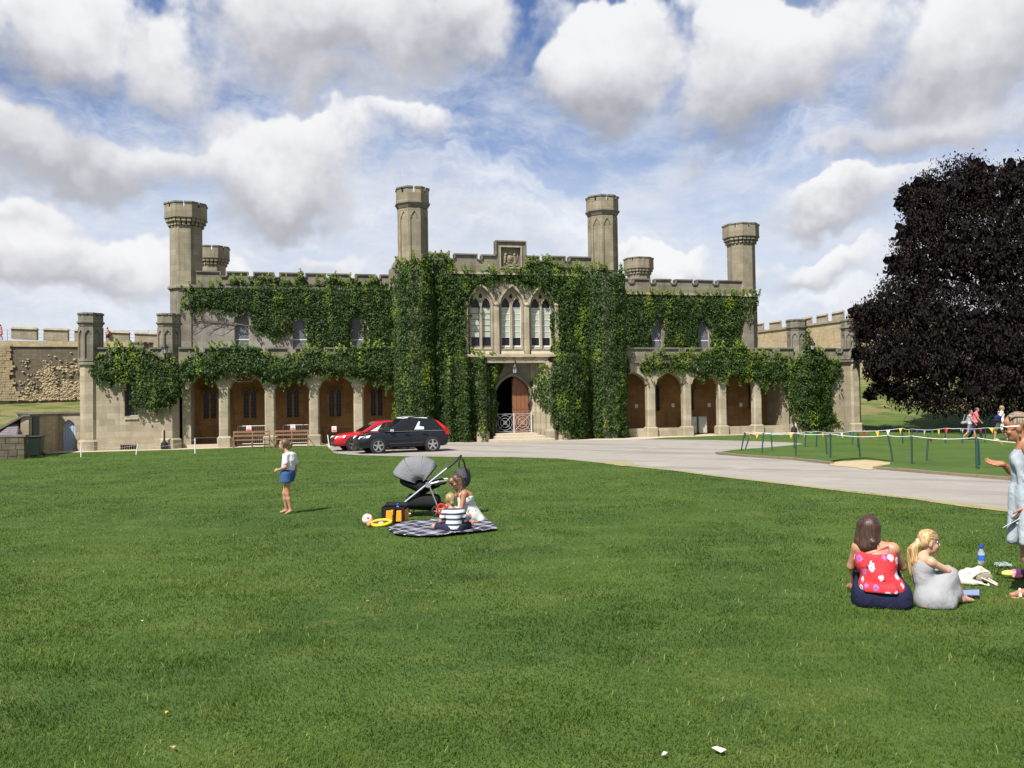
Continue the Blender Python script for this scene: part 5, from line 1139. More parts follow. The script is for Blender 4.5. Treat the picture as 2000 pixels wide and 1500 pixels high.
def barrier(px, y_top, b, label, bars, dark=False):
    a0, a1 = fac(px[0], 850, b)[0], fac(px[1], 850, b)[0]; zt = fac(px[0], y_top, b)[1]; m_ = m_iron if dark else m_steel; L = a1 - a0
    r = empty('barrier', F3(a0, b, .03), TH, label, 'barrier')
    mb = MB(); mb.tube([(0, 0, .0), (0, 0, zt - .06), (.05, 0, zt), (L - .05, 0, zt), (L, 0, zt - .06), (L, 0, 0)], .02, 6); mb.tube([(0, 0, .12), (L, 0, .12)], .018, 6); mb.obj('frame', m_, r)
    for k in range(bars): x = L * (k + 1) / (bars + 1); MB().tube([(x, 0, .12), (x, 0, zt)], .008, 4).obj('bar', m_, r)
    for x in (.1, L - .1): MB().box(x - .02, x + .02, -.25, .25, .0, .03).obj('foot', m_, r)
barrier((464, 521), 833.5, .75, 'steel crowd barrier behind the left bench with a red and white notice', 13); barrier((553, 604), 831.5, .75, 'steel crowd barrier behind the right bench with a red and white notice', 12)
barrier((632, 690), 836, .75, 'low dark iron gate closing the arcade bay beside the red car', 0, True); barrier((363, 426), 857, .6, 'low dark iron rail across the first arcade bay', 0, True)
notice((486, 836.5), .70, 'red and white notice hung on the left crowd barrier'); notice((572, 834.5), .70, 'red and white notice hung on the right crowd barrier'); notice((652.5, 838), .70, 'red and white notice on the low gate by the red car')
notice((375.5, 819), 2.48, 'faded pink notice on the shaded back wall of the first bay', True, .25, .25)
for x, y, w_ in ((1243, 793, 'first bay, next to the ivied entrance buttress'), (1314.5, 791.5, 'second bay, above the grey cabinets'), (1385, 791, 'third bay, right of a dark lancet'), (1447, 790.5, 'fourth bay, beside the tall climbing ivy')):
    notice((x, y), 2.48, 'small white notice on the shaded arcade wall, ' + w_, False, .2, .24, grp='notices on the right arcade wall')
m_cab = mat('grey enamel cabinet', (.42, .42, .36), .5)
for (x0_, x1_, y0_, w_) in ((1336, 1361, 815, 'half hidden behind a column'), (1365, 1381, 814.5, 'standing clear in the open bay')):
    b = 1.6; a0, a1 = fac(x0_, 825, b)[0], fac(x1_, 825, b)[0]; r = empty('cabinet', F3(a0, b, .03), TH, 'grey metal cabinet in the right arcade, ' + w_, 'cabinet')
    zt = fac(x0_, y0_, b)[1]; MB().box(0, a1 - a0, 0, .5, .06, zt).obj('case', m_cab, r, bevel=.02); MB().box(.04, a1 - a0 - .04, -.012, .0, .12, zt - .06).obj('door', m_cab, r); MB().box(a1 - a0 - .1, a1 - a0 - .07, -.03, -.012, zt * .5, zt * .62).obj('handle', m_iron, r); MB().box(.03, a1 - a0 - .03, .03, .45, 0, .06).obj('foot', m_iron, r)
def lantern(px, b, label, arm, s=1.):
    a, z = fac(px[0], px[1], b); r = empty('lantern', F3(a, b, z), TH, label, 'lantern')
    mb = MB(); mb.lathe([(.09, -.22), (.10, -.20), (.15, .10), (.16, .11)], 6); mb.obj('glass', mat('lantern glass', (.35, .36, .36), .15), r)
    mb = MB()
    for k in range(6): q = k * math.pi / 3; mb.tube([(.1 * math.cos(q), .1 * math.sin(q), -.21), (.155 * math.cos(q), .155 * math.sin(q), .11)], .014, 4)
    mb.lathe([(.05, -.27), (.11, -.24), (.11, -.2)], 6); mb.obj('cage', m_iron, r)
    MB().lathe([(.2, .10), (.2, .13), (.09, .27), (.07, .33), (.03, .35), (.025, .46), (.004, .5)], 8).obj('hood', m_iron, r)
    MB().tube(arm, .028, 6).obj('bracket', m_iron, r)
lantern((322, 683), -.35, 'black wall lantern on a curved bracket before the left pavilion turret', [(0, 0, -.25), (.02, .1, -.5), (.14, .3, -.72), (.22, .5, -.85)])
lantern((1587, 676), -.75, 'black wall lantern half buried in ivy at the right pavilion', [(0, 0, -.25), (.0, .2, -.5), (.0, .6, -.6), (.0, .8, -.6)])
lantern((1006, 722), -1.25, 'small hanging lantern under the porch cornice over the doorway', [(0, 0, .45), (0, .05, .62), (0, .3, .75)])
for px, lab in (((321, 878), 'black cigarette bin with a tall neck at the left pavilion corner'), ((1551, 843), 'black cigarette bin with a tall neck beneath the climbing ivy')):
    a, z = fac(*px, -.35); r = empty('cigarette_bin', F3(a, -.35, 0), TH, lab, 'bin'); MB().lathe([(.15, 0), (.19, .03), (.2, .2), (.17, .36), (.07, .45)], 14).obj('base', m_iron, r); MB().lathe([(.07, .44), (.05, .55), (.045, 1.0), (.05, 1.01), (.03, 1.06)], 10).obj('neck', m_iron, r)
a, z = fac(67, 880, -4.9); r = empty('wheelie_bin', F3(a, -4.6, 0), TH, 'dark green wheelie bin standing by the outbuilding side door', 'bin')
m_bin = mat('dark green plastic', (.012, .022, .018), .5)
mb = MB(); mb.loft([[(-.24, -.28, .06), (.24, -.28, .06), (.24, .25, .06), (-.24, .25, .06)], [(-.29, -.36, .95), (.29, -.36, .95), (.29, .33, .95), (-.29, .33, .95)]]); mb.obj('body', m_bin, r, bevel=.03); MB().box(-.31, .31, -.39, .38, .951, 1.02).obj('lid', m_bin, r, bevel=.02)
for s_ in (-1, 1): MB().loft([[(s_ * .3 + d, .22 + .1 * math.cos(q), .1 + .1 * math.sin(q)) for q in np.linspace(0, 6.283, 12, endpoint=False)] for d in (-.025, .025)]).obj('wheel', m_tyre, r)
# white rope posts on the lawn
tops = []
for k, (b_, t_) in enumerate((((158, 893), (159, 865)), ((265, 888.5), (269, 868)), ((381, 886), (381, 857)), ((644, 876), (640, 850)))):
    p0 = gnd(*b_); p1 = at(t_[0], t_[1], p0[1]); q_ = ('before the left corner turret', 'leaning by the basement grille', 'before the first arcade bay', 'beside the bonnet of the red car')[k]
    r = empty('rope_post', p0, 0, 'slim white rope post ' + q_, 'post', 'white rope posts along the lawn edge'); MB().tube([(0, 0, -.1), tuple(p1 - p0)], .026, 7).obj('shaft', m_whitep, r); MB().tube([tuple(p1 - p0), tuple((p1 - p0) * 1.03)], .03, 7).obj('cap', m_whitep, r); tops.append(p0 + (p1 - p0) * .95)
o = MB(); Pt = []
for p0, p1 in zip(tops[:2], tops[1:3]): Pt += [p0 * (1 - t) + p1 * t - np.array([0, 0, .18 * math.sin(math.pi * t)]) for t in np.linspace(0, 1, 9)]
o.tube(Pt, .003, 4); tag(o.obj('rope', m_whitep), 'thin white rope sagging between the white posts on the left', 'rope')
p0 = gnd(517, 883); r = empty('stake', p0, 0, 'thin dark stake in the grass before the left bench', 'post'); MB().tube([(0, 0, -.1), (.0, 0, .72)], .014, 6).obj('shaft', m_iron, r); MB().tube([(-.35, 0, .72), (.05, 0, .70)], .01, 5).obj('crosspiece', m_iron, r)

# ================================================================== BUNTING ENCLOSURE on the right-hand lawn
m_stake = mat('dark green stake paint', (.012, .05, .042), .5, spec=.5)
STK = [(1447, 883.5, 1455, 844), (1455, 879, 1468, 844), (1488, 888, 1491, 845), (1508, 881.5, 1506, 846), (1554, 893.5, 1555, 846), (1551, 878, 1551, 845), (1615, 890, 1612, 847), (1622, 897, 1622, 847), (1680, 895, 1675, 847), (1744, 905, 1734.5, 850), (1781, 909.6, 1780, 851), (1809.6, 903, 1813, 851), (1908.7, 920, 1907, 854), (1913, 912, 1910, 860), (1572.5, 875, 1574, 843), (1594, 876, 1596, 843), (1664, 871, 1667, 843), (1675, 876, 1676, 845), (1763.5, 868.6, 1761.5, 836), (1781, 872, 1781, 838), (1846, 868, 1846.6, 836), (1880, 868.6, 1878, 837), (1923.5, 866, 1925, 835), (1970, 866, 1972, 834)]
WH = ['leaning hard at the far left tip', 'leaning second from the left tip', 'third from the left tip', 'short one behind the third from the left', 'at the front line left of the bare patch', 'standing behind the cigarette bin', 'upright one of a close pair left of the bare patch', 'nearest the left side of the bare patch', 'leaning just behind the bare patch', 'leaning at the right side of the bare patch', 'before the long white streamer', 'slanting behind the white streamer', 'tallest and nearest, close to the woman at the edge', 'just behind the tallest one', 'small one before the ivied pavilion', 'second small one before the ivied pavilion', 'thin leaning one before the pavilion corner', 'middle one before the pavilion corner', 'on the back line by the yellow pennant', 'on the back line by the green pennant', 'on the back line by the white pennant', 'beside the woman in the blue skirt', 'between the walkers on the far path', 'at the right end of the back line']
ST_TOP = []
for (x, y, tx, ty), w_ in zip(STK, WH):
    p0 = gnd(x, y); p0[2] += .1; p1 = at(tx, ty, p0[1] + random.uniform(-.08, .08)); r = empty('bunting_stake', p0, 0, 'dark green stake, ' + w_, 'stake', 'stakes of the bunting enclosure')
    R_ = .028 if x not in (1908.7,) else .04; MB().tube([(0, 0, -.1), tuple((p1 - p0) * .5 + [.006, 0, 0]), tuple(p1 - p0)], R_, 6).obj('shaft', m_stake, r)
    m_ = MB()
    for k in range(5): q = (p1 - p0) * (.35 + .13 * k); m_.tube([tuple(q), tuple(q + np.array([-.035, -.02, .015]))], .008, 4)
    m_.obj('hook', m_stake, r); ST_TOP.append(p1)
FC = {'red': (.5, .03, .03), 'yellow': (.75, .42, .02), 'green': (.03, .28, .08), 'blue': (.03, .06, .22), 'white': (.75, .75, .75), 'purple': (.12, .03, .12), 'orange': (.7, .2, .03)}
FM = {k: mat(k + ' pennant cloth', v, .8) for k, v in FC.items()}
def bunting(px, ylist, flags, label, lying=False, gap=.55):
    P_ = []
    for (x, y, Y) in px: P_.append(at(x, y, Y))
    r = empty('bunting', P_[0], 0, label, 'bunting'); loc = [p - P_[0] for p in P_]; pts = []
    for a, b in zip(loc[:-1], loc[1:]):
        n = max(2, int(np.linalg.norm(b - a) / .3)); pts += [a + (b - a) * t - np.array([0, 0, .06 * math.sin(math.pi * t) * np.linalg.norm(b - a) / 2.5]) for t in np.linspace(0, 1, n, endpoint=False)]
    pts.append(loc[-1]); MB().tube(pts, .011, 5).obj('cord', FM['white'], r)
    tot = np.cumsum([0] + [np.linalg.norm(b - a) for a, b in zip(pts, pts[1:])]); pa_ = np.array(pts)
    s = .2; k = 0
    while s < tot[-1] - .3:
        f = lambda t: np.array([np.interp(t, tot, pa_[:, i]) for i in range(3)]); a, b = f(s), f(s + .2); h = .27
        if lying: tip = (a + b) / 2 + np.array([random.uniform(-.05, .3), random.uniform(-.1, .1), random.uniform(-.14, .04)]); b = a + (b - a) * random.uniform(.4, .9)
        else: tip = (a + b) / 2 + np.array([random.uniform(-.03, .06), random.uniform(-.06, .06), -h])
        nrm = np.cross(b - a, tip - a); nrm /= np.linalg.norm(nrm) + 1e-9; m_ = MB(); e = nrm * .003; mid = (a + b) / 2 * .5 + tip * .5 + nrm * random.uniform(-.03, .03)
        m_.add([tuple(q + e) for q in (a, b, mid, tip)] + [tuple(q - e) for q in (a, b, mid, tip)], [(0, 1, 2), (1, 3, 2), (3, 0, 2), (4, 6, 5), (5, 6, 7), (7, 6, 4)]); m_.obj('pennant', FM[flags[k % len(flags)]], r); k += 1; s += gap * random.uniform(.8, 1.35)
Yd = [p[1] for p in ST_TOP]
bunting([(1455, 844.5, Yd[0]), (1491, 845.5, Yd[2]), (1555, 846.5, Yd[4]), (1622, 847.5, Yd[7]), (1734.5, 850.5, Yd[9]), (1780, 851.5, Yd[10]), (1907, 855, Yd[12]), (2080, 864, Yd[12] - 3)], None, ['orange', 'purple', 'red', 'yellow', 'white', 'green', 'white', 'yellow', 'red', 'white', 'blue', 'green', 'white'], 'front line of bunting with wind-twisted ribbons strung along the near stakes', True, .5)
bunting([(1455, 844, Yd[0]), (1468, 844, Yd[1]), (1551, 845, Yd[5]), (1574, 843.5, Yd[14]), (1596, 843, Yd[15]), (1667, 842, Yd[16]), (1761.5, 836.5, Yd[18]), (1781, 838, Yd[19]), (1846.6, 836.5, Yd[20]), (1878, 837, Yd[21]), (1925, 835.5, Yd[22]), (1972, 834.5, Yd[23]), (2080, 832, Yd[23])], None, ['red', 'yellow', 'white', 'yellow', 'green', 'yellow', 'blue', 'white', 'green', 'yellow', 'red', 'white', 'blue'], 'back line of bunting with hanging coloured triangle pennants', False, .62)

# ================================================================== PEOPLE
def skinmat(name, c): 
    m_, n, p = newmat(name); oc = n.n('ShaderNodeTexCoord').outputs['Object']
    n.put(p, 'Base Color', n.mix(n.noise(oc, 14, 4, .6), tuple(q * .88 for q in c), tuple(min(1, q * 1.1) for q in c))); p.inputs['Roughness'].default_value = .5
    p.inputs['Subsurface Weight'].default_value = .12; p.inputs['Subsurface Radius'].default_value = (.02, .008, .004); return m_
m_skin = skinmat('fair skin', (.41, .215, .13)); m_tan = skinmat('tanned skin', (.35, .155, .082)); m_pale = skinmat('pale skin', (.49, .285, .195))
def hairmat(name, a, b):
    m_, n, p = newmat(name); oc = n.n('ShaderNodeTexCoord').outputs['Object']; f = n.noise(n.v('MULTIPLY', oc, (90., 90., 7.)), 1., 3, .6)
    n.put(p, 'Base Color', n.mix(n.ss(f, .35, .68), a, b)); p.inputs['Roughness'].default_value = .42; p.inputs['Specular IOR Level'].default_value = .45
    bb = n.n('ShaderNodeBump'); bb.inputs['Strength'].default_value = .6; bb.inputs['Distance'].default_value = .006; n.put(bb, 'Height', f); n.put(p, 'Normal', bb.outputs[0]); return m_
m_brown = hairmat('dark brown hair', (.022, .012, .009), (.085, .04, .025)); m_blond = hairmat('blonde hair', (.30, .17, .07), (.62, .43, .21)); m_lbrown = hairmat('light brown hair', (.055, .03, .016), (.19, .11, .055)); m_grayb = hairmat('ash brown hair', (.13, .09, .06), (.36, .28, .19))
def fabric(name, c, wr=18., st=.35, rough=.85, var=.1):
    m_, n, p = newmat(name); oc = n.n('ShaderNodeTexCoord').outputs['Object']; f = n.noise(oc, wr, 3, .55, .6)
    n.put(p, 'Base Color', n.mix(f, tuple(q * (1 - var) for q in c), tuple(min(1, q * (1 + var)) for q in c))); p.inputs['Roughness'].default_value = rough; p.inputs['Specular IOR Level'].default_value = .2
    b = n.n('ShaderNodeBump'); b.inputs['Strength'].default_value = st; b.inputs['Distance'].default_value = .03; n.put(b, 'Height', f); n.put(p, 'Normal', b.outputs[0]); return m_
def floral(name, base, flowers, leaf, scale, dens=.34):
    m_, n, p = newmat(name); oc = n.n('ShaderNodeTexCoord').outputs['Object']; oc = n.v('ADD', oc, n.v('SCALE', n.noise(oc, 38., 3, .6, color=True), .042))
    vo = n.n('ShaderNodeTexVoronoi'); n.put(vo, 'Vector', oc); vo.inputs['Scale'].default_value = scale; d = vo.outputs['Distance']; ci = n.sep(vo.outputs['Color'])
    v2 = n.n('ShaderNodeTexVoronoi'); n.put(v2, 'Vector', n.v('ADD', oc, (.31, .17, .53))); v2.inputs['Scale'].default_value = scale * 1.5
    col = n.mix(n.m('MULTIPLY', n.m('LESS_THAN', v2.outputs['Distance'], .22), n.m('GREATER_THAN', n.sep(v2.outputs['Color'])[0], .55)), base, leaf)
    fl = n.mix(n.m('GREATER_THAN', ci[0], .5), flowers[0], flowers[1]); fl = n.mix(n.ss(d, .0, .25), tuple(q * .6 for q in flowers[1]), fl)
    col = n.mix(n.m('MULTIPLY', n.m('LESS_THAN', d, dens), n.m('GREATER_THAN', ci[1], .38)), col, fl); n.put(p, 'Base Color', col); p.inputs['Roughness'].default_value = .8
    b = n.n('ShaderNodeBump'); b.inputs['Strength'].default_value = .4; b.inputs['Distance'].default_value = .03; n.put(b, 'Height', n.noise(n.v('MULTIPLY', oc, (1., 1., 2.2)), 9, 3, .55, .5)); n.put(p, 'Normal', b.outputs[0]); return m_
V_ = lambda *a: np.array(a, float)
def basis(f, up=(0, 0, 1)):
    f = np.array(f, float); f /= np.linalg.norm(f); r = np.cross(f, up); r /= np.linalg.norm(r); u = np.cross(r, f); return r, f, u
def head_prims(c, face, s=1.):
    r, f, u = basis(face); c = np.array(c, float); R = np.array([r, f, u]); P = lambda x, y, z: tuple(c + s * (r * x + f * y + u * z))
    E = lambda x, y, z, rx, ry, rz, k: ('e', P(x, y, z), (rx * s, ry * s, rz * s), R, k * s)
    return [E(0, -.012, .035, .074, .094, .085, .02), E(0, .026, -.045, .056, .066, .068, .03), E(0, .062, -.088, .026, .024, .022, .025), E(0, .06, .05, .05, .035, .04, .02),
            ('c', P(0, .088, .018), P(0, .108, -.022), .011 * s, .016 * s, .012 * s), E(.073, .0, -.01, .012, .022, .032, .008), E(-.073, .0, -.01, .012, .022, .032, .008), E(.036, .072, -.03, .022, .018, .02, .02), E(-.036, .072, -.03, .022, .018, .02, .02),
            E(0, .088, -.058, .024, .013, .008, .008), E(0, .085, -.07, .022, .012, .008, .008)]
def eyes(par, c, face, s=1.):
    r, f, u = basis(face); c = np.array(c, float); mb = MB(); mb2 = MB()
    for sx in (-1, 1):
        o = c + s * (r * sx * .031 + f * .0775 + u * .012)
        for m_, q, rad in ((mb, o, .0118 * s), (mb2, o + f * .0048 * s, .0085 * s)):
            m_.loft([[tuple(q + rad * (r * math.cos(t) * math.cos(h) + u * math.sin(t) * math.cos(h) + f * math.sin(h))) for t in np.linspace(0, 6.283, 10, endpoint=False)] for h in np.linspace(-1.4, 1.4, 6)])
    mb.obj('eye', mat('eye white', (.7, .68, .66), .2), par, smooth=True); mb2.obj('iris', mat('iris', (.05, .035, .02), .2), par, smooth=True)
    ms = MB(); 
    for sx in (-1, 1): ms.tube([tuple(c + s * (r * sx * x + f * y + u * z)) for x, y, z in ((.016, .093, .03), (.032, .09, .036), (.048, .078, .03))], .004 * s, 4)
    ms.obj('eyebrow', mat('eyebrow', (.06, .035, .02), .8), par)
    ml = MB(); ml.tube([tuple(c + s * (r * x + f * y + u * z)) for x, y, z in ((-.022, .089, -.064), (-.008, .1, -.061), (.008, .1, -.061), (.022, .089, -.064))], [.004 * s, .007 * s, .007 * s, .004 * s], 6); ml.obj('lips', mat('lips', (.36, .11, .09), .4), par, smooth=True)
def hand_prims(w, d, n, s=1., curl=.5, thumb=1):
    """w wrist, d direction of the hand, n palm normal; thumb side +1/-1"""
    d = np.array(d, float); d /= np.linalg.norm(d); n = np.array(n, float); n -= d * (d @ n); n /= np.linalg.norm(n); l = np.cross(d, n) * thumb; w = np.array(w, float)
    pr = [('c', tuple(w), tuple(w + d * .03 * s), .023 * s, .026 * s, .015)]
    for i, (o, L) in enumerate(((.030, .068), (.011, .076), (-.009, .070), (-.027, .055))):
        k = w + d * .082 * s + l * o * s; pr.append(('c', tuple(w + d * .02 * s + l * o * .6 * s), tuple(k), .0145 * s, .0115 * s, .012 * s))
        p = k; a = curl * (.5 + .1 * i)
        for j, (fr, r0, r1) in enumerate(((.45, .0095, .0088), (.31, .0088, .0078), (.24, .0078, .0062))):
            dd = d * math.cos(a) + n * math.sin(a) + l * (o * .6); dd /= np.linalg.norm(dd); q = p + dd * L * fr * s; pr.append(('c', tuple(p), tuple(q), r0 * s, r1 * s, .004 * s)); p = q; a += curl * .65
    t0 = w + d * .022 * s + l * .022 * s; t1 = t0 + (d * .55 + l * .75 + n * .25) * .042 * s; t2 = t1 + (d * .85 + l * .35 + n * .3) * .032 * s; t3 = t2 + (d * .95 + n * .3) * .025 * s
    return pr + [('c', tuple(t0), tuple(t1), .015 * s, .012 * s, .01 * s), ('c', tuple(t1), tuple(t2), .011 * s, .0095 * s, .005), ('c', tuple(t2), tuple(t3), .0095 * s, .007 * s, .004)]
def body_prims(J, s=1., build=1., hands=True, female=True):
    g_ = lambda k: np.array(J[k], float); b = build * s; P = []
    hiL, hiR, shL, shR, pel, ch, nk, hd_ = (g_(k) for k in ('hiL', 'hiR', 'shL', 'shR', 'pel', 'ch', 'nk', 'hd'))
    C = lambda a, c, r0, r1, k=.05: P.append(('c', tuple(a), tuple(c), r0 * b, r1 * b, k * s))
    wai = pel * .5 + ch * .5
    C(hiL, hiR, .105, .105, .06); C(pel, wai, .115, .098, .06); C(wai, ch, .098, .112, .06)
    rl = (shR - shL) * .25
    C(wai - rl * .5, ch - rl * .8, .075, .082, .06); C(wai + rl * .5, ch + rl * .8, .075, .082, .06); C(shL + rl * .25, shR - rl * .25, .062, .062, .06); C(ch, (shL + shR) / 2, .1, .07, .06)
    C((shL + shR) / 2, nk, .062, .047, .04); C(nk, hd_ - (hd_ - nk) * .25, .046, .046, .03)
    for q in 'LR':
        sh, el, wr = g_('sh' + q), g_('el' + q), g_('wr' + q); C(sh, el, .048, .037, .035); C(el, el * .6 + wr * .4, .038, .035, .02); C(el * .6 + wr * .4, wr, .035, .023, .02)
        hi, kn, an, to = g_('hi' + q), g_('kn' + q), g_('an' + q), g_('to' + q); C(hi, kn, .086, .056, .05); md = kn * .68 + an * .32; C(kn, md, .053, .054, .03); C(md, an, .054, .033, .03)
        C(an, an + V_(0, 0, -.02) * s, .034, .034, .02); C(an + (an - to) * .15 + V_(0, 0, -.025) * s, to, .030, .022, .03); C(an, an * .35 + to * .65, .03, .026, .02)
        if hands and ('hd' + q) in J:
            d, n_, cu, th = J['hd' + q]; P += hand_prims(wr, d, n_, s * .98, cu, th)
    return P
def strands(name, paths, r, m_, par):
    mb = MB()
    for p_ in paths:
        p_ = [np.array(q, float) for q in p_]; pts = []
        for i in range(len(p_) - 1):
            a = p_[max(0, i - 1)]; b, c = p_[i], p_[i + 1]; d = p_[min(len(p_) - 1, i + 2)]
            for t in (0, .33, .66): pts.append(.5 * (2 * b + (c - a) * t + (2 * a - 5 * b + 4 * c - d) * t * t + (3 * b - a - 3 * c + d) * t ** 3))
        pts.append(p_[-1]); mb.tube(pts, [r] * (len(pts) - 2) + [r * .7, r * .3], 3)
    o = mb.obj(name, m_, par, smooth=True); o['kind'] = 'stuff'; return o
def limb(P_, off): return [(q[0], q[1], q[2], q[3] + off, q[4] + off, q[5]) if q[0] == 'c' else (q[0], q[1], tuple(r + off for r in q[2]), q[3], q[4]) for q in P_]

def person(loc, label, J, skin, s=1., build=1., res=.011, face=(0, 1, 0), hs=None, grp=None, detail=True):
    root = empty('person', loc, -math.atan2(loc[0], loc[1]), label, 'person', grp); hs = hs or s
    P = body_prims(J, s, build) + head_prims(J['hd'], face, hs)
    sdf_obj('body', P, res, skin, root)
    if detail: eyes(root, J['hd'], face, hs)
    return root

# ---- girl standing barefoot on the lawn
J = dict(pel=(-.03, 0, .70), ch=(-.005, .0, .95), nk=(-.04, .02, 1.09), hd=(-.085, .045, 1.225), shL=(-.065, -.095, 1.035), shR=(.07, .085, 1.035), elL=(-.07, -.16, .84), wrL=(-.20, -.10, .79), elR=(.125, .10, .83), wrR=(.10, .06, .68), hdL=((-.75, .6, -.2), (.5, .6, -.3), .7, -1), hdR=((-.2, -.1, -1), (-.9, 0, 0), .5, 1),
         hiL=(-.05, -.065, .66), hiR=(-.01, .06, .66), knL=(-.035, -.06, .36), anL=(.015, -.07, .06), toL=(-.07, -.12, .018), knR=(-.085, .055, .36), anR=(-.06, .07, .06), toR=(-.165, .09, .018))
kid = person(gnd(566, 1003), 'girl in white T-shirt and blue denim shorts standing barefoot on the lawn', J, m_skin, .80, .93, .010, face=(-.92, .38, -.12), hs=.90)
BP = body_prims(J, .80, .93, False)
torso = lambda JJ, s, b, o: [q for q in limb(body_prims(JJ, s, b, False)[:9], o)]
T = torso(J, .80, .93, .016) + [('c', J['shL'], tuple(V_(*J['shL']) * .4 + V_(*J['elL']) * .6), .048, .052, .025), ('c', J['shR'], tuple(V_(*J['shR']) * .4 + V_(*J['elR']) * .6), .048, .052, .025), ('c', (-.03, 0, .77), (-.01, 0, .95), .105, .10, .05)]
sdf_obj('t_shirt', T, .009, fabric('white cotton', (.60, .60, .63), 12., .7), kid, [((0, 0, -1), (0, 0, .765)), ((-.35, .2, 1), (-.02, .0, 1.085))])
SH = [('c', (-.055, -.06, .70), (-.06, -.07, .555), .105, .108, .04), ('c', (.0, .055, .70), (-.03, .06, .555), .105, .105, .04), ('c', (-.03, 0, .72), (-.03, 0, .78), .118, .110, .05)]
sdf_obj('denim_shorts', SH, .009, fabric('blue denim', (.035, .085, .21), 30., .5, .9, .35), kid, [((0, 0, -1), (0, 0, .565)), ((0, 0, 1), (0, 0, .79))])
hc = V_(-.085, .045, 1.225)
fr, ff, fu = basis((-.92, .38, -.12)); Hh = lambda x, y, z: tuple(hc + fr * x + ff * y + fu * z)
sdf_obj('hair', [('e', Hh(0, -.022, .038), (.083, .088, .082), None, .02), ('c', Hh(0, -.05, .01), Hh(0, -.075, -.05), .062, .045, .03), ('e', Hh(.01, -.118, .0), (.04, .036, .04), None, .015), ('c', Hh(0, -.12, -.02), Hh(.01, -.125, -.06), .02, .01, .01), ('c', Hh(-.05, .01, .0), Hh(-.055, .005, -.05), .022, .012, .015)], .008, m_lbrown, kid, [(tuple(ff * .9 - fu * .38), Hh(0, .045, .035))])
# ---- picnic group: rug, mother, boy
def rug():
    P = [gnd(x, y) for x, y in [(755, 1038), (790, 1023), (850, 1019), (905, 1015), (946, 1013), (974, 1038), (905, 1046), (850, 1052), (800, 1051), (770, 1048)]]; c = np.mean(P, 0); poly = [(p[0] - c[0], p[1] - c[1]) for p in P]
    A = np.array(poly); lo, hi = A.min(0), A.max(0); nx, ny = 70, 60; X, Y = np.meshgrid(np.linspace(lo[0], hi[0], nx), np.linspace(lo[1], hi[1], ny))
    ins = inside(poly, X.ravel(), Y.ravel()).reshape(X.shape); Z = gz(X + c[0], Y + c[1]) - c[2] + .035 + .022 * vnoise(X.ravel(), Y.ravel(), 5, 2.5).reshape(X.shape) + .012 * vnoise(X.ravel(), Y.ravel(), 6, 9.).reshape(X.shape)
    V = np.stack([X, Y, Z], -1).reshape(-1, 3); q = (np.arange(ny - 1)[:, None] * nx + np.arange(nx - 1)[None]).ravel(); Fq = np.stack([q, q + 1, q + nx + 1, q + nx], 1); Fq = Fq[ins.ravel()[Fq].all(1)]
    m_, n, p = newmat('plaid rug'); x, y, _ = n.sep(n.n('ShaderNodeTexCoord').outputs['Object']); u = n.m('ADD', n.m('MULTIPLY', x, .62), n.m('MULTIPLY', y, .40)); v = n.m('SUBTRACT', n.m('MULTIPLY', y, .42), n.m('MULTIPLY', x, .60))
    def st(w, per, wd, o=0.): return n.m('LESS_THAN', n.m('FRACT', n.m('ADD', n.m('DIVIDE', w, per), o)), wd)
    col = n.mix(n.m('MULTIPLY', n.m('ADD', st(u, .36, .26), st(v, .36, .26)), .5), (.012, .011, .022), (.26, .265, .32)); col = n.mix(n.m('MULTIPLY', st(u, .36, .05, .40), .7), col, (.5, .5, .54)); col = n.mix(n.m('MULTIPLY', st(v, .36, .05, .40), .7), col, (.5, .5, .54))
    n.put(p, 'Base Color', col); p.inputs['Roughness'].default_value = .95
    o = link('picnic_rug', np_mesh('picnic_rug', V, Fq, 4, True), None, [m_]); o.location = tuple(c); s_ = o.modifiers.new('t', 'SOLIDIFY'); s_.thickness = .012; tag(o, 'dark plaid picnic rug with pale grey stripes spread on the lawn', 'rug')
rug()
mo = gnd(912, 1022)
J = dict(pel=(.06, .03, .125), ch=(-.005, .01, .40), nk=(-.085, -.01, .535), hd=(-.165, -.03, .655), shL=(-.035, -.155, .475), shR=(-.10, .16, .475), elL=(-.09, -.21, .25), wrL=(-.11, -.22, .05), elR=(-.26, .16, .30), wrR=(-.38, .02, .22), hdL=((-.6, -.3, -.2), (0, 0, -1), .2, 1), hdR=((-.8, -.5, 0), (0, 0, -1), .5, -1),
         hiL=(.03, -.08, .12), hiR=(.06, .1, .12), knL=(-.36, -.05, .16), anL=(.02, -.24, .075), toL=(.16, -.26, .05), knR=(-.34, .2, .17), anR=(.02, .14, .07), toR=(.12, .2, .05))
mum = person(mo, 'sunglassed woman in white leaf-print sundress sitting on the picnic rug', J, m_tan, .93, 1., .010, face=(-.82, -.50, -.30), hs=.96)
m_dress = floral('white dress with leaf print', (.55, .57, .54), ((.48, .52, .46), (.10, .18, .10)), (.06, .12, .07), 17., .30)
T = [('c', (.06, .03, .12), (-.0, .0, .30), .155, .125, .05), ('c', (-.0, .0, .30), (-.01, .0, .38), .125, .125, .05), ('c', (-.05, .1, .39), (.0, -.09, .39), .095, .095, .05), ('c', (.06, .02, .11), (.20, -.04, .05), .14, .09, .08), ('c', (.05, -.05, .12), (-.2, -.06, .15), .12, .10, .06), ('c', (.05, .1, .12), (-.2, .15, .15), .12, .10, .06)]
sdf_obj('sundress', T, .010, m_dress, mum, [((-.15, 0, 1), (0, 0, .425)), ((0, 0, -1), (0, 0, .03))])
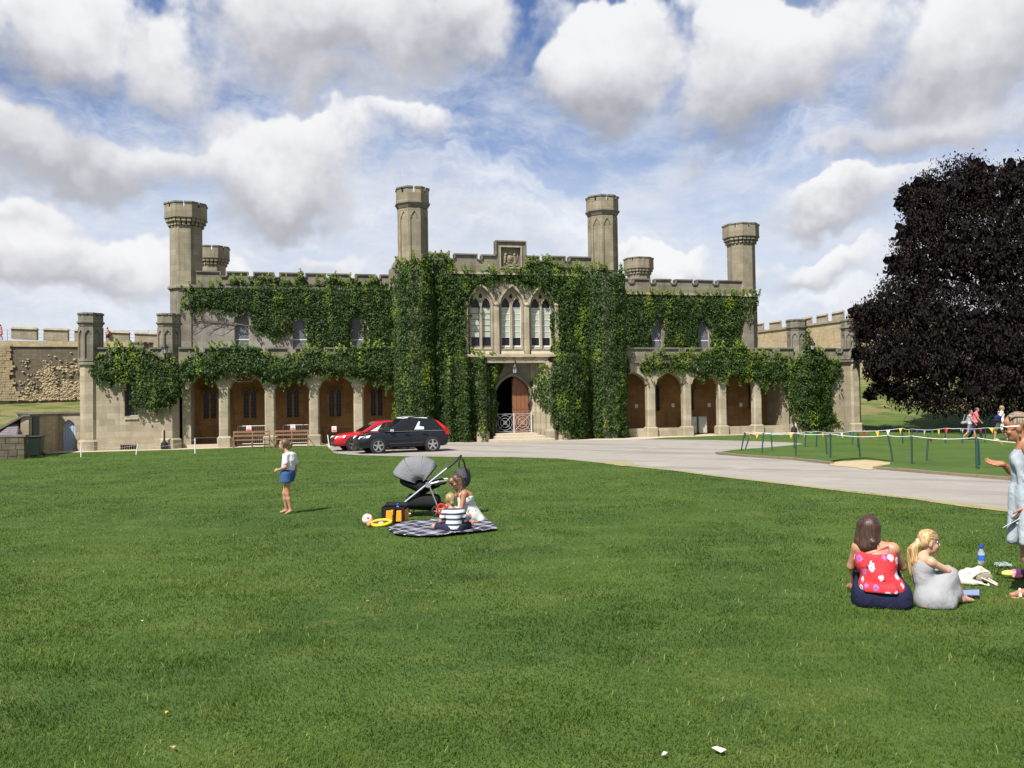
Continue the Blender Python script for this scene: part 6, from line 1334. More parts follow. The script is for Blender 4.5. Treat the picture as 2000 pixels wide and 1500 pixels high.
MB().tube([(.055, .03, .42), (-.0, -.10, .50), (-.06, -.12, .525), (-.11, -.15, .47), (-.11, -.14, .42)], .009, 5).obj('strap', m_dress, mum); MB().tube([(.06, .03, .42), (.0, .09, .5), (-.10, .14, .54), (-.16, .13, .45)], .009, 5).obj('strap', m_dress, mum)
sdf_obj('jeans', [('c', (-.30, -.06, .165), (.0, -.22, .085), .078, .068, .03), ('c', (-.30, .19, .17), (.0, .14, .08), .078, .066, .03)], .010, fabric('blue jeans', (.03, .06, .14), 30, .4), mum)
hc = V_(-.165, -.03, .655); fr, ff, fu = basis((-.82, -.50, -.30))
Hh = lambda x, y, z: tuple(hc + fr * x + ff * y + fu * z)
m_two = hairmat('two-tone hair', (.035, .019, .012), (.20, .125, .07)); sdf_obj('hair', [('e', Hh(0, -.022, .042), (.086, .090, .086), None, .02), ('c', Hh(0, -.05, .02), Hh(0, -.08, -.03), .07, .06, .03)], .008, hairmat('dark hair roots', (.03, .017, .011), (.10, .06, .035)), mum, [(tuple(ff - .55 * fu), Hh(0, .05, .045))])
sdf_obj('hair_lengths', [('c', Hh(.065, .01, .06), Hh(.075, -.01, -.02), .022, .026, .02), ('c', Hh(-.065, .01, .06), Hh(-.078, -.01, -.02), .022, .026, .02), ('c', Hh(.06, -.03, .02), Hh(.085, -.03, -.16), .045, .03, .03), ('c', Hh(-.06, -.03, .02), Hh(-.085, -.0, -.17), .05, .038, .03), ('c', Hh(-.085, .0, -.15), Hh(-.10, .05, -.24), .038, .02, .02), ('c', Hh(0, -.075, 0), Hh(0, -.09, -.15), .06, .045, .03)], .008, m_two, mum)
def glasses(par, c, face, frame, lens, s=1.):
    r, f, u = basis(face); c = np.array(c, float); g_ = lambda x, y, z: tuple(c + s * (r * x + f * y + u * z)); mb = MB(); ml = MB()
    for sx in (-1, 1):
        ring = [g_(sx * .033 + .027 * math.cos(t), .105 - .012 * abs(math.cos(t)) * (1 if (math.cos(t) * sx > 0) else 0), .008 + .021 * math.sin(t)) for t in np.linspace(0, 6.283, 14, endpoint=False)]
        ml.add(ring + [tuple(np.array(p) - f * .006) for p in ring], [tuple(range(14)), tuple(range(27, 13, -1))] + [(i, 14 + i, 14 + (i + 1) % 14, (i + 1) % 14) for i in range(14)]); mb.tube([g_(sx * .06, .092, .018), g_(sx * .076, .05, .016), g_(sx * .08, -.0, .008)], .005 * s, 5); mb.tube([g_(sx * .008, .112, .022), g_(sx * .035, .112, .031), g_(sx * .06, .094, .02)], .005 * s, 5)
    mb.tube([g_(-.01, .112, .012), g_(.01, .112, .012)], .004, 5); fo = mb.obj('sunglasses', frame, par); ml.obj('lens', lens, fo)
m_lens = mat('dark lens', (.01, .01, .012), .08, spec=.8)
glasses(mum, hc, (-.82, -.50, -.30), m_black, m_lens, .96)
bo = gnd(882, 1043)
J = dict(pel=(.035, 0, .10), ch=(.035, .03, .27), nk=(.0, .05, .36), hd=(-.01, .075, .475), shL=(-.085, .04, .315), shR=(.15, .04, .315), elL=(-.155, .05, .18), wrL=(-.14, .19, .13), elR=(.20, .06, .18), wrR=(.12, .20, .14), hdL=((.3, .9, 0), (.8, -.2, -.4), .8, 1), hdR=((-.4, .9, 0), (-.8, -.2, -.4), .8, -1),
         hiL=(-.02, .02, .085), hiR=(.09, .02, .085), knL=(-.25, .13, .09), anL=(-.13, .30, .05), toL=(-.05, .36, .03), knR=(.28, .2, .10), anR=(.10, .36, .05), toR=(.02, .4, .03))
boy = person(bo, 'blond boy in navy and white striped T-shirt sitting with his back to us', J, m_skin, .68, 1.02, .008, face=(-.35, .9, -.25), hs=.86)
T = torso(J, .68, 1.02, .016) + [('c', J['shL'], tuple(V_(*J['shL']) * .45 + V_(*J['elL']) * .55), .043, .048, .025), ('c', J['shR'], tuple(V_(*J['shR']) * .45 + V_(*J['elR']) * .55), .043, .048, .025)]
m_, n, p = newmat('striped jersey'); x, y, z = n.sep(n.n('ShaderNodeTexCoord').outputs['Object']); zz = n.m('ADD', z, n.m('MULTIPLY', n.noise(n.n('ShaderNodeTexCoord').outputs['Object'], 6., 2), .012)); n.put(p, 'Base Color', n.mix(n.m('LESS_THAN', n.m('FRACT', n.m('DIVIDE', n.m('ADD', zz, .02), .074)), .42), (.58, .60, .64), (.03, .04, .065))); p.inputs['Roughness'].default_value = .85
sdf_obj('striped_shirt', T, .008, m_, boy, [((0, 0, -1), (0, 0, .045)), ((0, .2, 1), (0, .04, .358))])
sdf_obj('shorts', limb([('c', J['hiL'], tuple(V_(*J['hiL']) * .25 + V_(*J['knL']) * .75), .062, .052, .03), ('c', J['hiR'], tuple(V_(*J['hiR']) * .25 + V_(*J['knR']) * .75), .062, .052, .03), ('c', (-.02, .0, .07), (.09, 0, .07), .08, .08, .03)], .008), .009, fabric('navy cotton', (.018, .02, .045), 20), boy)
hc = V_(-.01, .075, .475); fr, ff, fu = basis((-.35, .9, -.25)); sdf_obj('hair', [('e', tuple(hc + fu * .03 - ff * .014), (.074, .085, .076), None, .02), ('c', tuple(hc - ff * .05), tuple(hc - ff * .055 - fu * .05), .042, .032, .02)], .007, hairmat('short fair hair', (.20, .125, .06), (.42, .29, .15)), boy, [(tuple(ff - .5 * fu), tuple(hc + ff * .035 + fu * .04))])
p0 = bo + V_(-.155, .20, .26); r = empty('toy', p0, 0, 'red plastic toy held up before the boy by his face', 'toy'); mb = MB(); mb.tube([(.06 * math.cos(q * math.pi / 8), 0, .07 + .075 * math.sin(q * math.pi / 8)) for q in range(17)], .016, 7, cap=False); mb.tube([(0, 0, .0), (.01, 0, -.14)], .014, 7); mb.tube([(-.06, 0, .07), (.06, 0, .07)], .01, 6); mb.obj('ring', mat('red plastic', (.55, .03, .02), .35), r)

# ---- stroller
so = gnd(820, 1007); r = empty('stroller', so, .0, 'grey hooded stroller with silver frame and black basket standing behind the picnic rug', 'stroller')
k_ = .00134 * 1.0; Sx = lambda x, y, yy=0.: ((x - 870) * k_, yy, (800 - y) * k_)
m_hood = fabric('grey stroller canvas', (.17, .175, .185), 22., .5); m_hoodd = fabric('black stroller fabric', (.012, .012, .013), 20., .3); m_alu = mat('brushed aluminium', (.72, .72, .73), .28, metal=.95)
Pv = np.array(Sx(905, 395)); hw = .25
def hoodpt(th, ph):
    R = np.interp(th, [48, 60, 92, 128, 157, 162], [.37, .44, .47, .53, .53, .50]); q = math.sin(ph) ** .42 if math.sin(ph) > 0 else 0
    return Pv + np.array([R * q * math.cos(math.radians(th)), hw * math.cos(ph) * (.9 + .1 * q), R * q * math.sin(math.radians(th))])
ths = np.linspace(50, 162, 40); phs = np.linspace(.02, math.pi - .02, 26)
def hd_sag(t): return 1 - .03 * abs(math.sin((t - 50) / 36. * math.pi))
V = np.array([[Pv + (hoodpt(t, ph) - Pv) * (hd_sag(t) if .3 < ph < 2.84 else 1) for ph in phs] for t in ths]).reshape(-1, 3); q = (np.arange(39)[:, None] * 26 + np.arange(25)[None]).ravel()
ho = link('hood', np_mesh('hood', V, np.stack([q, q + 1, q + 27, q + 26], 1), 4, True), r, [m_hood]); ho.modifiers.new('t', 'SOLIDIFY').thickness = .012
for t in (50, 88, 124, 162): MB().tube([tuple(Pv + (hoodpt(t, ph) - Pv) * 1.006) for ph in phs], .009, 5).obj('rib', m_hoodd, ho)
sdf_obj('seat', [('c', Sx(905, 420, -.12), Sx(905, 420, .12), .09, .09, .03), ('c', Sx(905, 430, 0), Sx(690, 345, 0), .12, .10, .05), ('c', Sx(700, 350, -.13), Sx(900, 420, -.13), .07, .09, .05), ('c', Sx(700, 350, .13), Sx(900, 420, .13), .07, .09, .05), ('c', Sx(905, 440, 0), Sx(1100, 400, 0), .11, .06, .05), ('c', Sx(1100, 400, -.1), Sx(1100, 400, .1), .045, .045, .03), ('c', Sx(1100, 400, -.1), Sx(1200, 380, -.1), .03, .03, .03), ('c', Sx(1100, 400, .1), Sx(1200, 380, .1), .03, .03, .03)], .014, m_hoodd, r)
for sy in (-.25, .25):
    MB().tube([Sx(690, 615, sy), Sx(1250, 180, sy)], .019, 8).obj('frame_tube', m_alu, r); MB().tube([Sx(1240, 188, sy), Sx(1330, 120, sy), Sx(1385, 65, sy)], .021, 8).obj('handle_post', m_black, r); MB().tube([Sx(1010, 400, sy), Sx(1105, 640, sy), Sx(1115, 735, sy)], .015, 7).obj('rear_leg', m_alu, r); MB().tube([Sx(690, 615, sy), Sx(700, 690, sy * .85), Sx(735, 760, sy * .85)], .02, 6).obj('front_fork', m_black, r)
    MB().loft([[tuple(np.array(Sx(1000, 390, sy + d)) + [.05 * math.cos(q), 0, .05 * math.sin(q)]) for q in np.linspace(0, 6.28, 16, endpoint=False)] for d in (-.03, .03)]).obj('joint', m_steel, r)
    MB().tube([Sx(1030, 380, sy), Sx(1130, 355, sy * .9), Sx(1230, 350, sy * .7)], .018, 6).obj('bumper_bar', m_alu, r)
    for (cx, cy, R, nm, yy) in ((740, 770, .062, 'front_wheel', sy * .85), (1115, 722, .105, 'rear_wheel', sy * 1.05)):
        z0 = R; c = np.array([Sx(cx, cy)[0], yy, R]); ring = lambda rad, y: [tuple(c + [rad * math.cos(t), y, rad * math.sin(t)]) for t in np.linspace(0, 6.283, 22, endpoint=False)]
        w = MB().loft([ring(R * .72, -.016), ring(R * .95, -.018), ring(R, 0), ring(R * .95, .018), ring(R * .72, .016)], cap=False).obj(nm, m_tyre, r, smooth=True); mb = MB(); mb.loft([ring(.02, -.02), ring(.02, .02)])
        for a in range(6): t = a * math.pi / 3; mb.tube([tuple(c), tuple(c + [R * .75 * math.cos(t), 0, R * .75 * math.sin(t)])], .007, 5)
        mb.loft([ring(R * .75, -.008), ring(R * .75, .008)], cap=False); mb.obj('hub', m_steel, w)
MB().tube([Sx(1385, 65, -.25), Sx(1398, 52, -.2), Sx(1400, 50, 0), Sx(1398, 52, .2), Sx(1385, 65, .25)], .02, 8).obj('handle', mat('brown handle grip', (.05, .03, .02), .6), r)
sdf_obj('basket', [('c', Sx(770, 620, -.15), Sx(1060, 620, -.15), .10, .10, .06), ('c', Sx(770, 620, .15), Sx(1060, 620, .15), .10, .10, .06), ('c', Sx(770, 640, 0), Sx(1070, 670, 0), .11, .10, .08), ('c', Sx(740, 560, -.18), Sx(1080, 575, -.18), .04, .04, .04), ('c', Sx(740, 560, .18), Sx(1080, 575, .18), .04, .04, .04)], .014, m_hoodd, r)
bg_ = empty('backpack', so + V_((1418 - 870) * k_, .10, .02), .1, 'black and grey backpack hung on the stroller handle behind the woman', 'bag')
sdf_obj('bag_body', [('e', (0, 0, (800 - 350) * k_), (.145, .12, .175), None, .04), ('e', (-.01, -.09, (800 - 390) * k_), (.10, .06, .09), None, .03), ('c', (-.08, 0, .72), (.08, 0, .72), .05, .05, .04)], .012, fabric('black nylon', (.045, .046, .05), 12, .8, .6, .6), bg_)
MB().tube([(-.05, 0, .74), (-.06, 0, .86), (-.02, 0, .97), (.03, 0, .88), (.05, 0, .75)], .016, 5).obj('strap', m_black, bg_)
# ---- cool bag, ball, ring toy, apple
cb = gnd(771, 1021); r = empty('cool_bag', cb, -.12, 'black and orange open cool bag standing at the corner of the rug', 'bag'); r.scale = (.98, .9, .88); m_or = fabric('orange nylon', (.72, .27, .02), 18, .5, .6)
mb = MB(); mb.wall([(-.20, -.13), (.20, -.13), (.20, .13), (-.20, .13)], [[(-.185, -.115), (.185, -.115), (.185, .115), (-.185, .115)]], 0, .01)
def shell(x0, x1, y0, y1, z0, z1, th=.015):
    m_ = MB(); m_.box(x0, x1, y0, y0 + th, z0, z1); m_.box(x0, x1, y1 - th, y1, z0, z1); m_.box(x0, x0 + th, y0 + th, y1 - th, z0, z1); m_.box(x1 - th, x1, y0 + th, y1 - th, z0, z1); m_.box(x0, x1, y0, y1, z0 - .005, z0 + .012); return m_
shell(-.19, .19, -.13, .13, .03, .30).obj('body', m_hoodd, r)
for x0, x1 in ((-.115, .0), (.055, .15)): m_ = MB(); m_.hexa([(x0, -.16, .04), (x1, -.16, .04), (x1, -.131, .04), (x0, -.131, .04), (x0 + .01, -.15, .235), (x1, -.15, .235), (x1, -.131, .24), (x0 + .01, -.131, .24)]); m_.obj('pocket', m_or, r, bevel=.01)
mb = MB(); mb.box(.191, .20, -.12, .12, .04, .25); mb.box(-.03, .02, -.15, -.132, .16, .25); mb.obj('side_panel', m_or, r)
for x0 in (.0, .15): MB().hexa([(x0, -.175, .03), (x0 + .035, -.175, .03), (x0 + .035, -.161, .03), (x0, -.161, .03), (x0 + .02, -.165, .30), (x0 + .05, -.165, .30), (x0 + .05, -.15, .30), (x0 + .02, -.15, .30)]).obj('strap', m_hoodd, r)
m_ = MB(); m_.hexa([(-.19, .1, .30), (.19, .1, .30), (.19, .13, .30), (-.19, .13, .30), (-.18, .17, .36), (.18, .17, .36), (.18, .19, .355), (-.18, .19, .355)]); m_.obj('lid', m_hoodd, r)
bt = empty('water_bottle', cb + V_(.05, .02, .06), 0, 'blue-capped bottle poking out of the cool bag', 'bottle'); MB().lathe([(.03, 0), (.033, .02), (.033, .17), (.015, .21)], 12).obj('body', mat('clear plastic', (.55, .6, .65), .1, trans=.7), bt); MB().lathe([(.017, .21), (.019, .215), (.019, .245), (.015, .25)], 12).obj('cap', mat('blue plastic', (.02, .06, .4), .35), bt)
bl = gnd(718, 1026); m_, n, p = newmat('white ball with red spots'); oc = n.n('ShaderNodeTexCoord').outputs['Object']; vo = n.n('ShaderNodeTexVoronoi'); n.put(vo, 'Vector', oc); vo.inputs['Scale'].default_value = 12.; n.put(p, 'Base Color', n.mix(n.m('LESS_THAN', vo.outputs['Distance'], .30), (.74, .68, .68), (.42, .10, .10))); p.inputs['Roughness'].default_value = .4
MB().lathe([(.085 * math.sin(t), -.085 * math.cos(t)) for t in np.linspace(.02, math.pi - .02, 18)], 24); o = MB().lathe([(.085 * math.sin(t), -.085 * math.cos(t)) for t in np.linspace(.02, math.pi - .02, 18)], 24).obj('ball', m_, None, smooth=True); o.location = tuple(bl + [0, 0, .095]); tag(o, 'white football with dark red spots lying on the grass', 'ball')
rt = gnd(744, 1027); r = empty('ring_toy', rt + [0, 0, .045], 0, 'yellow ring toy with dark mesh centre lying flat beside the ball', 'toy', ); r.rotation_euler = (math.radians(7), math.radians(-3), 0)
MB().tube([(.155 * math.cos(t), .155 * math.sin(t), 0) for t in np.linspace(0, 2 * math.pi, 33)], .025, 10, cap=False).obj('rim', mat('yellow foam', (.80, .55, .01), .6), r, smooth=True); MB().lathe([(.001, -.004), (.14, -.004), (.14, .004), (.001, .004)], 28).obj('disc', mat('dark mesh fabric', (.07, .04, .03), .8), r); MB().lathe([(.001, .0045), (.04, .0045), (.035, .008), (.001, .009)], 14).obj('emblem', m_whitep, r)
o = MB().lathe([(.04 * math.sin(t), -.04 * math.cos(t)) for t in np.linspace(.02, math.pi - .02, 12)], 14).obj('small_ball', mat('orange rubber', (.55, .2, .09), .5), None, smooth=True); o.location = tuple(gnd(721, 1030) + [0, 0, .045]); tag(o, 'small orange ball tucked between the football and the yellow ring', 'ball')

# ---- near right: woman with her back to us, girl, woman at the edge
wo = gnd(1722, 1186)
J = dict(pel=(.0, .04, .115), ch=(-.05, .05, .42), nk=(-.065, .08, .575), hd=(-.085, .10, .69), shL=(-.215, .06, .52), shR=(.125, .06, .52), elL=(-.275, .13, .33), wrL=(-.13, .36, .30), elR=(.20, .20, .34), wrR=(.02, .40, .36), hdL=((.9, .35, 0), (.2, -.5, -.6), .6, 1), hdR=((-.9, .3, 0), (-.2, -.5, -.6), .6, -1),
         hiL=(-.10, .08, .11), hiR=(.10, .08, .11), knL=(-.225, .36, .35), anL=(-.27, .56, .075), toL=(-.33, .68, .025), knR=(.06, .48, .44), anR=(-.02, .80, .075), toR=(-.06, .95, .025))
wom = person(wo, 'seated woman in red floral strappy top and navy skirt, dark hair, back turned', J, m_skin, 1.0, .98, .009, face=(.42, .9, -.02), hs=1.04); wom.scale = (.86, .92, .925)
m_red = floral('red floral viscose', (.56, .025, .035), ((.56, .52, .58), (.36, .12, .36)), (.03, .03, .045), 12.5, .40)
T = [('c', (-.0, .03, .17), (-.02, .04, .3), .15, .138, .05), ('c', (-.02, .04, .3), (-.045, .05, .43), .15, .13, .05), ('c', (-.13, .05, .40), (.04, .05, .40), .115, .115, .05), ('c', (-.14, .06, .47), (.06, .06, .47), .085, .085, .05), ('c', (-.09, .03, .18), (.10, .03, .17), .12, .12, .05), ('c', (.11, .02, .15), (.02, .0, .13), .085, .1, .04)] + [('c', (-.13, -.09 + .0 * k, .165 + .018 * k), (.12, -.10, .16 + .016 * k), .03, .03, .012) for k in range(3)]
sdf_obj('floral_top', T, .009, m_red, wom, [((0, 0, -1), (0, 0, .145)), ((0, -.15, 1), (0, .0, .49))])
for pts in ([(-.15, -.03, .46), (-.165, .0, .54), (-.16, .06, .585), (-.15, .13, .53)], [(.06, -.03, .46), (.075, .0, .54), (.07, .06, .585), (.06, .13, .53)], [(-.12, -.048, .47), (-.045, -.036, .50), (.07, -.0, .55)], [(-.045, -.036, .50), (-.03, -.05, .455)]): MB().tube(pts, .008, 5).obj('strap', m_red, wom)
sdf_obj('navy_skirt', [('c', (-.12, .06, .11), (.13, .06, .10), .155, .15, .06), ('c', (-.11, .05, .10), (-.17, .30, .24), .13, .10, .05), ('c', (.12, .05, .10), (.07, .33, .26), .13, .105, .05), ('c', (-.15, .0, .05), (.17, .0, .05), .10, .10, .05), ('c', (-.23, .1, .04), (-.1, .02, .06), .05, .08, .05)], .010, fabric('navy jersey', (.010, .012, .035), 14., .6), wom, [((0, 0, -1), (0, 0, .0)), ((0, -.5, 1), (0, .0, .185))])
hc = V_(-.085, .10, .69); fr, ff, fu = basis((.42, .9, -.02)); Hh = lambda x, y, z: tuple(hc + fr * x + ff * y + fu * z)
Hs = [('e', Hh(0, -.02, .045), (.094, .104, .092), None, .02), ('c', Hh(-.055, -.05, .03), Hh(-.08, -.085, -.13), .055, .05, .04), ('c', Hh(.045, -.05, .03), Hh(.05, -.085, -.14), .055, .05, .04), ('c', Hh(0, -.07, .02), Hh(-.01, -.11, -.15), .065, .052, .04), ('c', Hh(-.08, -.03, -.05), Hh(-.095, -.055, -.14), .035, .03, .03), ('c', Hh(.075, -.01, .02), Hh(.085, -.04, -.1), .03, .03, .03)]
for k in range(16):
    x = -.12 + .235 * k / 15; Hs.append(('c', Hh(x * .75, -.09 - .03 * math.sin(k), -.10), Hh(x * .9 + random.uniform(-.01, .01), -.115 + .05 * abs(x) / .12, -.19 - .03 * random.random() - .02 * (1 - abs(x) / .12)), .02, .006, .012))
sdf_obj('hair', Hs, .0075, m_brown, wom, [(tuple(ff * .9 - fu * .5), Hh(0, .055, .05))], smooth=1)
STR = []
for k in range(150):
    ph = random.uniform(-1.75, 1.75); e_ = random.uniform(.0, .03); sx_ = math.sin(ph); cx_ = max(-.1, math.cos(ph)); L_ = random.uniform(-.22, -.15) + .03 * abs(sx_)
    STR.append([Hh(.02 * sx_, .02 - .04 * cx_, .137), Hh(.07 * sx_, -.02 - .075 * cx_, .098), Hh((.097 + e_ * .2) * sx_, -.02 - .107 * cx_, .03), Hh((.098 + e_ * .3) * sx_, -.03 - (.095 + e_ * .4) * cx_, -.07), Hh((.092 + e_) * sx_ + random.uniform(-.012, .012), -.055 - (.075 + e_ * .3) * cx_, L_)])
strands('hair_strands', STR, .0032, m_brown, wom)
glasses(wom, hc, (.42, .9, -.02), m_black, m_lens, 1.04)
gi = gnd(1826, 1186)
J = dict(pel=(-.03, .02, .09), ch=(-.10, .03, .31), nk=(-.085, .05, .445), hd=(-.045, .07, .555), shL=(-.175, .10, .41), shR=(-.02, -.055, .40), elL=(-.0, .20, .32), wrL=(.12, .17, .32), elR=(.12, .035, .32), wrR=(.03, .19, .325), hdL=((.5, -.8, 0), (0, 0, -1), .4, 1), hdR=((-.5, .8, .0), (.2, .2, -1), .5, 1),
         hiL=(-.03, .09, .085), hiR=(.03, -.03, .085), knL=(.12, .24, .29), anL=(.20, .36, .05), toL=(.28, .44, .02), knR=(.16, .12, .28), anR=(.24, .24, .05), toR=(.33, .32, .02))
girl = person(gi, 'little girl with blonde ponytail in pale grey sleeveless dress sitting beside the woman', J, m_pale, .74, 1., .0075, face=(.93, .30, -.06), hs=.93); girl.scale = (.88, .92, .95)
m_gdress = fabric('pale grey jersey', (.285, .29, .30), 7., .6, .85, .1)
T = [('c', (-.035, .02, .11), (-.085, .025, .24), .105, .092, .05), ('c', (-.085, .025, .24), (-.10, .03, .34), .092, .085, .05), ('c', (-.155, .08, .36), (-.05, -.025, .355), .058, .058, .04), ('c', (-.03, .05, .09), (.08, .17, .26), .13, .085, .06), ('c', (.0, -.03, .08), (.12, .09, .255), .125, .085, .06), ('c', (-.08, -.03, .06), (.10, .0, .05), .10, .09, .06), ('c', (.08, .0, .05), (.155, .10, .12), .07, .07, .06), ('c', (.12, .1, .25), (.17, .14, .08), .075, .06, .06), ('c', (-.10, .03, .32), (-.105, .035, .385), .088, .066, .04), ('c', (-.15, .07, .40), (-.14, .06, .43), .028, .024, .02), ('c', (-.045, -.04, .40), (-.055, -.03, .43), .028, .024, .02)]
for k in range(7):
    a = -.1 + .035 * k; T.append(('c', (-.04 + .3 * a, -.075 + .12 * abs(a), .16), (.02 + a * 1.1, -.10 + .3 * max(0, a), .03), .012, .022, .02))
sdf_obj('grey_dress', T, .0075, m_gdress, girl, [((0, 0, -1), (0, 0, .005)), ((.0, 0, 1), (0, 0, .435))])
hc = V_(-.045, .07, .555); fr, ff, fu = basis((.93, .30, -.06)); Hh = lambda x, y, z: tuple(hc + fr * x + ff * y + fu * z)
sdf_obj('hair', [('e', Hh(0, -.022, .036), (.077, .082, .079), None, .02), ('c', Hh(.03, -.05, .0), Hh(.02, -.09, -.02), .045, .035, .02), ('c', Hh(-.03, -.05, .0), Hh(0, -.09, -.02), .045, .035, .02)], .007, m_blond, girl, [(tuple(ff * .85 - fu * .55), Hh(0, .072, .055))])
STR = []
for k in range(70):
    ph = random.uniform(-1.45, 1.45); y0 = random.uniform(-.01, .07); R_ = .083; STR.append([Hh(R_ * math.sin(ph) * math.cos(y0 * 4), y0, .036 + .081 * math.cos(ph) * (1 - (y0 / .14) ** 2)), Hh(R_ * math.sin(ph) * .97, -.035, .03 + .08 * math.cos(ph) * .93), Hh(.01 + R_ * math.sin(ph) * .62, -.075, .02 + .055 * math.cos(ph)), Hh(.01, -.10, -.008)])
strands('hair_strands', STR, .0022, m_blond, girl)
pt = [('c', Hh(.01, -.10, -.01), Hh(.02, -.135, -.06), .026, .036, .02), ('c', Hh(.02, -.135, -.06), Hh(.03, -.125, -.17), .036, .033, .02), ('c', Hh(.03, -.125, -.17), Hh(.04, -.10, -.28), .033, .02, .02)]
for k in range(8): o = [random.uniform(-.02, .02) for _ in range(3)]; pt.append(('c', tuple(V_(*Hh(.02, -.14, -.07)) + o), tuple(V_(*Hh(.035, -.10, -.26)) + np.array(o) * 1.6), .013, .005, .01))
sdf_obj('ponytail', pt, .006, m_blond, girl, smooth=1); strands('ponytail_strands', [[Hh(.012 + random.uniform(-.012, .012), -.10, -.01 + random.uniform(-.012, .012)), Hh(.02 + q0, -.135 + q1 - .02, -.06), Hh(.03 + q0 * 1.6, -.128 + q1 * 1.5 - .01, -.17), Hh(.045 + q0 * 2., -.10 + q1 * 2., -.30 - .04 * random.random())] for q0, q1 in [(random.uniform(-.035, .035), random.uniform(-.03, .03)) for _ in range(60)]], .0024, m_blond, girl); MB().tube([Hh(.012 + .03 * math.cos(t), -.103, -.012 + .03 * math.sin(t)) for t in np.linspace(0, 6.283, 13)], .011, 6, cap=False).obj('hair_tie', m_whitep, girl)
# woman at the right edge
eo = gnd(1994, 1164)
J = dict(pel=(.09, .04, .90), ch=(.055, .05, 1.18), nk=(.055, .05, 1.345), hd=(.01, .05, 1.485), shL=(.10, -.11, 1.29), shR=(.05, .20, 1.29), elL=(.16, -.16, 1.01), wrL=(.045, -.14, .80), elR=(-.02, .27, 1.05), wrR=(-.115, .16, 1.145), hdL=((-.45, .05, -.75), (-.5, .2, .3), .45, -1), hdR=((-.93, -.05, .12), (.15, -.45, .8), .42, -1),
         hiL=(.10, -.06, .86), hiR=(.09, .12, .86), knL=(.05, -.07, .48), anL=(.09, -.08, .08), toL=(-.07, -.09, .02), knR=(.14, .12, .48), anR=(.22, .12, .09), toR=(.09, .13, .02))
edge = person(eo, 'tanned woman in pale blue sleeveless dress and white sunglasses standing at the right edge', J, m_tan, 1.0, .97, .0062, face=(-.98, -.08, -.16), hs=1.06)
m_pale_blue = fabric('pale blue grey viscose', (.30, .34, .365), 6.5, 1., .8, .1)
T = [('c', (.0 + .012 * k, -.10 + .055 * k, 1.16 - .01 * k), (.045 + .02 * k, -.09 + .045 * k, .82 - .02 * k), .016, .03, .035) for k in range(5)] + [('c', (-.03, -.06, 1.22), (.08, -.14, .98), .014, .02, .025), ('c', (-.02, .02, 1.1), (.1, -.12, .90), .014, .02, .025), ('c', (.09, .04, .86), (.075, .045, 1.05), .145, .118, .05), ('c', (.075, .045, 1.05), (.06, .05, 1.2), .118, .118, .05), ('c', (.035, -.03, 1.18), (.025, .12, 1.18), .08, .08, .05), ('c', (.085, -.06, 1.25), (.055, .15, 1.25), .068, .068, .04), ('c', (.09, -.03, .86), (.08, -.05, .55), .135, .13, .06), ('c', (.09, .09, .86), (.12, .10, .55), .13, .13, .06), ('c', (.09, -.07, 1.29), (.09, -.05, 1.335), .028, .022, .02), ('c', (.06, .15, 1.29), (.065, .13, 1.335), .028, .022, .02)]
T += [('c', (-.04, -.02, .95), (-.06, -.08, .5), .03, .04, .05), ('c', (.06, -.1, .95), (.03, -.19, .5), .03, .035, .05), ('c', (-.03, .12, .95), (-.05, .18, .5), .03, .04, .05)]
sdf_obj('pale_blue_dress', T, .009, m_pale_blue, edge, [((0, 0, -1), (0, 0, .46)), ((-.3, 0, 1), (.02, 0, 1.335))])
hc = V_(.01, .05, 1.485); fr, ff, fu = basis((-.98, -.08, -.16)); Hh = lambda x, y, z: tuple(hc + fr * x + ff * y + fu * z)
sdf_obj('hair', [('e', Hh(0, -.022, .045), (.092, .086, .088), None, .02), ('c', Hh(0, -.07, .03), Hh(0, -.12, .0), .06, .05, .03), ('e', Hh(0, -.14, .0), (.045, .045, .05), None, .02)] + [('c', Hh(x, .05, .105), Hh(x * 1.25, -.09, .045), .012, .014, .01) for x in (-.06, -.035, -.01, .02, .05)], .008, m_grayb, edge, [(tuple(ff * .9 - fu * .62), Hh(0, .058, .05))])
strands('hair_strands', [[Hh(x_, .075 - abs(x_) * .3, .085 - abs(x_) * .35 + random.uniform(0, .01)), Hh(x_ * 1.3, .02, .132 - abs(x_) * .55), Hh(x_ * 1.35, -.05, .125 - abs(x_) * .6), Hh(x_ * .8, -.11, .04), Hh(x_ * .3, -.14, .0)] for x_ in [random.uniform(-.07, .07) for _ in range(90)]], .0026, m_grayb, edge)
glasses(edge, hc, (-.98, -.08, -.16), m_whitep, m_lens, 1.08)
MB().lathe([(.003, -.02), (.010, -.012), (.010, .002), (.003, .006)], 10, Hh(-.083, -.0, -.05)[:2]).obj('earring', m_chrome, edge).location = (0, 0, Hh(0, 0, -.06)[2])
for q in 'LR':
    a_, t_ = V_(*J['an' + q]), V_(*J['to' + q]); d = t_ - a_; d[2] = 0; d /= np.linalg.norm(d); s_ = np.array([-d[1], d[0], 0]); mb = MB(); h0 = a_ - d * .05; pts = [h0 + s_ * .03, h0 - s_ * .03, t_ - s_ * .042 + d * .02, t_ + d * .05, t_ + s_ * .042 + d * .02]
    mb.xy([(p_[0], p_[1]) for p_ in pts], -.015, .008); so_ = mb.obj('sandal', mat('tan sandal', (.45, .27, .15), .7), edge); mb = MB(); mb.tube([tuple(t_ * .6 + a_ * .4 + s_ * .042 - [0, 0, .03]), tuple(t_ * .6 + a_ * .4 + [0, 0, .03]), tuple(t_ * .6 + a_ * .4 - s_ * .042 - [0, 0, .03])], .012, 6); mb.obj('sandal_strap', mat('cream strap', (.68, .62, .5), .6), edge)
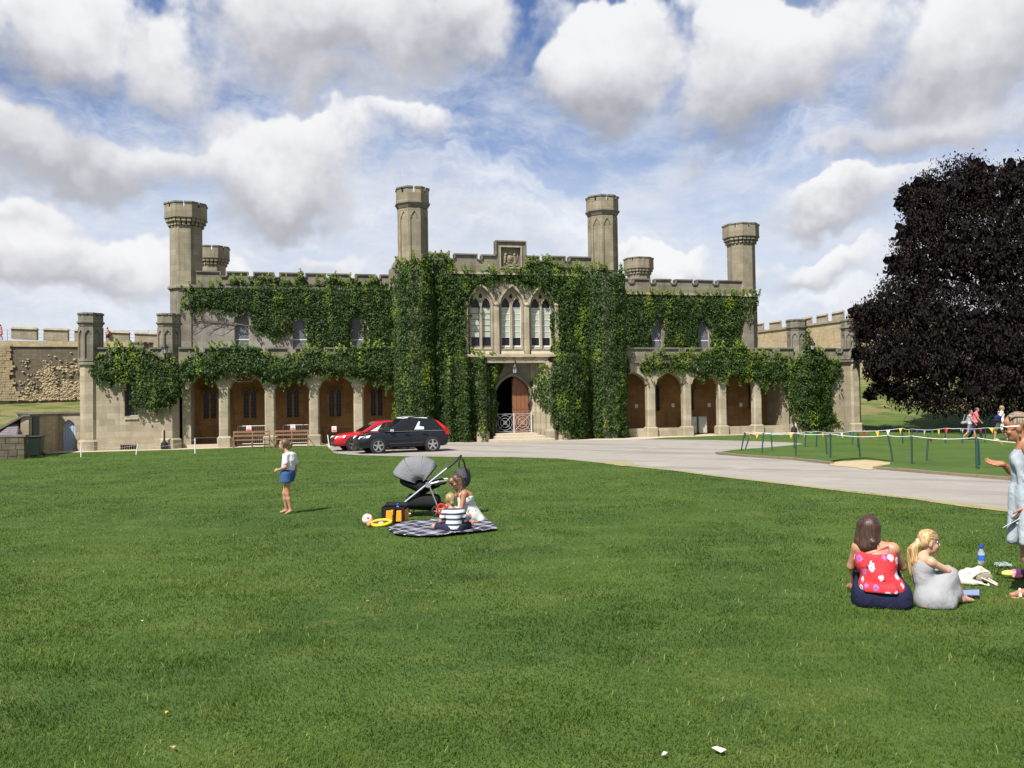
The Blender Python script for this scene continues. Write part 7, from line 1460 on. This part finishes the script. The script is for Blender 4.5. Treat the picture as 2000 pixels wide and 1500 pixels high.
_a = -math.atan2(eo[0], eo[1]); _q = V_(*J['wrL']) + V_(-.045, .0, -.115); ep = eo + V_(math.cos(_a) * _q[0] - math.sin(_a) * _q[1], math.sin(_a) * _q[0] + math.cos(_a) * _q[1], _q[2]); pp = MB(); pp.hexa([(-.125, -.03, -.075), (-.115, .03, -.08), (.05, .035, .035), (.045, -.03, .04), (-.123, -.03, -.068), (-.113, .03, -.073), (.05, .035, .04), (.045, -.03, .046)]); pp.box(-.02, .02, -.012, .012, -.032, -.012); o = pp.obj('paper', mat('pale blue paper', (.60, .68, .72), .7)); o.location = tuple(ep); o.rotation_euler = (0, 0, _a); tag(o, 'folded pale blue paper held in the hand of the woman at the edge', 'paper')

# ---- things on the grass by them
b0 = gnd(1917, 1103); r = empty('water_bottle', b0, 0, 'small clear water bottle with blue cap and label standing behind the cloth bag', 'bottle'); MB().lathe([(.030, 0), (.036, .01), (.036, .10), (.034, .12), (.016, .165), (.013, .17)], 16).obj('body', mat('clear bottle plastic', (.80, .86, .90), .08, trans=.75), r, smooth=True); MB().lathe([(.0368, .045), (.0368, .10)], 16).obj('label_band', mat('blue label', (.03, .12, .45), .4), r); MB().lathe([(.017, .168), (.018, .17), (.018, .195), (.013, .20), (.011, .215), (.002, .218)], 14).obj('cap', mat('blue cap', (.02, .05, .42), .35), r)
m_tote = floral('cream tote canvas with small flowers', (.50, .47, .39), ((.40, .2, .22), (.28, .32, .22)), (.28, .29, .22), 26., .25)
tb = gnd(1900, 1140); r = empty('tote_bag', tb, 0, 'cream flowered cloth bag lying crumpled on the grass beside the girl', 'bag')
o = sdf_obj('bag_body', [('c', (-.17, -.02, .03), (-.02, .05, .085), .03, .034, .02), ('c', (-.02, .05, .085), (.12, .10, .115), .034, .03, .02), ('c', (.12, .10, .115), (.20, .10, .07), .03, .03, .02), ('c', (-.12, .06, .04), (.02, .12, .095), .035, .03, .02), ('c', (.02, .12, .095), (.18, .16, .06), .03, .035, .02), ('c', (-.1, .0, .03), (.14, .12, .05), .06, .055, .03), ('c', (-.06, -.05, .05), (.05, .0, .10), .016, .016, .02), ('c', (.05, .0, .10), (.17, .04, .10), .016, .014, .02), ('c', (-.14, .02, .07), (-.05, .09, .10), .016, .02, .02), ('c', (-.17, -.05, .03), (-.05, -.08, .025), .028, .025, .04), ('c', (-.06, -.11, .03), (.03, -.1, .02), .03, .02, .03)], .012, m_tote, r)
sdf_obj('opening', [('c', (.06, -.01, .045), (.17, .03, .045), .042, .04, .03)], .012, fabric('shaded lining', (.22, .19, .14), 14), r)
for pts in ([(.06, -.04, .06), (.08, -.12, .05), (.13, -.18, .02), (.16, -.13, .02), (.13, -.04, .05)], [(-.05, -.09, .03), (.0, -.15, .03), (.06, -.17, .015), (.09, -.10, .02)]): MB().tube(pts, .009, 5).obj('handle', m_tote, r)
q0 = gnd(1958, 1110); o = MB().hexa([(-.06, -.05, .0), (.08, -.05, .0), (.08, .06, 0), (-.06, .06, 0), (-.05, -.04, .025), (.075, -.045, .02), (.07, .05, .03), (-.055, .055, .025)]).obj('food_tray', mat('clear tray plastic', (.75, .85, .85), .1, trans=.8), None, bevel=.006); o.location = tuple(q0 + [0, 0, .03]); tag(o, 'clear plastic food tray lying empty behind the snacks', 'tray')
q0 = gnd(1980, 1130); r = empty('snack_pack', q0, 0, 'pink, yellow and plum coloured snack packets heaped at the right edge', 'snacks')
for nm, c_, col_, rr_ in (('yellow_packet', (-.055, .0, .05), (.60, .60, .12), (.055, .045, .03)), ('pink_packet', (.02, -.0, .055), (.72, .16, .36), (.055, .05, .035)), ('plum_packet', (.085, -.01, .045), (.06, .015, .07), (.04, .05, .045)), ('salmon_packet', (.01, -.045, .03), (.60, .2, .2), (.05, .03, .02))): sdf_obj(nm, [('e', c_, rr_, None, .01), ('c', (c_[0] - rr_[0] * .8, c_[1], c_[2]), (c_[0] + rr_[0] * .8, c_[1], c_[2] + .005), rr_[2] * .6, rr_[2] * .6, .02)], .008, mat(nm.replace('_', ' '), col_, .35, bump=.5, bscale=30), r)
q0 = gnd(1890, 1170); o = MB().hexa([(-.13, -.03, .0), (.07, -.06, .0), (.13, .05, 0), (-.10, .06, 0), (-.13, -.03, .012), (.07, -.06, .012), (.13, .05, .03), (-.10, .06, .02)]).obj('folder', mat('periwinkle plastic', (.20, .24, .55), .4), None, bevel=.003); o.location = tuple(q0 + [0, 0, .04]); tag(o, 'periwinkle blue folder lying on the grass right of the girl', 'folder')
q0 = gnd(1820, 1186); o = MB().box(-.10, .09, -.045, .14, 0, .02).obj('seat_mat', fabric('salmon mat', (.50, .15, .11), 20), None, bevel=.008); o.location = tuple(q0 + [-.0, -.045, .012]); tag(o, 'thin salmon pink mat peeping from under the little girl', 'mat')
for (x, y, col_, lab, ss_) in ((1404, 1477, (.75, .70, .55), 'cream and yellow paper scrap lying near the bottom edge', .028), (1298, 1483, (.70, .72, .76), 'tiny white paper scrap near the bottom edge', .016), (326, 1400, (.75, .42, .02), 'orange yellow fallen leaf on the near lawn', .012), (338, 1471, (.40, .26, .15), 'brown dry leaf at the bottom left of the lawn', .014), (718, 1180, (.62, .40, .22), 'tan dry leaf in the middle of the lawn', .013), (278, 1219, (.75, .75, .75), 'small white daisy in the left part of the lawn', .010)):
    q0 = gnd(x, y); mb = MB(); a = random.uniform(0, 3); c_, s_ = math.cos(a) * ss_, math.sin(a) * ss_ * 1.3
    mb.add([(-c_ - s_ * .5, -s_ + c_ * .4, 0), (c_ - s_ * .5, s_ * .5 + c_ * .4, .006), (c_ * 1.1 + s_ * .5, s_ - c_ * .5, .0), (-c_ + s_ * .5, -s_ - c_ * .5, .008)], [(0, 1, 2), (0, 2, 3)]); o = mb.obj('litter' if 'paper' in lab else 'fallen_leaf' if 'leaf' in lab else 'daisy', mat(lab[:24], col_, .7)); o.location = tuple(q0 + [0, 0, .024]); o.modifiers.new('t', 'SOLIDIFY').thickness = .002; tag(o, lab, 'litter' if 'paper' in lab else 'leaf' if 'leaf' in lab else 'flower')

# ---- walkers far off
def walker(loc, ang, h, label, top, low, hair, ph=1., skirt=False, long=False, man=False, grp=None):
    s = h / 1.68; R = lambda x, y, z: (math.cos(ang) * x * s - math.sin(ang) * y * s, math.sin(ang) * x * s + math.cos(ang) * y * s, z * s)     # x forward
    J = dict(pel=R(0, 0, .92), ch=R(.03, 0, 1.22), nk=R(.04, 0, 1.40), hd=R(.08, 0, 1.545), shL=R(.02, .17, 1.36), shR=R(.02, -.17, 1.36), elL=R(-.12 * ph, .23, 1.1), wrL=R(-.04 * ph, .24, .88), elR=R(.12 * ph, -.23, 1.1), wrR=R(.28 * ph, -.2, .93), hdL=(R(0, 0, -1), R(1, 0, 0), .5, 1), hdR=(R(.6, 0, -1), R(0, 1, 0), .5, 1), hiL=R(0, .09, .89), hiR=R(0, -.09, .89), knL=R(.24 * ph, .09, .50), anL=R(.30 * ph, .08, .09), toL=R(.46 * ph if ph > 0 else .30 * ph + .15, .08, .04), knR=R(-.08 * ph, -.09, .48), anR=R(-.36 * ph, -.08, .14), toR=R(-.36 * ph + .15, -.08, .04))
    fc = R(1, 0, -.05); r = person(loc, label, J, m_skin, s, 1.0 if not man else 1.08, .02, face=fc, hs=s * 1.05, grp=grp, detail=False)
    T = torso(J, s, 1.05, .022) + ([] if not (man or long) else [('c', J['shL'], tuple(V_(*J['shL']) * .4 + V_(*J['elL']) * .6), .065 * s, .06 * s, .03), ('c', J['shR'], tuple(V_(*J['shR']) * .4 + V_(*J['elR']) * .6), .065 * s, .06 * s, .03)])
    sdf_obj('top', T, .02, top, r, [((0, 0, -1), (0, 0, .90 * s)), ((0, 0, 1), (0, 0, 1.41 * s))])
    if skirt: L = [('c', R(0, 0, .95), R(.02, .02, .62), .15 * s, .19 * s, .05)]; cl = [((0, 0, -1), (0, 0, .56 * s))]
    else:
        kz = .1 if long else .75; L = limb([('c', J['hiL'], J['knL'], .092 * s, .066 * s, .04), ('c', J['hiR'], J['knR'], .092 * s, .066 * s, .04), ('c', R(0, -.07, .92), R(0, .07, .92), .11 * s, .11 * s, .04)] + ([('c', J['knL'], J['anL'], .062, .05, .03), ('c', J['knR'], J['anR'], .062, .05, .03)] if long else []), .012); cl = [] if long else [((0, 0, -1), (0, 0, .50 * s))]
    sdf_obj('skirt' if skirt else 'trousers' if long else 'shorts', L, .02, low, r, cl or None)
    hc = V_(*J['hd']); f = V_(*fc); f /= np.linalg.norm(f); sdf_obj('hair', [('e', tuple(hc - f * .02 * s + [0, 0, .04 * s]), (.088 * s, .088 * s, .085 * s), None, .02), ('c', tuple(hc - f * .07 * s), tuple(hc - f * .09 * s - [0, 0, (.05 if man else .11) * s]), .05 * s, .03 * s, .03)], .015, hair, r, [(tuple(f * .9 - V_(0, 0, .5)), tuple(hc + f * .035 * s + [0, 0, .045 * s]))])
    sh = MB()
    for q in 'LR': a, t = V_(*J['an' + q]), V_(*J['to' + q]); sh.tube([tuple(a - f * .05 - [0, 0, .05]), tuple(a * .4 + t * .6), tuple(t + f * .03)], [.04 * s, .042 * s, .03 * s], 6)
    sh.obj('shoes', m_whitep if man else m_iron, r); return r
m_wt = fabric('white shirt cotton', (.75, .75, .77)); m_pk = fabric('pink blouse', (.66, .14, .19)); m_gt = fabric('grey marl vest', (.34, .35, .38)); m_bs = fabric('blue skirt', (.03, .07, .24)); m_dk = fabric('dark trousers', (.02, .02, .025)); m_cr = fabric('cream shorts', (.58, .52, .40))
g1 = gnd(1894, 861) + [0, 0, .0]; walker(g1, .12, 1.58, 'woman in grey vest and blue skirt walking on the far lawn path', m_gt, m_bs, m_brown, 1., True)
g2 = gnd(1912, 860); walker(g2 + [0, .3, 0], .1, 1.70, 'woman in pink blouse and dark trousers walking beside the blue skirt', m_pk, m_dk, m_brown, .9, False, True)
g3 = gnd(1955, 861); mn = walker(g3, .25, 1.80, 'fair-haired man in white shirt and cream shorts carrying a navy shoulder bag', m_wt, m_cr, hairmat('sandy hair', (.2, .12, .06), (.4, .28, .15)), -.8, False, False, True)
hb = empty('shoulder_bag', g3 + V_(-.26, -.22, 0), 0, 'navy shoulder bag hanging on the back of the man in white', 'bag'); sdf_obj('bag_body', [('e', (0, 0, 1.18), (.17, .11, .15), None, .04), ('c', (-.1, 0, 1.05), (.1, 0, 1.05), .09, .09, .04)], .02, fabric('navy canvas', (.012, .02, .07)), hb); MB().tube([(-.02, 0, 1.28), (.1, .05, 1.46), (.24, .15, 1.55), (.3, .2, 1.4)], .02, 5).obj('strap', fabric('navy strap', (.012, .02, .07)), hb)
g0 = gnd(1889, 861); hb = empty('handbag', g0 + V_(-.22, -.16, 0), 0, 'grey handbag at the hip of the woman in the blue skirt', 'bag'); sdf_obj('bag_body', [('c', (-.08, 0, .92), (.1, 0, .95), .08, .08, .04)], .02, fabric('grey leather', (.25, .25, .28)), hb); MB().tube([(-.06, 0, 1.0), (.03, .05, 1.2), (.12, .1, 1.36)], .012, 5).obj('strap', fabric('grey strap', (.25, .25, .28)), hb)
def wl_pt(x, y, b=1.2):
    a, z = onplane(x, y, OL, FU, FN, b); return OL + a * FU + b * FN + np.array([0, 0, z])
p0 = wl_pt(211, 669, .02); walker(p0, math.pi * .95, 1.62, 'woman in coral top with dark bag walking along the castle wall', fabric('coral top', (.60, .22, .16)), fabric('dark shorts', (.03, .03, .04)), m_brown, .6)
p0 = wl_pt(2, 664, .02); walker(p0, math.pi, 1.6, 'person in pink dress by the castle wall railing at the left edge', fabric('pink dress', (.70, .22, .28)), fabric('pink dress skirt', (.70, .22, .28)), m_brown, .4, True)

# ================================================================== GRASS of the near lawn
def grass():
    n0 = 760000
    d = 3.0 * np.exp(RNG.random(n0) * math.log(47 / 3.0)); x = RNG.uniform(-1, 1, n0) * (.63 * d + 2.2); y = d
    # keep to the lawn in front of the road
    pts = [gnd(px, py)[:2] for px, py in near_edge]; ex, ey = np.array([p_[0] for p_ in pts]), np.array([p_[1] for p_ in pts])
    lim = np.interp(x, ex, ey - .1); lp = [gnd(px, py)[:2] for px, py in ((-120, 903), (0, 896.5), (40, 890), (115, 885.5), (200, 883), (330, 879.5), (437, 876), (530, 872.5), (640, 871))]; l2 = np.interp(x, [q[0] for q in lp], [q[1] - .1 for q in lp]); ok = y < np.where(x < ex[0], l2, lim); x, y, d = x[ok], y[ok], d[ok]; n = len(x)
    z = gz(x, y); cl = vnoise(x, y, 41, 1.7) * .5 + vnoise(x, y, 42, 5.) * .5
    h = (.010 + .032 * cl ** 1.4) * RNG.uniform(.6, 1.35, n) * np.interp(d, [3, 9, 20, 47], [1., .95, .8, .75]); w = np.interp(d, [3, 8, 47], [.0030, .0055, .026]) * RNG.uniform(.7, 1.3, n)
    long_ = RNG.random(n) < .007; h[long_] *= 1.7
    a = RNG.uniform(0, 2 * math.pi, n); lean = RNG.uniform(.3, 1.25, n); la = RNG.uniform(0, 2 * math.pi, n) * .6 + vnoise(x, y, 43, .9) * 7.
    bx, by = np.cos(a) * w / 2, np.sin(a) * w / 2; tx, ty = np.cos(la) * h * lean, np.sin(la) * h * lean
    V = np.stack([np.stack([x - bx, y - by, z], 1), np.stack([x + bx, y + by, z], 1), np.stack([x + tx * .4 + bx * .8, y + ty * .4 + by * .8, z + h * .65], 1), np.stack([x + tx * .4 - bx * .8, y + ty * .4 - by * .8, z + h * .65], 1), np.stack([x + tx, y + ty, z + h * np.maximum(.25, 1.05 - .45 * lean)], 1)], 1).reshape(-1, 3)
    i = np.arange(n)[:, None] * 5; T = np.concatenate([i + [[0, 1, 2]], i + [[0, 2, 3]], i + [[3, 2, 4]]], 0)
    me = np_mesh('grass', V, T, 3); attr(me, 'tone', np.repeat(np.where(long_, .9 + .1 * RNG.random(n), RNG.random(n) * .85), 5))
    m_, nn_, p = newmat('grass blade'); pos = nn_.n('ShaderNodeNewGeometry').outputs['Position']; c, mid, fin = lawn_color(nn_, pos)
    t = nn_.n('ShaderNodeAttribute', attribute_name='tone').outputs['Fac']
    c = nn_.mix(1., c, nn_.mix(t, (.62, .66, .55), (1.55, 1.42, 1.35)), 'MULTIPLY'); c = nn_.mix(nn_.m('MULTIPLY', nn_.m('GREATER_THAN', t, .88), .7), c, (.32, .33, .12))
    nn_.put(p, 'Base Color', c); p.inputs['Roughness'].default_value = .65; p.inputs['Specular IOR Level'].default_value = .14
    tr = nn_.n('ShaderNodeBsdfTranslucent'); nn_.put(tr, 0, nn_.mix(1., c, (1.4, 1.5, .7), 'MULTIPLY')); mx = nn_.n('ShaderNodeMixShader'); mx.inputs[0].default_value = .3
    tt = m_.node_tree; tt.links.new(p.outputs[0], mx.inputs[1]); tt.links.new(tr.outputs[0], mx.inputs[2]); tt.links.new(mx.outputs[0], tt.nodes['Material Output'].inputs[0])
    o = link('grass', me, None, [m_]); tag(o, kind='stuff')
grass()
